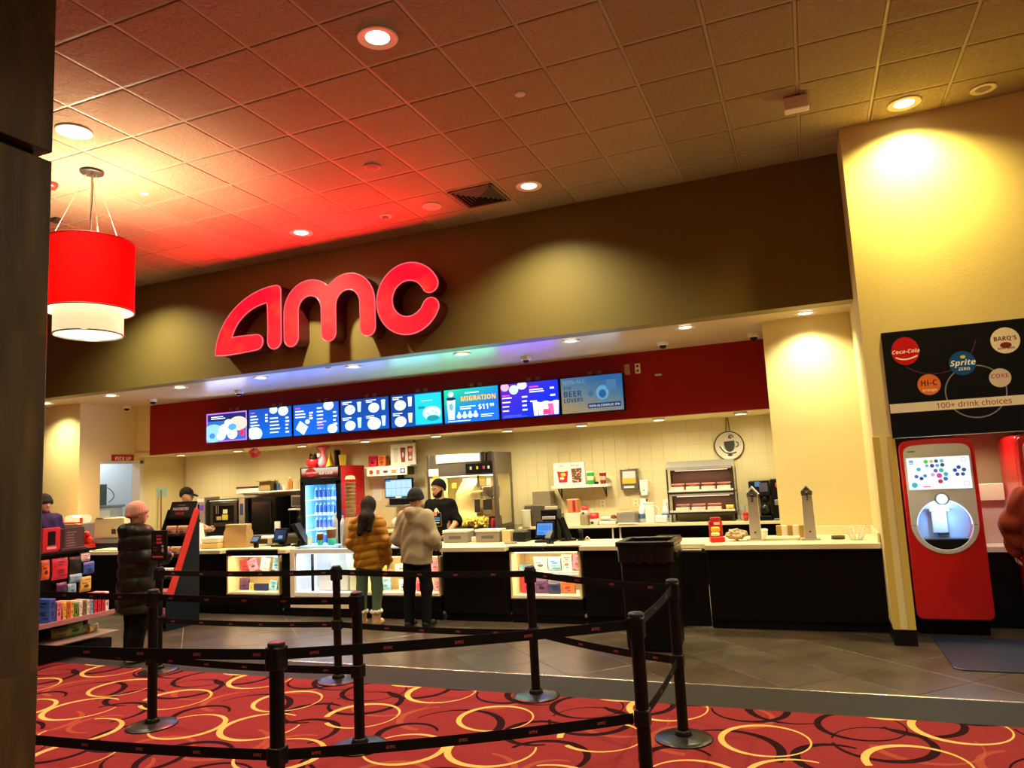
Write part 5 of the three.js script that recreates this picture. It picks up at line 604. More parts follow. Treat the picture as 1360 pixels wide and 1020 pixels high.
// left end: bag, tray, tills
{ const o = thing('paper_bag', 'brown paper takeaway bag standing on the counter', 'paper bag', [-8.12, CT + 0.001, -8.9]); const g = new THREE.BoxGeometry(0.42, 0.33, 0.2, 6, 6, 3), p = g.attributes.position; for (let i = 0; i < p.count; i++) { const y = p.getY(i) / 0.33 + 0.5; p.setZ(i, p.getZ(i) * (1 - 0.45 * y) + 0.012 * Math.sin(9 * p.getX(i) + 7 * y)); p.setX(i, p.getX(i) + 0.008 * Math.sin(14 * y + 3 * p.getZ(i) * 9)); } g.computeVertexNormals(); M('bag', g.translate(0, 0.166, 0), mt(0xb08a52, 0.85), o); M('folded_top', rbx(-0.205, 0.2, 0.31, 0.345, -0.06, 0.055, 0.01), mt(0xb99460, 0.85), o); }
{ const o = thing('pastry_tray', 'tan tray with a clear lid left of the paper bag', 'tray', [-8.5, CT + 0.001, -8.85]); M('tray', rbx(-0.2, 0.17, 0, 0.08, -0.14, 0.14, 0.02), mt(0xc8a868, 0.6), o); M('cover', rbx(-0.19, 0.16, 0.08, 0.17, -0.13, 0.13, 0.03), mt(0xe2d8c2, 0.35), o); }
{ const o = thing('guard_panel', 'curved white guard panel at the left of the pastry tray', 'panel', [-8.92, CT + 0.006, -8.8]); const s = new THREE.Shape(); s.moveTo(0, 0); s.lineTo(0.2, 0); s.quadraticCurveTo(0.08, 0.08, 0.06, 0.36); s.lineTo(0.03, 0.36); s.quadraticCurveTo(0.04, 0.08, 0, 0.03); s.closePath(); M('panel', ext(s, 0.3, 0.004).translate(0, 0, -0.15), mt(0xe8dec8, 0.4), o); }
tag(M('white_tray', rbx(-7.92, -7.55, 1.03, 1.06, -9.25, -9.0, 0.012), mt(0xe6e0d2, 0.4)), 'white serving tray on the small stand behind the bag', 'tray');
tag(M('tray_stand', rbx(-7.75, -7.7, CT + 0.001, 1.029, -9.15, -9.1, 0.006), mt(0xd8d0be, 0.4)), 'pale stand under the white serving tray', 'stand');
{ const o = thing('card_terminal', 'card terminal with a light blue screen right of the paper bag', 'card terminal', [-7.68, CT + 0.001, -8.78]); M('stalk', rbx(-0.03, 0.03, 0, 0.1, -0.03, 0.03, 0.01), blackP, o); const pd = M('pad', (() => { const g = rbx(-0.07, 0.07, -0.06, 0.06, -0.012, 0.012, 0.006); g.rotateX(-0.7); return g.translate(0, 0.12, 0.01); })(), blackP, o); M('screen_display', (() => { const g = new THREE.PlaneGeometry(0.11, 0.08); g.translate(0, 0, 0.0135); g.rotateX(-0.7); return g.translate(0, 0.12, 0.01); })(), glow(0x5a9ad0, 0.6), pd); }
terminal('till with a dim blue screen left of the freezer case', -7.37, -8.95, 0, glow(0xffffff, 0.8, dimScr), 0.95);
{ const o = thing('till_screen', 'dark slanted staff till screen next to the fridge', 'till', [-7.08, CT + 0.001, -9.05], 0.35); M('panel', (() => { const g = rbx(-0.03, 0.03, 0, 0.34, -0.13, 0.13, 0.01); g.rotateZ(0.5); return g.translate(0.08, 0.02, 0); })(), mt(0x12151c, 0.3), o); M('foot', rbx(-0.12, 0.12, 0, 0.025, -0.1, 0.1, 0.01), blackP, o); }
// far left: heated box, cups, food warmer
{ const o = thing('holding_cabinet', 'cream cardboard carton with a black stamp under the pick-up window', 'carton', [-10.82, CT + 0.001, -9.05]); M('stand', rbx(-0.36, 0.36, 0, 0.17, -0.25, 0.2, 0.01), mt(0x1a1c20, 0.4), o); M('carton', rbx(-0.34, 0.34, 0.17, 0.5, -0.22, 0.16, 0.01), mt(0xd6c49c, 0.7), o); M('stamp', bx(0.06, 0.16, 0.24, 0.32, 0.16, 0.163), mt(0x3a342c, 0.6), o); M('tape', rbx(-0.3, -0.14, 0.485, 0.515, -0.1, 0.165, 0.006), mt(0x8c8274, 0.5), o); M('steel_front', rbx(-0.36, 0.38, 0.1, 0.168, 0.2, 0.21, 0.004), mt(0x9aa2aa, 0.3, 0.6), o); }
{ const o = thing('sauce_rack', 'red condiment rack with scalloped edge at the left counter end', 'condiment rack', [-11.2, CT + 0.001, -8.75]); M('rack', [rbx(-0.1, 0.14, 0.0, 0.1, -0.1, 0.1, 0.01), rbx(-0.02, 0.1, 0.1, 0.25, -0.06, 0.02, 0.02)], mt(0xc41c14, 0.4), o); for (const [x, y] of [[0.0, 0.22], [0.09, 0.27], [0.16, 0.18]]) M('pouch', sph(0.05, x, y, 0.03, 1.1, 0.8, 0.8, 12), mt(0xd02a1c, 0.4), o); }
for (const [x, l] of [[-11.55, 'left yellow cup beside the red condiment rack'], [-11.42, 'right yellow cup beside the red condiment rack']]) cupThing(l, x, CT + 0.001, -8.7, 0.05, 0.14, 0xe8b818, 0xf0d040);
tag(M('serving_mat', rbx(-10.75, -10.15, CT + 0.001, CT + 0.025, -8.9, -8.52, 0.01), mt(0xe6dcbc, 0.5)), 'thick cream board lying on the counter left of the pink hat', 'board');
{ const o = thing('food_warmer', 'grey food warmer with a glowing orange-white lamp top against the left pier', 'food warmer', [-11.95, CT + 0.001, -9.2]); M('body', rbx(-0.35, 0.3, 0, 0.42, -0.18, 0.15, 0.02), mt(0x8a8078, 0.4, 0.4), o); M('lamp_hood', rbx(-0.22, 0.22, 0.42, 0.56, -0.12, 0.12, 0.06, 4), glow(0xffc890, 1.3), o); M('rim', [rbx(-0.24, 0.24, 0.42, 0.45, 0.12, 0.14, 0.006), rbx(-0.26, -0.2, 0.42, 0.52, 0.1, 0.13, 0.02), rbx(0.2, 0.26, 0.42, 0.52, 0.1, 0.13, 0.02)], mt(0xe8481c, 0.4), o); M('panel', rbx(-0.24, 0.02, 0.06, 0.32, 0.15, 0.158, 0.005), mt(0xd8c08a, 0.5), o); const l = new THREE.PointLight(0xffb070, 2.2, 0, 2); l.shadow.radius = 4; light(l, 0, 0.62, 0.1, undefined, 0, 0, o); }
// pick-up sign and kitchen behind the window
{ const o = thing('pickup_sign', 'red PICK UP sign over the pick-up window', 'sign', [-12.495, 2.495, -10.545], Math.PI / 2); M('board', rbx(-0.25, 0.25, -0.075, 0.075, -0.004, 0.012, 0.003), mt(0xb01418, 0.45), o); M('sign_print', T(new THREE.PlaneGeometry(0.49, 0.14), 0, 0, 0.0135), new THREE.MeshPhysicalMaterial({ map: canvas(256, 72, (x, w, h) => { x.fillStyle = '#b01418'; x.fillRect(0, 0, w, h); txt(x, 'PICK UP', w / 2, 54, 50, '#f6ece6', 'bold', 'center'); }, { clamp: true }), roughness: 0.45 }), o); }
{ const o = thing('kitchen_fridge', 'white kitchen cabinet seen through the pick-up window', 'cabinet', [-14.2, 0, -11.0]); M('body', rbx(-0.4, 0.4, 0, 2.6, -0.9, 0.5, 0.02), mt(0xdfe6ec, 0.4), o); M('seam', bx(0.4, 0.405, 0.2, 2.5, 0.1, 0.12), mt(0x9aa6b0, 0.4), o); }
{ const o = thing('kitchen_rack', 'grey-blue steel shelf unit seen through the pick-up window', 'shelf unit', [-13.35, 0, -10.35]); M('counter', rbx(-0.3, 0.3, 1.55, 1.6, -0.75, 0.3, 0.008), mt(0x8c98a4, 0.4, 0.5), o); M('base', rbx(-0.28, 0.28, 0, 1.55, -0.7, 0.28, 0.01), mt(0xb8c4d0, 0.5), o); M('upright', rbx(-0.12, 0.12, 1.6, 2.12, -0.3, -0.1, 0.008), mt(0x5a6876, 0.4), o); M('shelf', rbx(-0.2, 0.2, 2.08, 2.16, -0.2, 0.35, 0.008), mt(0x6a7886, 0.4), o); M('side_box', rbx(-0.12, 0.12, 1.6, 2.02, -0.46, -0.3, 0.008), mt(0x4a5866, 0.4), o); M('black_gear', rbx(-0.1, 0.14, 1.62, 1.96, -0.1, 0.06, 0.02), mt(0x14161a, 0.4), o); M('cable', tube([[0.12, 1.95, -0.48], [0.14, 1.85, -0.58], [0.14, 1.75, -0.6], [0.12, 1.65, -0.5]], 0.008, 20, 6), mt(0x22262c, 0.5), o); M('paper', bx(0.28, 0.285, 1.25, 1.5, -0.4, -0.1), white, o); }
{ const o = thing('kitchen_light', 'kitchen ceiling light panel behind the pick-up window', 'light panel', [-13.6, 2.99, -10.8]); M('light_panel', rbx(-0.5, 0.5, -0.02, 0, -0.4, 0.4, 0.005), glow(0xe8f2ff, 2), o); light(new THREE.RectAreaLight(0xdceaff, 12, 1.0, 0.8), 0, -0.03, 0, -13.6, -3, -10.8, o); }
tag(M('notice_sheet', rbx(-12.498, -12.49, 1.72, 1.9, -11.62, -11.36, 0.002), mt(0xa8d0d4, 0.6)), 'pale blue notice on the side wall right of the pick-up window', 'notice');
{ const o = thing('framed_notice', 'black framed yellow notice near the server in the black cap', 'notice', [-12.0, 1.2, -11.9]); M('frame', rbx(-0.14, 0.14, 0, 0.34, 0, 0.02, 0.004), blackP, o); M('print', bx(-0.1, 0.1, 0.04, 0.3, 0.02, 0.023), mt(0xd8c060, 0.6), o); M('stand', rbx(-0.1, 0.1, -0.29, 0.0, -0.02, 0.02, 0.004), white, o); }
tag(M('broom', rod([-12.3, 0.912, -11.3], [-12.36, 1.85, -11.35], 0.016), mt(0x8a5a2c, 0.6)), 'wooden handle leaning beside the pick-up window', 'handle');
// right end of the counter
{ const o = thing('condiment_pump', 'red ketchup and mustard packet rack on the counter', 'condiment rack', [-1.08, CT + 0.001, -8.8], 0.3); M('base', rbx(-0.08, 0.08, 0, 0.06, -0.06, 0.08, 0.015), mt(0xc41420, 0.35), o); M('back', [rbx(-0.07, 0.08, 0.06, 0.24, -0.08, -0.02, 0.015), rbx(-0.05, 0.06, 0.24, 0.275, -0.07, -0.02, 0.012)], mt(0xb8121c, 0.35), o); M('mustard_pouch', rbx(-0.06, 0.04, 0.11, 0.17, -0.02, 0.04, 0.02), mt(0xe8b020, 0.4), o); M('mayo_pouch', rbx(-0.065, 0.03, 0.06, 0.11, 0.0, 0.06, 0.02), mt(0xe8d8a8, 0.4), o); M('badge', rbx(-0.02, 0.05, 0.19, 0.22, -0.02, -0.012, 0.003), mt(0xe8d0d0, 0.4), o); }
{ const g = new THREE.IcosahedronGeometry(0.08, 3), p = g.attributes.position; for (let i = 0; i < p.count; i++) { const x = p.getX(i), y = p.getY(i), z = p.getZ(i), n = 0.8 + 0.5 * Math.abs(Math.sin(61 * x + 17 * y) * Math.sin(53 * y + 31 * z)) + 0.2 * Math.sin(90 * z + 40 * x); p.setXYZ(i, x * n * 1.25, y * n * 0.7, z * n); } g.computeVertexNormals(); g.computeBoundingBox(); tag(M('crumpled_napkin', g.translate(-0.87, CT + 0.002 - g.boundingBox.min.y, -8.9), new THREE.MeshPhysicalMaterial({ color: 0xc0aa88, roughness: 0.9, flatShading: true })), 'crumpled brown napkin beside the red packet rack', 'napkin'); }
for (const [x, l] of [[-0.66, 'left steel beer tap tower with a peaked white cap'], [-0.08, 'right steel beer tap tower with a peaked white cap']]) { const o = thing('beer_tower', l, 'beer tap', [x, CT + 0.001, -8.93]); const st = mt(0xbdb6ac, 0.42, 0.45);
  M('column', (() => { const g = rbx(-0.062, 0.062, 0, 0.48, -0.045, 0.045, 0.008), p = g.attributes.position; for (let i = 0; i < p.count; i++) p.setX(i, p.getX(i) * (1 - 0.12 * p.getY(i) / 0.48)); g.computeVertexNormals(); return g; })(), st, o);
  M('head', rbx(-0.06, 0.06, 0.48, 0.545, -0.05, 0.06, 0.012), mt(0x8c857c, 0.3, 0.8), o); M('peaked_cap', ext(poly([[-0.075, 0.52], [0, 0.61], [0.075, 0.52], [0.06, 0.52], [0, 0.588], [-0.06, 0.52]]), 0.1, 0.002).translate(0, 0, -0.045), mt(0xe2dccf, 0.4), o); M('cap_fill', ext(poly([[-0.06, 0.515], [0, 0.585], [0.06, 0.515]]), 0.08, 0.002).translate(0, 0, -0.04), mt(0x6a625a, 0.4), o);
  M('spout', [rod([0, 0.5, 0.05], [0, 0.44, 0.09], 0.014), sph(0.02, 0, 0.505, 0.065, 1, 1, 1, 10)], mt(0x3a3430, 0.3, 0.6), o); M('bolt', T(new THREE.CylinderGeometry(0.012, 0.012, 0.01, 12).rotateX(Math.PI / 2), 0, 0.09, 0.047), mt(0x6a4038, 0.4, 0.5), o); M('foot_plate', rbx(-0.1, 0.1, 0, 0.012, -0.07, 0.08, 0.004), st, o); }
{ const o = thing('drip_tray', 'long pale drip tray between the beer towers', 'tray', [-0.37, CT + 0.001, -8.98]); M('tray', rbx(-0.19, 0.18, 0, 0.03, -0.1, 0.1, 0.01), mt(0xe0d6b4, 0.4), o); }
{ const cols = [0xb8923c, 0xe8e0cc, 0xa88434, 0xe6dcc4, 0xb08c3c]; cols.forEach((c, i) => { const b = rbx(-0.028, 0.028, 0, 0.14, -0.028, 0.028, 0.01); tag(M('condiment_bottle', b.translate(-0.42 + i * 0.062, CT + 0.001, -9.2), mt(c, 0.5)), (c === 0xe8e0cc || c === 0xe6dcc4 ? 'white' : 'gold') + ' packet holder behind the drip tray, ' + ORD[i] + ' from the left', 'packet holder', 'packet holders behind the drip tray'); }); }
cupThing('small white cup left of the packet holders', -0.58, CT + 0.001, -9.15, 0.04, 0.09, 0xe8e0d0, 0xf0ead8);
tag(M('coaster_stack', [lathe([[0, 0], [0.07, 0], [0.07, 0.035], [0, 0.038]], 20, 0.2, CT + 0.001, -8.95)], mt(0x4a4424, 0.6)), 'low dark coaster stack right of the right beer tower', 'coasters');
{ const o = thing('straw_holder', 'white wire basket of straws and lids at the right counter end', 'straw basket', [0.38, CT + 0.001, -8.85]); M('base', lathe([[0, 0], [0.06, 0], [0.06, 0.012], [0, 0.012]], 18), white, o); for (let i = 0; i < 10; i++) { const a = i * 0.628; M('wire', rod([0.055 * Math.cos(a), 0.01, 0.055 * Math.sin(a)], [0.1 * Math.cos(a), 0.09, 0.1 * Math.sin(a)], 0.007, 6), mt(0xe6e0d2, 0.4), o); } M('straw_bundle', [0, 1, 2, 3, 4, 5].map((i) => rod([0.02 * Math.cos(i), 0.012, 0.02 * Math.sin(i)], [0.09 * Math.cos(i * 1.1), 0.14, 0.06 * Math.sin(i * 1.1)], 0.008, 6)), mt(0xf2ece0, 0.4), o); }
// ---------- red paper garland under the bulkhead ----------
{ const o = thing('paper_ornament', 'red and white paper ornament hanging under the red bulkhead', 'ornament', [-9.56, 2.44, -10.9]); for (let i = 0; i < 7; i++) { const a = i * 0.9; M('petal', sph(0.05, 0.075 * Math.cos(a), 0.045 * Math.sin(a), 0.01 * (i % 2), 1.2, 0.9, 0.5, 10), mt([0xd0444c, 0xe08a88, 0xc02830][i % 3], 0.6), o); } M('string', rod([0, 0.02, 0], [0, 0.095, 0], 0.004, 6), mt(0xd8c0b0, 0.6), o); }
// ---------- queue barriers ----------
{
  const bk = mt(0x0b0b0c, 0.4), bk2 = mt(0x141416, 0.3), baseM = mt(0x2e2c2b, 0.28, 0.55);
  const proto = new THREE.Group();
  M('base', lathe([[0, 0.03], [0.06, 0.028], [0.15, 0.018], [0.185, 0.01], [0.19, 0.0], [0, 0]].reverse(), 40, 0, 0.007, 0), baseM, proto);
  M('base_collar', lathe([[0.042, 0.03], [0.06, 0.032], [0.05, 0.06], [0.04, 0.065]].reverse(), 24, 0, 0.0, 0), bk2, proto);
  M('post', cyl(0.036, 0.036, 0.885, 0, 0.03, 0, 24), bk, proto);
  M('belt_cassette', [rbx(-0.042, 0.042, 0.905, 1.02, -0.042, 0.042, 0.012)], bk2, proto);
  M('cap', lathe([[0.043, 1.018], [0.043, 1.032], [0.036, 1.04], [0, 1.041]].reverse(), 24), mt(0x1c1a1c, 0.35), proto);
  M('lower_cassette', rbx(-0.04, 0.04, 0.46, 0.55, -0.04, 0.04, 0.012), bk2, proto);
  const posts = { A: [-4.93, -4.46, 'left barrier post in the middle row, before the pink hat'], B: [-6.32, -5.79, 'barrier post carrying the black framed sign by the pink hat'], C: [-4.2, -5.87, 'back row barrier post left of the woman in the mustard coat'], D: [-3.04, -4.48, 'barrier post at the right end of the middle row, nearest the mustard coat'], E: [-2.24, -5.81, 'back row barrier post before the right display case'], F: [-0.95, -5.14, 'barrier post at right in front of the black bin'], G: [-2.53, -3.03, 'nearest barrier post at left, cut by the bottom of the picture'], H: [-0.94, -3.97, 'nearest barrier post at right, cut by the bottom of the picture'], I: [-4.62, -2.86, 'barrier post hidden behind the timber column, near'], J: [-6.95, -4.62, 'barrier post hidden behind the timber column, far'] };
  for (const k in posts) { const [x, z, l] = posts[k], o = proto.clone(); o.name = numbered('barrier_post'); o.position.set(x, 0, z); scene.add(o); tag(o, l, 'barrier post', 'black queue barrier posts'); }
  const bt = canvas(512, 64, (x, w, h) => { x.fillStyle = '#0d0b0c'; x.fillRect(0, 0, w, h); x.fillStyle = '#171314'; for (let i = 0; i < w; i += 4) x.fillRect(i, 0, 1, h); txt(x, 'amc', 226, 44, 34, '#a04a4c'); }); bt.wrapT = THREE.ClampToEdgeWrapping;
  const beltM = new THREE.MeshPhysicalMaterial({ map: bt, roughness: 0.7, specularIntensity: 0.25 });
  function belt(label, a, b, y, sag) {
    const [x0, z0] = posts[a], [x1, z1] = posts[b], L = Math.hypot(x1 - x0, z1 - z0), ux = (x1 - x0) / L, uz = (z1 - z0) / L, N = 20, h = 0.052, t = 0.0015, pos = [], uv = [], ix = [];
    let nx = -uz, nz = ux; const mx = (x0 + x1) / 2, mz = (z0 + z1) / 2; if (nx * -mx + nz * -mz < 0) { nx = -nx; nz = -nz; }        // the printed side
    for (let i = 0; i <= N; i++) { const s = 0.05 + (L - 0.1) * i / N, f = i / N, yy = y - sag * 4 * f * (1 - f), X = x0 + ux * s, Z = z0 + uz * s, u = s / 0.36; for (const [sg, dy] of [[1, -1], [1, 1], [-1, 1], [-1, -1]]) { pos.push(X + nx * t * sg, yy + dy * h / 2, Z + nz * t * sg); uv.push(u, dy > 0 ? 1 : 0); } }
    for (let i = 0; i < N; i++) for (let k = 0; k < 4; k++) { const p = i * 4 + k, q = i * 4 + (k + 1) % 4, r = p + 4, s = q + 4; ix.push(p, q, r, q, s, r); }
    const g = new THREE.BufferGeometry(); g.setAttribute('position', new THREE.Float32BufferAttribute(pos, 3)); g.setAttribute('uv', new THREE.Float32BufferAttribute(uv, 2)); g.setIndex(ix);
    if (ux * 1 < 0) for (let i = 0; i < uv.length; i += 2) uv[i] = -uv[i]; g.setAttribute('uv', new THREE.Float32BufferAttribute(uv, 2));
    const gg = g.toNonIndexed(); gg.computeVertexNormals(); tag(M('barrier_belt', gg, beltM), label, 'barrier belt', 'printed queue barrier belts');
  }
  for (const [lv, y, s] of [['upper', 0.978, 0.012], ['lower', 0.505, 0.016]]) {
    belt(lv + ' barrier belt in front, between the two nearest posts', 'G', 'H', y, s); belt(lv + ' barrier belt running left from the nearest left post', 'I', 'G', y, s);
    belt(lv + ' barrier belt between the two middle row posts', 'A', 'D', y, s); belt(lv + ' middle row barrier belt passing in front of the snack rack', 'J', 'A', y, s);
    belt(lv + ' back row barrier belt from the sign post to the mustard coat', 'B', 'C', y, s); belt(lv + ' back row barrier belt in front of the two customers', 'C', 'E', y, s); belt(lv + ' barrier belt from the right display case to the bin', 'E', 'F', y, s); belt(lv + ' short slanting barrier belt at right, beside the bin', 'H', 'F', y, s);
  }
  const o = thing('post_sign', 'black framed notice with red lettering on top of a barrier post', 'notice', [-6.32, 1.041, -5.79]); M('stem', cyl(0.012, 0.012, 0.07, 0, 0, 0, 10), bk, o); M('frame', rbx(-0.105, 0.105, 0.06, 0.37, -0.012, 0.012, 0.006), bk2, o);
  M('print', T(new THREE.PlaneGeometry(0.18, 0.28), 0, 0.215, 0.0135), new THREE.MeshPhysicalMaterial({ map: canvas(128, 192, (x, w, h) => { x.fillStyle = '#140c0e'; x.fillRect(0, 0, w, h); lines(x, 38, 24, 1, 60, 14, '#a02030', 8); lines(x, 44, 44, 2, 56, 24, '#c03040', 14); lines(x, 20, 106, 2, 50, 18, '#5a3a3e', 6); blob(x, 104, 100, 12, 8, '#9a9494'); blob(x, 106, 128, 12, 14, '#8a8080'); x.fillStyle = '#c04048'; x.fillRect(6, 168, 104, 10); }, { clamp: true }), roughness: 0.4 }), o);
}
// ---------- black bin ----------
{ const o = thing('litter_bin', 'tall black bin with a plastic liner folded over its rim', 'bin', [-1.62, 0.001, -7.66]); const tap = (g, k) => { const p = g.attributes.position; for (let i = 0; i < p.count; i++) { const f = 0.96 + k * p.getY(i); p.setX(i, p.getX(i) * f); p.setZ(i, p.getZ(i) * f); } g.computeVertexNormals(); return g; };
  M('body', tap(rbx(-0.26, 0.26, 0, 1.0, -0.25, 0.25, 0.04, 4), 0.04), mt(0x08080a, 0.42), o);
  const ring = new THREE.Shape(); const rr = (s, w, r) => { s.moveTo(-w + r, -w); s.lineTo(w - r, -w); s.quadraticCurveTo(w, -w, w, -w + r); s.lineTo(w, w - r); s.quadraticCurveTo(w, w, w - r, w); s.lineTo(-w + r, w); s.quadraticCurveTo(-w, w, -w, w - r); s.lineTo(-w, -w + r); s.quadraticCurveTo(-w, -w, -w + r, -w); };
  rr(ring, 0.285, 0.05); const hole = new THREE.Path(); rr(hole, 0.235, 0.05); ring.holes.push(hole); const rg = ext(ring, 0.05, 0.012, 3); rg.rotateX(-Math.PI / 2).translate(0, 1.02, 0); M('rim', rg, mt(0x101012, 0.25), o);
  const lg = new THREE.CylinderGeometry(0.36, 0.385, 0.2, 64, 6, true, Math.PI / 4), p = lg.attributes.position; for (let i = 0; i < p.count; i++) { const a = Math.atan2(p.getZ(i), p.getX(i)), sq = 1 / Math.pow(Math.pow(Math.abs(Math.cos(a)), 8) + Math.pow(Math.abs(Math.sin(a)), 8), 1 / 8), k = 0.288 * sq + 0.006 * Math.sin(23 * a + 9 * p.getY(i)) + 0.004 * Math.sin(41 * a); p.setX(i, k * Math.cos(a)); p.setZ(i, k * Math.sin(a)); p.setY(i, p.getY(i) + 0.012 * Math.sin(17 * a) * (p.getY(i) < 0 ? 1 : 0)); } lg.computeVertexNormals(); M('liner', lg.translate(0, 0.965, 0), new THREE.MeshPhysicalMaterial({ color: 0x0c0c0d, roughness: 0.22, side: THREE.DoubleSide }), o);
  M('inner', bx(-0.22, 0.22, 0.98, 0.99, -0.22, 0.22), mt(0x050505, 0.6), o); M('hinge', rbx(0.25, 0.31, 0.9, 0.96, 0.1, 0.18, 0.01), mt(0x1a1a1c, 0.3), o); }
// ---------- drinks machines in the alcove ----------
function drinkMachine(label, x) {
  const o = thing('drink_machine', label, 'drink machine', [x, 0, -8.62], 0, 'red touchscreen drink machines'), red = new THREE.MeshPhysicalMaterial({ color: 0xc80a12, roughness: 0.3, clearcoat: 0.4, clearcoatRoughness: 0.2 }), sil = mt(0xc8c3ba, 0.4, 0.1);
  M('body', rbx(-0.33, 0.33, 0.17, 1.94, -0.75, 0, 0.05, 4), red, o); { const b = new THREE.Shape(); b.moveTo(-0.27, 0.18); b.lineTo(0.27, 0.18); b.quadraticCurveTo(0.325, 0.18, 0.325, 0.24); b.lineTo(0.325, 1.84); b.quadraticCurveTo(0.325, 1.925, 0.25, 1.935); b.quadraticCurveTo(0, 1.95, -0.25, 1.935); b.quadraticCurveTo(-0.325, 1.925, -0.325, 1.84); b.lineTo(-0.325, 0.24); b.quadraticCurveTo(-0.325, 0.18, -0.27, 0.18); const h2 = new THREE.Path(); h2.absarc(0, 1.09, 0.252, 0, Math.PI * 2, false); b.holes.push(h2); M('front_shell', ext(b, 0.125, 0.012, 3), red, o); } M('plinth', rbx(-0.31, 0.31, 0.0, 0.17, -0.72, -0.04, 0.01), mt(0x060607, 0.5), o);
  const fs = new THREE.Shape(); fs.moveTo(-0.29, 1.1); fs.lineTo(-0.29, 1.8); fs.quadraticCurveTo(-0.29, 1.87, -0.21, 1.88); fs.quadraticCurveTo(0, 1.895, 0.21, 1.88); fs.quadraticCurveTo(0.29, 1.87, 0.29, 1.8); fs.lineTo(0.29, 1.1); fs.absarc(0, 1.1, 0.29, 0, -Math.PI, true); const hp = new THREE.Path(); hp.absarc(0, 1.09, 0.25, 0, Math.PI * 2, false); fs.holes.push(hp);
  M('fascia', ext(fs, 0.14, 0.008, 2).translate(0, 0, 0.0), sil, o); M('seam', [bx(-0.29, -0.25, 1.085, 1.09, 0.13, 0.1412), bx(0.25, 0.29, 1.085, 1.09, 0.13, 0.1412)], mt(0x7a746c, 0.4), o);
  M('niche_back', T(new THREE.CircleGeometry(0.252, 48), 0, 1.09, 0.004), mt(0xa8cdf0, 0.3), o);
  const noz = M('nozzle_block', [rbx(-0.12, 0.06, 1.22, 1.245, 0.01, 0.1, 0.006), rbx(-0.1, 0.04, 1.0, 1.22, 0.01, 0.05, 0.012)], mt(0xc8def0, 0.25), o); M('nozzle_tip', rbx(-0.06, 0.04, 0.985, 1.01, 0.01, 0.07, 0.008), mt(0x2a3440, 0.3), noz);
  M('button_light', T(new THREE.CylinderGeometry(0.05, 0.05, 0.02, 28).rotateX(Math.PI / 2), 0, 1.345, 0.145), glow(0xf4faff, 1.0), o); M('button_ring', T(new THREE.TorusGeometry(0.056, 0.009, 8, 32), 0, 1.345, 0.142), mt(0x8a8e92, 0.3, 0.6), o);
  const dr = new THREE.Shape(); dr.absarc(0, 1.09, 0.249, Math.PI * 1.2, Math.PI * 1.8, false); dr.closePath(); M('drip_front', ext(dr, 0.13, 0.0).translate(0, 0, 0.004), mt(0x141416, 0.35), o); M('drip_grille', bx(-0.2, 0.2, 0.945, 0.955, 0.01, 0.13), mt(0x6f90b0, 0.3, 0.6), o);
  const sc = canvas(512, 300, (x, w, h) => { x.fillStyle = '#f4f7fa'; x.fillRect(0, 0, w, h); const dots = [[95, 110, '#2ab0c0', 17], [70, 176, '#2a6ab0', 16], [110, 196, '#26489a', 16], [142, 172, '#3a90b8', 15], [160, 40, '#4ac040', 17], [205, 40, '#d8b428', 14], [245, 38, '#305890', 16], [290, 38, '#6ab0d0', 16], [165, 78, '#58b8c0', 14], [208, 80, '#234a90', 17], [250, 80, '#58a8c0', 15], [292, 76, '#3a4a78', 17], [232, 128, '#7a5aa0', 17], [278, 126, '#30b8a8', 19], [206, 164, '#b8b4d0', 16], [258, 174, '#d8409a', 22], [312, 162, '#28b0a0', 18], [306, 206, '#3070b8', 18], [262, 228, '#d82838', 19], [420, 104, '#26509c', 17], [388, 130, '#2a549c', 17], [460, 128, '#22508c', 17], [404, 168, '#2a4a98', 16], [448, 168, '#24509a', 16], [48, 256, '#38b4c4', 24]]; for (const [a, b, c, r2] of dots) blob(x, a, b, r2, r2, c); x.strokeStyle = '#b0b4c4'; x.lineWidth = 3; x.beginPath(); x.arc(466, 34, 20, 0, 7); x.stroke(); x.beginPath(); x.arc(470, 256, 22, 0, 7); x.stroke(); x.fillStyle = '#5ab0c8'; x.fillRect(22, 22, 34, 24); x.fillStyle = '#333'; x.fillRect(22, 52, 34, 5); x.fillStyle = '#e04070'; x.fillRect(118, 270, 60, 8); }, { clamp: true });
  M('screen_frame', rbx(-0.285, 0.285, 1.435, 1.77, 0.13, 0.148, 0.01), mt(0xd6dade, 0.3), o); M('screen_display', T(new THREE.PlaneGeometry(0.555, 0.32), 0, 1.603, 0.1492), glow(0xffffff, 1.0, sc), o);
  M('badge', rbx(-0.26, -0.19, 1.82, 1.835, 0.14, 0.143, 0.003), mt(0x77726a, 0.4), o); M('top_module', rbx(-0.2, 0.22, 1.94, 1.965, -0.6, -0.1, 0.01), mt(0x1a1a1c, 0.4), o); M('lamp_lens', cyl(0.02, 0.02, 0.004, 0.2, 1.936, -0.02, 14), mt(0xd8d8dc, 0.2), o);
  light(new THREE.RectAreaLight(0xeaf2ff, 14, 0.57, 0.32), 0, 1.603, 0.155, x, 1.603, 0, o);
  M('light_ring', T(new THREE.TorusGeometry(0.24, 0.006, 8, 40, Math.PI).rotateX(0), 0, 1.09, 0.128), glow(0xb8dcff, 1.6), o); const l = new THREE.PointLight(0x9fd0ff, 0.55, 0, 2); l.shadow.radius = 2; light(l, 0, 1.24, 0.125, undefined, 0, 0, o);
  return o;
}
drinkMachine('red touchscreen drink machine beside the cream wall end', 1.175); drinkMachine('second red drink machine cut by the right edge of the picture', 2.21);
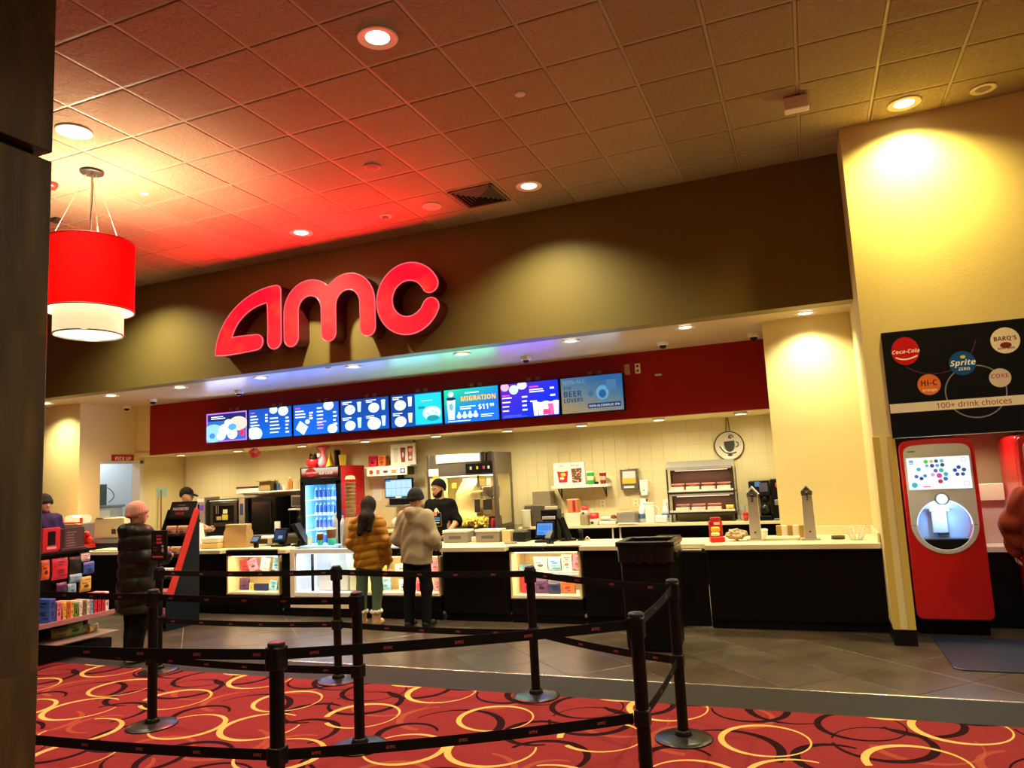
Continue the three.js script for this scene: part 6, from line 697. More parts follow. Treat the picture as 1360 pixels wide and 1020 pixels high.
tag(M('hose_bundle', [tube([[0.98, 1.98, -8.9], [1.1, 2.0, -8.85], [1.3, 1.985, -8.9], [1.36, 1.98, -9.0]], 0.008, 20, 8)], mt(0x8a8a88, 0.4)), 'grey hose lying on top of the left drink machine', 'hose');
{ const o = thing('alcove_counter', 'dark cabinet with a white ledge between the drink machines', 'cabinet', [1.69, 0, -9.0]); M('cabinet', rbx(-0.175, 0.175, 0, 0.76, -0.48, 0.0, 0.006), mt(0x0b0a10, 0.45), o); M('top', rbx(-0.178, 0.178, 0.76, 0.82, -0.49, 0.03, 0.006), mt(0xe4dce0, 0.35), o); M('back_panel', rbx(-0.178, 0.178, 0.821, 1.27, -0.3, -0.28, 0.004), mt(0xcdb8bc, 0.4), o); M('ledge', rbx(-0.178, 0.178, 1.27, 1.45, -0.32, -0.24, 0.008), mt(0xe6dfd4, 0.4), o); }
tag(M('rubber_mat', ext(poly([[0.95, 7.3], [1.02, 7.24], [2.3, 7.24], [2.3, 8.45], [0.95, 8.45]]), 0.012, 0.003).rotateX(-Math.PI / 2).translate(0, 0.001, 0), mt(0x2a3042, 0.32)), 'dark rubber mat in front of the drink machines', 'mat');
// ---------- drink poster ----------
{
  const o = thing('drink_poster', 'black poster of drink logos reading 100+ drink choices', 'poster', [0.76, 1.965, -8.065]); const w = 2.3, h = 1.045;
  M('panel', rbx(0, w, 0, h, -0.003, 0.02, 0.003), mt(0x08080c, 0.55, 0, { specularIntensity: 0.3 }), o);
  const s = 800 / w, X = (v) => (v - 0.76) * s, Y = (v) => (3.01 - v) * s;
  const t = canvas(800, 364, (x, cw, ch) => {
    x.fillStyle = '#05060f'; x.fillRect(0, 0, cw, ch);
    x.lineWidth = 3; x.strokeStyle = '#5a2a4a'; x.beginPath(); x.arc(X(1.19), Y(2.93), 0.37 * s, 0.2, 2.3); x.stroke(); x.strokeStyle = '#8a8a8e'; x.lineWidth = 4; x.beginPath(); x.arc(X(1.5), Y(2.36), 0.25 * s, 0, 7); x.stroke();
    x.fillStyle = '#e4dccc'; x.fillRect(0, Y(2.295), cw, 0.092 * s); txt(x, '100+ drink choices', X(1.155), Y(2.222), 26, '#8a1c28', 'normal');
    blob(x, X(0.95), Y(2.81), 0.123 * s, 0.14 * s, '#c41420'); txt(x, 'Coca-Cola', X(0.95), Y(2.79), 18, '#fff', 'italic bold', 'center'); x.strokeStyle = '#fff'; x.lineWidth = 5; x.beginPath(); x.moveTo(X(0.86), Y(2.755)); x.quadraticCurveTo(X(0.93), Y(2.7), X(1.05), Y(2.755)); x.stroke();
    blob(x, X(1.12), Y(2.46), 0.1 * s, 0.103 * s, '#e07838'); txt(x, 'Hi-C', X(1.12), Y(2.45), 26, '#5a2410', 'bold', 'center'); txt(x, 'orange', X(1.12), Y(2.395), 13, '#f6e2c8', 'bold', 'center');
    blob(x, X(1.42), Y(2.64), 0.112 * s, 0.118 * s, '#12509c'); txt(x, 'Sprite', X(1.42), Y(2.62), 26, '#fff', 'italic bold', 'center'); blob(x, X(1.43), Y(2.7), 8, 6, '#d8d040'); txt(x, 'ZERO', X(1.43), Y(2.57), 14, '#e0ecff', 'bold', 'center');
    blob(x, X(1.79), Y(2.82), 0.12 * s, 0.125 * s, '#e8dcd4'); txt(x, "BARQ'S", X(1.79), Y(2.82), 19, '#4a1c14', 'bold', 'center'); blob(x, X(1.79), Y(2.775), 16, 10, '#7a2a24'); txt(x, 'ROOT BEER', X(1.79), Y(2.735), 9, '#4a1c14', 'bold', 'center');
    blob(x, X(1.71), Y(2.47), 0.09 * s, 0.09 * s, '#cfc4c0'); txt(x, 'COKE', X(1.71), Y(2.47), 20, '#b8606c', 'bold', 'center');
  }, { clamp: true });
  M('print', T(new THREE.PlaneGeometry(w - 0.01, h - 0.01), w / 2, h / 2, 0.0212), new THREE.MeshPhysicalMaterial({ map: t, roughness: 0.55, specularIntensity: 0.3 }), o);
}
// ---------- candy rack at left ----------
{
  const o = thing('candy_rack', 'black candy rack with shelves beside the timber column', 'rack', [0, 0, 0]);
  M('back_panel', rbx(-8.52, -8.46, 0.1, 1.16, -6.68, -4.95, 0.006), blackP, o); M('top_board', rbx(-8.6, -8.36, 1.13, 1.165, -6.7, -4.95, 0.006), blackP, o); M('base', rbx(-8.8, -7.95, 0, 0.12, -6.6, -4.95, 0.01), blackP, o);
  M('upper_shelf', rbx(-8.46, -7.95, 0.39, 0.415, -6.62, -4.95, 0.004), mt(0x7a686c, 0.4), o); M('lower_shelf', rbx(-8.46, -7.84, 0.18, 0.2, -6.6, -4.95, 0.004), mt(0x8a8078, 0.4), o); M('shelf_lip', rbx(-7.95, -7.935, 0.38, 0.435, -6.62, -4.95, 0.003), mt(0xa87c80, 0.4), o);
  for (const z of [-6.64, -5.0]) M('upright', rbx(-8.5, -8.44, 0.1, 1.16, z - 0.02, z + 0.02, 0.004), blackP, o);
  for (const z of [-6.12, -6.28, -6.45, -6.6]) M('peg_hook', rod([-8.46, 1.08, z], [-8.36, 1.085, z], 0.004, 6), steel, o);
  const pb = (nm, c, z, y, w, h, k) => { const b = M('candy_bag', bagG, packMat(c, k)); b.scale.set(w, h, 0.06); b.position.set(-8.4, y - h / 2, z); b.rotation.y = Math.PI / 2; tag(b, nm, 'candy bag', 'bags hanging on the candy rack'); };
  pb('orange candy bag at the left of the rack', 'orange', -6.06, 0.97, 0.1, 0.23, 1); pb('large red candy bag with a white print on the rack', 'red', -6.24, 0.96, 0.2, 0.25, 0); pb('black liquorice bag on the rack', 'black', -6.44, 0.98, 0.16, 0.2, 3); pb('white candy bag at the top right of the rack', 'white', -6.57, 1.06, 0.13, 0.11, 2); pb('dark blue candy bag at the right of the rack', 'blue', -6.62, 0.92, 0.15, 0.15, 0); pb('light blue candy bag under the black bag', 'sky', -6.45, 0.82, 0.16, 0.1, 2); pb('yellow candy bag low at the right of the rack', 'yellow', -6.58, 0.73, 0.15, 0.18, 1); pb('dark red candy bag low on the rack', 'purple', -6.27, 0.72, 0.13, 0.15, 3); pb('sky blue candy bag low beside the dark red one', 'sky', -6.4, 0.7, 0.11, 0.13, 0);
  const bxs = [['blue', -5.88, 0.08, 0.26], ['pink', -5.96, 0.05, 0.22], ['yellow', -6.03, 0.04, 0.2], ['orange', -6.075, 0.035, 0.2], ['yellow', -6.12, 0.04, 0.2], ['green', -6.17, 0.045, 0.17], ['white', -6.23, 0.04, 0.18], ['olive', -6.28, 0.035, 0.18], ['white', -6.325, 0.035, 0.18], ['sky', -6.37, 0.035, 0.18], ['red', -6.42, 0.04, 0.23], ['red', -6.47, 0.04, 0.23], ['red', -6.52, 0.04, 0.23], ['white', -6.575, 0.045, 0.23]];
  bxs.forEach(([c, z, w, h], i) => { const b = M('candy_box', packG, packMat(c, i % 4)); b.scale.set(w * 0.95, h, 0.22); b.position.set(-8.12, 0.416, z); b.rotation.y = Math.PI / 2; tag(b, c + ' candy box standing on the rack shelf, ' + ORD[Math.min(i, 11)] + (i > 11 ? ' or later' : '') + ' from the left', 'candy box', 'boxes on the candy rack shelf'); if (i === 12) b.userData.label = 'red candy box on the rack shelf beside the end white box'; if (i === 13) b.userData.label = 'white candy box at the right end of the rack shelf'; });
  [['olive', -6.05, 0.2, 0.12], ['green', -6.22, 0.18, 0.17], ['olive', -6.34, 0.16, 0.1], ['yellow', -6.46, 0.2, 0.08]].forEach(([c, z, w, h], i) => { const b = M('snack_bag', bagG, packMat(c, i)); b.scale.set(w, h, 0.08); b.position.set(-8.1, 0.202, z); b.rotation.set(0, Math.PI / 2 + 0.3 * (i - 1.5), 0); tag(b, c + ' snack bag on the lowest rack shelf, ' + ORD[i] + ' from the left', 'snack bag', 'snack bags on the lowest rack shelf'); });
  const dsp = thing('rack_sign', 'dark notice board with grey lettering on top of the candy rack', 'notice', [-8.45, 1.166, -6.43], Math.PI / 2); M('frame', rbx(-0.16, 0.16, 0, 0.26, -0.01, 0.012, 0.004), mt(0x3a1c24, 0.4), dsp); M('print', T(new THREE.PlaneGeometry(0.29, 0.23), 0, 0.13, 0.0135), new THREE.MeshPhysicalMaterial({ map: canvas(128, 100, (x, w, h) => { x.fillStyle = '#4a3a3e'; x.fillRect(0, 0, w, h); lines(x, 30, 14, 6, 60, 14, '#8a7a7c', 5); x.fillStyle = '#2a1c22'; x.fillRect(0, 0, 18, h); }, { clamp: true }), roughness: 0.4 }), dsp); M('foot', rbx(-0.17, 0.17, 0, 0.02, -0.04, 0.05, 0.005), mt(0x5a3038, 0.4), dsp);
  const rs = thing('phone_display', 'red display card with a black phone picture on top of the candy rack', 'display card', [-8.45, 1.166, -6.16], Math.PI / 2); M('card', rbx(-0.11, 0.11, 0, 0.28, -0.02, 0.015, 0.004), mt(0xc01c2c, 0.4), rs); M('phone_print', rbx(-0.045, 0.045, 0.08, 0.24, 0.015, 0.022, 0.004), mt(0x141416, 0.3), rs); M('label', rbx(-0.06, 0.06, 0.03, 0.06, 0.015, 0.019, 0.003), mt(0xe0b8b8, 0.5), rs);
}
// ---------- pastry stand with the red stripe ----------
{
  const o = thing('snack_stand', 'black tiered pastry stand with a slanting red side stripe', 'stand', [-8.22, 0, -7.68]);
  const side = poly([[-0.3, 0], [0.26, 0], [0.26, 0.42], [-0.22, 1.55], [-0.3, 1.55]]);
  for (const s of [-1, 1]) { const g = ext(side, 0.02, 0.002); g.rotateY(-Math.PI / 2); M('side_panel', g.translate(s * 0.24 + 0.01, 0, 0), s > 0 ? mt(0x0e1820, 0.4) : blackP, o); }
  const stripe = poly([[0.25, 0.4], [0.27, 0.46], [-0.2, 1.56], [-0.29, 1.53], [0.17, 0.42]]); const sg = ext(stripe, 0.012, 0.002); sg.rotateY(-Math.PI / 2); M('red_stripe', sg.translate(0.266, 0, 0), mt(0xc82418, 0.4), o);
  M('back_panel', rbx(-0.24, 0.24, 0, 1.55, -0.31, -0.28, 0.004), blackP, o);
  M('header', (() => { const g = rbx(-0.235, 0.225, 0, 0.25, -0.01, 0.01, 0.004); g.rotateX(-0.35); return g.translate(0, 1.42, -0.2); })(), mt(0x120c0e, 0.4), o);
  M('header_print', (() => { const g = new THREE.PlaneGeometry(0.42, 0.2); g.translate(0, 0.125, 0.0125); g.rotateX(-0.35); return g.translate(0, 1.42, -0.2); })(), new THREE.MeshPhysicalMaterial({ map: canvas(256, 120, (x, w, h) => { x.fillStyle = '#120a0c'; x.fillRect(0, 0, w, h); lines(x, 70, 14, 1, 110, 14, '#6a5a5a', 8); txt(x, 'FAVORITES', 22, 62, 34, '#cbb8b4', 'bold'); txt(x, 'SNACK', 60, 100, 32, '#b02030', 'bold'); }, { clamp: true }), roughness: 0.4 }), o);
  [[1.2, -0.2], [0.93, -0.08], [0.66, 0.04], [0.4, 0.11], [0.15, 0.11]].forEach(([y, z], i) => { M('shelf', rbx(-0.235, 0.228, y - 0.015, y, -0.28, z + 0.12, 0.003), blackP, o); for (const s of [-1, 1]) { const b = M('pastry_pack', bagG, packMat(i === 2 ? 'white' : i > 2 ? 'pink' : 'tan', (i + s + 2) % 4)); b.scale.set(0.18, 0.13, 0.09); b.position.set(-8.22 + s * 0.105, y + 0.001, -7.68 + z + 0.04); tag(b, (s < 0 ? 'left' : 'right') + ' pastry pack on the ' + ORD[i] + ' tier of the black pastry stand', 'pastry pack', 'packs on the pastry stand'); } });
}
// ---------- people ----------
function sdfMesh(f, lo, hi, c) {            // naive surface nets
  const n = [0, 1, 2].map((k) => Math.ceil((hi[k] - lo[k]) / c) + 1), [nx, ny, nz] = n, v = new Float32Array(nx * ny * nz), id = (i, j, k) => i + nx * (j + ny * k);
  for (let k = 0; k < nz; k++) for (let j = 0; j < ny; j++) for (let i = 0; i < nx; i++) v[id(i, j, k)] = f(lo[0] + i * c, lo[1] + j * c, lo[2] + k * c);
  const at = new Int32Array(nx * ny * nz).fill(-1), pos = [], ix = [];
  const E = [[0, 1], [0, 2], [0, 4], [1, 3], [1, 5], [2, 3], [2, 6], [3, 7], [4, 5], [4, 6], [5, 7], [6, 7]], q = new Float32Array(8);
  for (let k = 0; k < nz - 1; k++) for (let j = 0; j < ny - 1; j++) for (let i = 0; i < nx - 1; i++) {
    let m = 0; for (let t = 0; t < 8; t++) { q[t] = v[id(i + (t & 1), j + ((t >> 1) & 1), k + (t >> 2))]; if (q[t] < 0) m |= 1 << t; }
    if (m === 0 || m === 255) continue;
    let x = 0, y = 0, z = 0, s = 0;
    for (const [a, b] of E) if ((q[a] < 0) !== (q[b] < 0)) { const t = q[a] / (q[a] - q[b]); x += (a & 1) + t * ((b & 1) - (a & 1)); y += ((a >> 1) & 1) + t * (((b >> 1) & 1) - ((a >> 1) & 1)); z += (a >> 2) + t * ((b >> 2) - (a >> 2)); s++; }
    at[id(i, j, k)] = pos.length / 3; pos.push(lo[0] + (i + x / s) * c, lo[1] + (j + y / s) * c, lo[2] + (k + z / s) * c);
  }
  const quad = (a, b, d, e, flip) => { if (a < 0 || b < 0 || d < 0 || e < 0) return; if (flip) ix.push(a, d, b, a, e, d); else ix.push(a, b, d, a, d, e); };
  for (let k = 1; k < nz - 1; k++) for (let j = 1; j < ny - 1; j++) for (let i = 1; i < nx - 1; i++) {
    const o = v[id(i, j, k)] < 0;
    if (o !== v[id(i + 1, j, k)] < 0) quad(at[id(i, j - 1, k - 1)], at[id(i, j, k - 1)], at[id(i, j, k)], at[id(i, j - 1, k)], !o);
    if (o !== v[id(i, j + 1, k)] < 0) quad(at[id(i - 1, j, k - 1)], at[id(i - 1, j, k)], at[id(i, j, k)], at[id(i, j, k - 1)], !o);
    if (o !== v[id(i, j, k + 1)] < 0) quad(at[id(i - 1, j - 1, k)], at[id(i, j - 1, k)], at[id(i, j, k)], at[id(i - 1, j, k)], !o);
  }
  const g = new THREE.BufferGeometry(); g.setAttribute('position', new THREE.Float32BufferAttribute(pos, 3)); g.setIndex(ix); g.computeVertexNormals();
  g.setAttribute('uv', new THREE.Float32BufferAttribute(new Float32Array(pos.length / 3 * 2), 2));
  return g;
}
const cap = (x, y, z, a, b, ra, rb) => { const dx = b[0] - a[0], dy = b[1] - a[1], dz = b[2] - a[2], px = x - a[0], py = y - a[1], pz = z - a[2], t = Math.max(0, Math.min(1, (px * dx + py * dy + pz * dz) / (dx * dx + dy * dy + dz * dz + 1e-9))), ex = px - t * dx, ey = py - t * dy, ez = pz - t * dz; return Math.sqrt(ex * ex + ey * ey + ez * ez) - (ra + (rb - ra) * t); };
const ell = (x, y, z, c, r) => { const px = (x - c[0]) / r[0], py = (y - c[1]) / r[1], pz = (z - c[2]) / r[2], k = Math.sqrt(px * px + py * py + pz * pz); return (k - 1) * Math.min(r[0], r[1], r[2]); };
const smin = (a, b, k) => { const h = Math.max(k - Math.abs(a - b), 0) / k; return Math.min(a, b) - h * h * k * 0.25; };
const chain = (x, y, z, list, k) => { let d = 9; for (const [a, b, ra, rb] of list) d = smin(d, cap(x, y, z, a, b, ra, rb), k); return d; };
function bounds(list, m) { const lo = [9, 9, 9], hi = [-9, -9, -9]; for (const [a, b, ra, rb] of list) for (const [p, r] of [[a, ra], [b, rb]]) for (let i = 0; i < 3; i++) { lo[i] = Math.min(lo[i], p[i] - r - m); hi[i] = Math.max(hi[i], p[i] + r + m); } return [lo, hi]; }
// head in its own frame: origin at the base of the neck, facing +z
const headF = (x, y, z) => { const ax = Math.abs(x); let d = ell(x, y, z, [0, 0.15, -0.008], [0.076, 0.098, 0.096]); d = smin(d, ell(x, y, z, [0, 0.085, 0.03], [0.056, 0.062, 0.06]), 0.045); d = smin(d, ell(x, y, z, [0, 0.05, 0.06], [0.025, 0.022, 0.024]), 0.035); d = smin(d, cap(x, y, z, [0, -0.03, -0.015], [0, 0.08, -0.012], 0.052, 0.05), 0.03); d = smin(d, cap(x, y, z, [0, 0.143, 0.083], [0, 0.105, 0.106], 0.008, 0.014), 0.014); d = smin(d, cap(ax, y, z, [0.012, 0.158, 0.086], [0.045, 0.156, 0.074], 0.008, 0.007), 0.016); d = smin(d, ell(ax, y, z, [0.078, 0.118, -0.008], [0.01, 0.03, 0.018]), 0.01); d = smin(d, cap(ax, y, z, [0, 0.073, 0.088], [0.016, 0.073, 0.083], 0.008, 0.005), 0.01); const eye = ell(ax, y, z, [0.031, 0.137, 0.09], [0.016, 0.01, 0.012]); return Math.max(d, -eye); };
const headGeo = sdfMesh(headF, [-0.1, -0.1, -0.12], [0.1, 0.26, 0.135], 0.0048);
// a relaxed, half-closed right hand: wrist at the origin, fingers towards -y, palm towards -x
const handList = [[[0, 0, 0], [0, -0.03, 0], 0.024, 0.026]];
for (let i = 0; i < 4; i++) { const z = -0.028 + i * 0.0185, L = [0.026, 0.031, 0.029, 0.022][3 - i]; handList.push([[0.002, -0.02, z * 0.7], [0.004, -0.078, z], 0.013, 0.0105], [[0.004, -0.078, z], [-0.008, -0.078 - L, z], 0.0095, 0.009], [[-0.008, -0.078 - L, z], [-0.026, -0.078 - L * 1.75, z], 0.0088, 0.0072]); }
handList.push([[0, -0.02, 0.022], [-0.016, -0.05, 0.043], 0.014, 0.0115], [[-0.016, -0.05, 0.043], [-0.03, -0.082, 0.044], 0.0108, 0.008]);
const handGeo = sdfMesh((x, y, z) => { let d = 9; for (const [a, b, ra, rb] of handList) d = smin(d, cap(x, y, z, a, b, ra, rb), 0.006); return d; }, [-0.06, -0.16, -0.06], [0.05, 0.04, 0.075], 0.0036);
const V3 = (a) => new THREE.Vector3(...a);
function person(label, pos, turn, o) {
  const P = thing('person', label, 'person', pos, turn), s = o.scale || 1, J = { hip: 0.92, knee: 0.49, sh: 1.4, ...(o.j || {}) };
  P.scale.setScalar(s);
  const skin = new THREE.MeshPhysicalMaterial({ color: o.skin || 0xc08a66, roughness: 0.55 }), st = o.stance || [[0.1, 0], [0.1, 0]];
  const arms = o.arms || [{ e: [0.27, 1.13, 0.0], w: [0.25, 0.88, 0.08] }, { e: [-0.27, 1.13, 0.0], w: [-0.25, 0.88, 0.08] }], lean = o.lean || 0;
  const shp = (i) => [i ? -0.165 : 0.165, J.sh - 0.02, lean], torso = (g, yb = 0.95) => [[[0.07, yb, 0], [0.085, 1.3, lean], 0.092 + g, 0.085 + g], [[-0.07, yb, 0], [-0.085, 1.3, lean], 0.092 + g, 0.085 + g], [[0, yb, 0], [0, 1.34, lean], 0.1 + g, 0.09 + g], [[0.04, 1.385, lean], [0.145, 1.375, lean], 0.06 + g * 0.8, 0.052 + g * 0.8], [[-0.04, 1.385, lean], [-0.145, 1.375, lean], 0.06 + g * 0.8, 0.052 + g * 0.8]];
  const armL = (g, w = 0) => arms.flatMap((a, i) => [[shp(i), a.e, 0.052 + g * 0.8, 0.042 + g * 0.8 + w], [a.e, a.w, 0.042 + g * 0.8 + w, 0.029 + g * 0.85 + w]]);
  const leg = (g, yEnd = 0.09) => st.flatMap(([dx, dz], i) => { const q = i ? -1 : 1, kx = q * (dx + 0.005); return [[[q * 0.085, J.hip, 0], [kx, J.knee, 0.015 + dz * 0.5], 0.088 + g, 0.06 + g], [[kx, J.knee, 0.015 + dz * 0.5], [q * dx, yEnd, -0.02 + dz], 0.06 + g, 0.042 + g * 1.2]]; });
  const foot = (g) => st.flatMap(([dx, dz], i) => { const q = i ? -1 : 1; return [[[q * dx, 0.045, -0.045 + dz], [q * (dx + 0.02), 0.035, 0.13 + dz], 0.038 + g, 0.034 + g]]; });
  // body: one surface of torso, limbs, feet, with head and hands
  const bl = [...torso(0), ...armL(0), ...leg(0), ...foot(-0.006), [[0, 1.36, lean], [0, 1.5, lean * 1.3], 0.06, 0.052]], [lo, hi] = bounds(bl, 0.03);
  const parts = [sdfMesh((x, y, z) => chain(x, y, z, bl, 0.05), lo, hi, 0.017)];
  const hm = new THREE.Matrix4().compose(new THREE.Vector3(0, 1.47, lean * 1.25), new THREE.Quaternion().setFromEuler(new THREE.Euler(...(o.head || [0, 0, 0]), 'YXZ')), new THREE.Vector3(1, 1, 1));
  parts.push(headGeo.clone().applyMatrix4(hm));
  arms.forEach((a, i) => { const d = V3(a.w).sub(V3(a.e)).normalize(), m = new THREE.Matrix4(), yq = new THREE.Quaternion().setFromUnitVectors(new THREE.Vector3(0, -1, 0), d); const g = handGeo.clone(); if (i) { g.scale(-1, 1, 1); const ia = g.index.array; for (let t = 0; t < ia.length; t += 3) { const u = ia[t]; ia[t] = ia[t + 1]; ia[t + 1] = u; } g.computeVertexNormals(); } m.compose(V3(a.w).addScaledVector(d, 0.015), yq, new THREE.Vector3(1, 1, 1)); parts.push(g.applyMatrix4(m)); });
  M('body', parts, skin, P);
  // clothes
  const t = o.top, tl = [...torso(t.g, Math.min(0.95, t.hem - 0.03)), ...armL(t.g, t.sleeve || 0)], hoodL = t.hood ? [[[0.09, 1.45, lean - 0.03], [0.0, 1.43, lean - 0.12], 0.05, 0.062], [[-0.09, 1.45, lean - 0.03], [0.0, 1.43, lean - 0.12], 0.05, 0.062], [[0, 1.43, lean - 0.12], [0, 1.33, lean - 0.13], 0.062, 0.035]] : [], colL = t.collar ? [[[0, 1.42, lean], [0, 1.5, lean * 1.2], 0.075, 0.072]] : [];
  const all = [...tl, ...hoodL, ...colL], [tlo, thi] = bounds(all, 0.04), flare = t.flare || 0;
  M(t.name || 'jacket', sdfMesh((x, y, z) => {
    const k = 1 + (y < 1.05 ? flare * (1.05 - y) : 0);
    let d = chain(x / k, y, z / k, tl, 0.05);
    if (hoodL.length) d = smin(d, chain(x, y, z, hoodL, 0.03), 0.02);
    if (colL.length) d = smin(d, chain(x, y, z, colL, 0.03), 0.03);
    if (t.puff) d -= t.puff * (Math.sqrt(Math.abs(Math.sin((y + 0.02 * Math.sin(7 * x)) * Math.PI / (t.pitch || 0.12)))) - 0.5);
    d += (t.wrinkle === undefined ? 0.004 : t.wrinkle) * (Math.sin(31 * y + 12 * x + 5 * Math.sin(9 * x + 11 * z)) + 0.6 * Math.sin(47 * x + 13 * y + 21 * z));
    d = Math.max(d, t.hem - y + 0.015 * Math.sin(9 * x));
    if (t.cuff !== undefined) { for (const a of arms) { const ex = a.w[0] - a.e[0], ey = a.w[1] - a.e[1], ez = a.w[2] - a.e[2], L = Math.hypot(ex, ey, ez), pr = ((x - a.e[0]) * ex + (y - a.e[1]) * ey + (z - a.e[2]) * ez) / L, near = cap(x, y, z, a.e, a.w, 0.11, 0.1); if (near < 0 && pr > t.cuff * L) d = Math.max(d, pr - t.cuff * L); } }
    if (!hoodL.length && !colL.length) d = Math.max(d, -cap(x, y, z, [0, 1.44, lean], [0, 1.6, lean], 0.062, 0.08));
    return d;
  }, [tlo[0] - 0.05, Math.max(tlo[1], t.hem - 0.05), tlo[2] - 0.05], [thi[0] + 0.05, thi[1] + 0.02, thi[2] + 0.05], t.cell || 0.0115), new THREE.MeshPhysicalMaterial({ color: t.color, roughness: t.rough || 0.75, specularIntensity: t.spec || 0.2, bumpMap: bumpFine, bumpScale: 0.0006 }), P);
  if (t.print) { const g = new THREE.PlaneGeometry(0.24, 0.3, 8, 8), p = g.attributes.position; for (let i = 0; i < p.count; i++) p.setZ(i, 0.122 + lean + t.g - 0.9 * p.getX(i) * p.getX(i) * 2 - 0.12 * Math.pow(p.getY(i), 2)); g.computeVertexNormals(); M('shirt_print', g.translate(0, 1.2, 0), new THREE.MeshPhysicalMaterial({ map: t.print, transparent: true, alphaTest: 0.5, roughness: 0.7 }), P); }
  const L = o.legs, ll = leg(L.g, L.end || 0.09), [l0, l1] = bounds(ll, 0.03);
  M('trousers', sdfMesh((x, y, z) => { let d = chain(x, y, z, ll, 0.035); d = smin(d, cap(x, y, z, [0.07, 0.95, 0], [-0.07, 0.95, 0], 0.105 + L.g, 0.105 + L.g), 0.04); d += 0.0015 * Math.sin(38 * y + 19 * x + 24 * z); return Math.max(d, (L.end || 0.09) - 0.03 - y); }, [l0[0], l0[1] - 0.02, l0[2]], [l1[0], 1.08, l1[2] + 0.03], 0.0125), new THREE.MeshPhysicalMaterial({ color: L.color, roughness: 0.85, specularIntensity: 0.2, bumpMap: bumpFine, bumpScale: 0.0005 }), P);
  st.forEach(([dx, dz], i) => { const q = i ? -1 : 1, F = o.shoe, fl = [[[q * dx, 0.05, -0.05 + dz], [q * (dx + 0.02), 0.042, 0.13 + dz], 0.046, 0.042]]; if (F.boot) fl.push([[q * dx, 0.05, -0.03 + dz], [q * dx, F.boot, -0.02 + dz], 0.058, 0.06]); const [f0, f1] = bounds(fl, 0.03); const sh = M('shoe', sdfMesh((x, y, z) => Math.max(chain(x, y, z, fl, 0.03), 0.022 - y), f0, f1, 0.009), mt(F.color, 0.6), P); M('sole', ext((() => { const e = new THREE.Shape(); e.absellipse(q * (dx + 0.01), -0.04 - dz, 0.055, 0.145, 0, 6.3); return e; })(), 0.026, 0.004).rotateX(-Math.PI / 2), mt(F.sole || 0x1a1816, 0.6), sh); if (F.fur) M('fur_cuff', sdfMesh((x, y, z) => { const a = Math.atan2(z - dz, x - q * dx), r = Math.hypot(x - q * dx, z + 0.02 - dz); return Math.hypot(r - 0.064, y - F.boot) - 0.024 - 0.005 * Math.sin(9 * a + 40 * y); }, [q * dx - 0.11, F.boot - 0.05, dz - 0.13], [q * dx + 0.11, F.boot + 0.05, dz + 0.09], 0.009), mt(0xe6dccb, 0.9), sh); });
  // head wear, hair, face
  const put = (name, f, lo2, hi2, c, m) => M(name, sdfMesh(f, lo2, hi2, c).applyMatrix4(hm), m, P);
  if (o.beanie) { const bm = new THREE.MeshPhysicalMaterial({ color: o.beanie, roughness: 0.9, bumpMap: bumpFine, bumpScale: 0.001 }); put('beanie', (x, y, z) => { let d = ell(x, y, z, [0, 0.165, -0.012], [0.1, 0.115, 0.115]); d = smin(d, Math.hypot(Math.hypot(x, (z + 0.008) * 0.88) - 0.092, (y - 0.145 - 0.25 * z) * 0.55) - 0.014, 0.012); d += 0.0025 * Math.sin(Math.atan2(x, z) * 36); return Math.max(d, 0.118 + 0.32 * z - y); }, [-0.13, 0.06, -0.14], [0.13, 0.3, 0.13], 0.0056, bm); }
  if (o.capHat) { const bm = mt(o.capHat, 0.75); put('cap', (x, y, z) => { let d = Math.max(ell(x, y, z, [0, 0.165, -0.008], [0.086, 0.095, 0.104]), 0.155 - y); const br = Math.max(Math.abs(y - 0.158 + 0.25 * Math.max(0, z - 0.08)) - 0.006, ell(x, y * 0.0, z, [0, 0, 0.1], [0.078, 1, 0.085])); return smin(d, Math.max(br, 0.05 - z), 0.01); }, [-0.11, 0.12, -0.13], [0.11, 0.28, 0.2], 0.006, bm); }
  if (o.hair) { const h = o.hair, hmM = new THREE.MeshPhysicalMaterial({ color: h.color, roughness: 0.7, specularIntensity: 0.3 }); put('hair', (x, y, z) => { let d = ell(x, y, z, [0, 0.157, -0.02], [0.09 + (h.vol || 0), 0.108 + (h.vol || 0), 0.105 + (h.vol || 0)]); d = Math.max(d, h.long ? z - 0.055 - 0.5 * (y - 0.16) : z - 1.15 * (y - 0.158)); if (!h.long) d = Math.max(d, 0.06 - y); else { const drop = chain(x, y, z, h.drop, 0.05); d = smin(Math.max(d, -0.02 - y), drop, 0.05); } d += 0.003 * Math.sin(Math.atan2(x, z + 0.3) * 90 + 6 * Math.sin(12 * y)); return d; }, [-0.22, h.long ? -0.4 : 0.03, -0.24], [0.22, 0.3, 0.13], h.long ? 0.0085 : 0.006, hmM); }
  if (o.beard) put('beard', (x, y, z) => { const ax = Math.abs(x); let d = headF(x, y, z) - 0.008; d = Math.max(d, y - 0.06 - 1.1 * Math.max(0, ax - 0.026)); d = Math.max(d, 0.015 - y, y - 0.13, 0.012 - z); return Math.min(d, cap(ax, y, z, [0.002, 0.089, 0.101], [0.026, 0.08, 0.088], 0.006, 0.004)); }, [-0.1, 0, -0.02], [0.1, 0.14, 0.13], 0.005, mt(o.beard, 0.75));
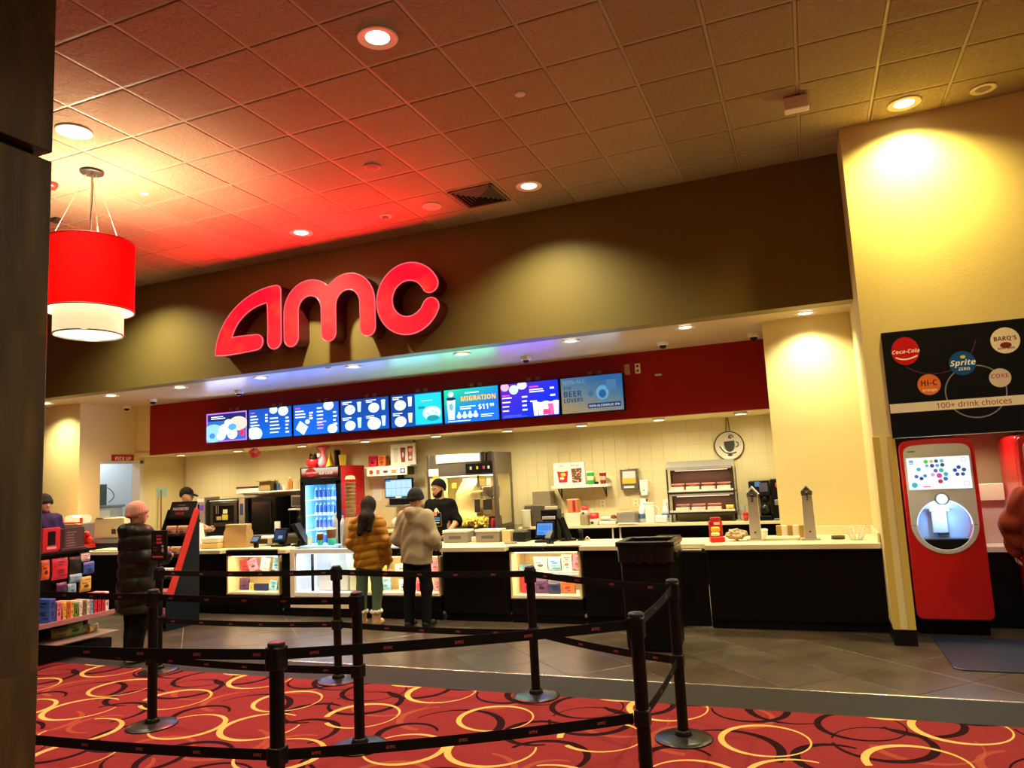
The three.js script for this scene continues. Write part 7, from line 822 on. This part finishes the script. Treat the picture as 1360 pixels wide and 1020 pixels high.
  if (o.face) { for (const q of [-1, 1]) { M('eye', sph(0.0105, 0, 0, 0, 1, 1, 1, 12).translate(q * 0.031, 0.137, 0.077).applyMatrix4(hm), mt(0xe8e2da, 0.3), P); M('pupil', sph(0.0055, 0, 0, 0, 1, 1, 0.6, 10).translate(q * 0.031, 0.136, 0.0865).applyMatrix4(hm), mt(0x1a120e, 0.2), P); M('eyebrow', rod([q * 0.014, 0.163, 0.097], [q * 0.048, 0.164, 0.08], 0.0045, 8).applyMatrix4(hm), mt(0x14100e, 0.8), P); } M('mouth', rod([-0.017, 0.072, 0.093], [0.017, 0.072, 0.093], 0.0045, 8).applyMatrix4(hm), mt(0x9a5a4c, 0.5), P); }
  return P;
}
person('person with pink knit beanie and long black puffer coat seen from behind', [-6.98, 0, -6.08], Math.PI - 0.3, { scale: 0.985, skin: 0xd0a284, beanie: 0xd6a89c, hair: { color: 0x2a1a14 }, head: [0.08, -0.2, 0], arms: [{ e: [0.22, 1.12, 0.02], w: [0.15, 1.08, 0.24] }, { e: [-0.22, 1.12, 0.02], w: [-0.15, 1.1, 0.24] }], top: { name: 'puffer_coat', color: 0x161710, g: 0.056, puff: 0.022, pitch: 0.15, hem: 0.54, hood: true, flare: 0.16, rough: 0.42, spec: 0.5, wrinkle: 0.004 }, legs: { color: 0x0b0b0b, g: 0.035 }, stance: [[0.09, 0.02], [0.1, -0.04]], shoe: { color: 0xd8d2c8, sole: 0xe6e0d6 } });
person('woman with long dark hair, mustard puffer jacket and fur-cuffed boots at the counter', [-5.33, 0, -8.14], Math.PI + 0.25, { scale: 0.93, skin: 0xc49272, hair: { color: 0x1a120e, long: true, vol: 0.012, drop: [[[0, 0.12, -0.05], [0.02, -0.06, -0.12], 0.09, 0.085], [[0.04, -0.06, -0.13], [0.08, -0.27, -0.15], 0.08, 0.04], [[-0.03, -0.04, -0.12], [-0.04, -0.22, -0.15], 0.07, 0.035]] }, head: [0.25, 0.35, 0.12], arms: [{ e: [0.23, 1.11, -0.02], w: [0.18, 0.98, 0.2] }, { e: [-0.25, 1.11, -0.04], w: [-0.25, 0.86, 0.06] }], top: { name: 'puffer_jacket', color: 0x9a6a1a, g: 0.036, puff: 0.016, pitch: 0.1, hem: 0.77, hood: true, flare: 0.06, rough: 0.5, spec: 0.4, wrinkle: 0.005 }, legs: { color: 0x56705c, g: 0.014, end: 0.2 }, stance: [[0.1, 0.0], [0.11, -0.03]], shoe: { color: 0xb8956c, sole: 0xd8c4a4, boot: 0.2, fur: true } });
person('man with a dark knit cap and beige hooded jacket standing at the counter', [-4.62, 0, -8.12], Math.PI, { scale: 0.975, skin: 0xb88462, beanie: 0x16181c, hair: { color: 0x15100d }, head: [0.22, 0, 0], arms: [{ e: [0.25, 1.1, -0.02], w: [0.17, 1.0, 0.22] }, { e: [-0.25, 1.1, -0.02], w: [-0.17, 1.0, 0.22] }], top: { color: 0xa0947a, g: 0.042, hem: 0.8, hood: true, flare: 0.12, sleeve: 0.01, rough: 0.72, wrinkle: 0.005 }, legs: { color: 0x111318, g: 0.016 }, stance: [[0.12, 0], [0.11, 0.02]], shoe: { color: 0x16161a, sole: 0xd6d2cc } });
const tee = canvas(256, 320, (x, w, h) => { x.clearRect(0, 0, w, h); x.strokeStyle = '#b89068'; x.lineWidth = 5; x.strokeRect(60, 96, 130, 200); blob(x, 110, 60, 26, 40, '#e8d8c8', 0.5); blob(x, 90, 110, 40, 30, '#d07850', 0.4); x.fillStyle = '#3a7ac0'; x.fillRect(80, 160, 90, 26); x.fillStyle = '#5aa0d8'; x.fillRect(80, 194, 90, 22); x.fillStyle = '#e8e4dc'; x.fillRect(80, 236, 80, 14); blob(x, 150, 70, 8, 26, '#e8d8c8', -0.5); }, { clamp: true });
person('bearded server with a printed black T-shirt looking down behind the counter', [-5.17, 0, -9.85], 0.1, { scale: 1.03, skin: 0xc48e6c, hair: { color: 0x0e0b0a, vol: 0.012 }, beard: 0x15100d, face: true, head: [0.25, -0.45, 0], arms: [{ e: [0.25, 1.12, 0.02], w: [0.19, 0.99, 0.22] }, { e: [-0.25, 1.12, 0.02], w: [-0.16, 0.99, 0.22] }], top: { name: 'shirt', color: 0x0d0d0e, g: 0.022, hem: 0.84, cuff: 0.12, sleeve: 0.012, print: tee, wrinkle: 0.004 }, legs: { color: 0x141418, g: 0.014 }, shoe: { color: 0x121214 } });
person('server with a black cap and black shirt working sideways at the ovens', [-10.25, 0, -9.95], Math.PI / 2 + 0.45, { scale: 1.08, skin: 0xd0a080, hair: { color: 0x1a1410 }, capHat: 0x0d0d0f, face: true, head: [0.15, -0.1, 0], arms: [{ e: [0.27, 1.13, 0.06], w: [0.17, 1.05, 0.3] }, { e: [-0.25, 1.13, 0.08], w: [-0.12, 1.05, 0.32] }], top: { name: 'shirt', color: 0x0f0f11, g: 0.024, hem: 0.84, cuff: 0.1, sleeve: 0.012 }, legs: { color: 0x141418, g: 0.014 }, shoe: { color: 0x121214 } });
person('person with a dark patterned headband and purple jacket half hidden by the timber column', [-10.62, 0, -7.62], Math.PI / 2, { scale: 1.07, skin: 0xc08c70, beanie: 0x241c20, hair: { color: 0x6a4a34 }, face: true, head: [0.05, -0.1, 0], top: { color: 0x35244e, g: 0.045, hem: 0.75, collar: true, wrinkle: 0.005 }, legs: { color: 0x16161a, g: 0.014 }, shoe: { color: 0x121214 } });
person('person with a rust red fleece and pink shoes cut off by the right edge', [1.9, 0.014, -7.92], Math.PI - 0.15, { scale: 0.99, skin: 0xc48a6e, hair: { color: 0x2a1c14 }, face: true, arms: [{ e: [0.3, 1.14, 0.0], w: [0.27, 0.88, 0.08] }, { e: [-0.3, 1.14, 0.0], w: [-0.27, 0.88, 0.08] }], top: { name: 'fleece', color: 0x742c1e, g: 0.04, hem: 0.8, collar: true, wrinkle: 0.006 }, legs: { color: 0x1a1a24, g: 0.014 }, stance: [[0.16, 0], [0.14, 0]], shoe: { color: 0xd86a80, sole: 0xe0a0a8 } });
renderer.render(scene, camera);
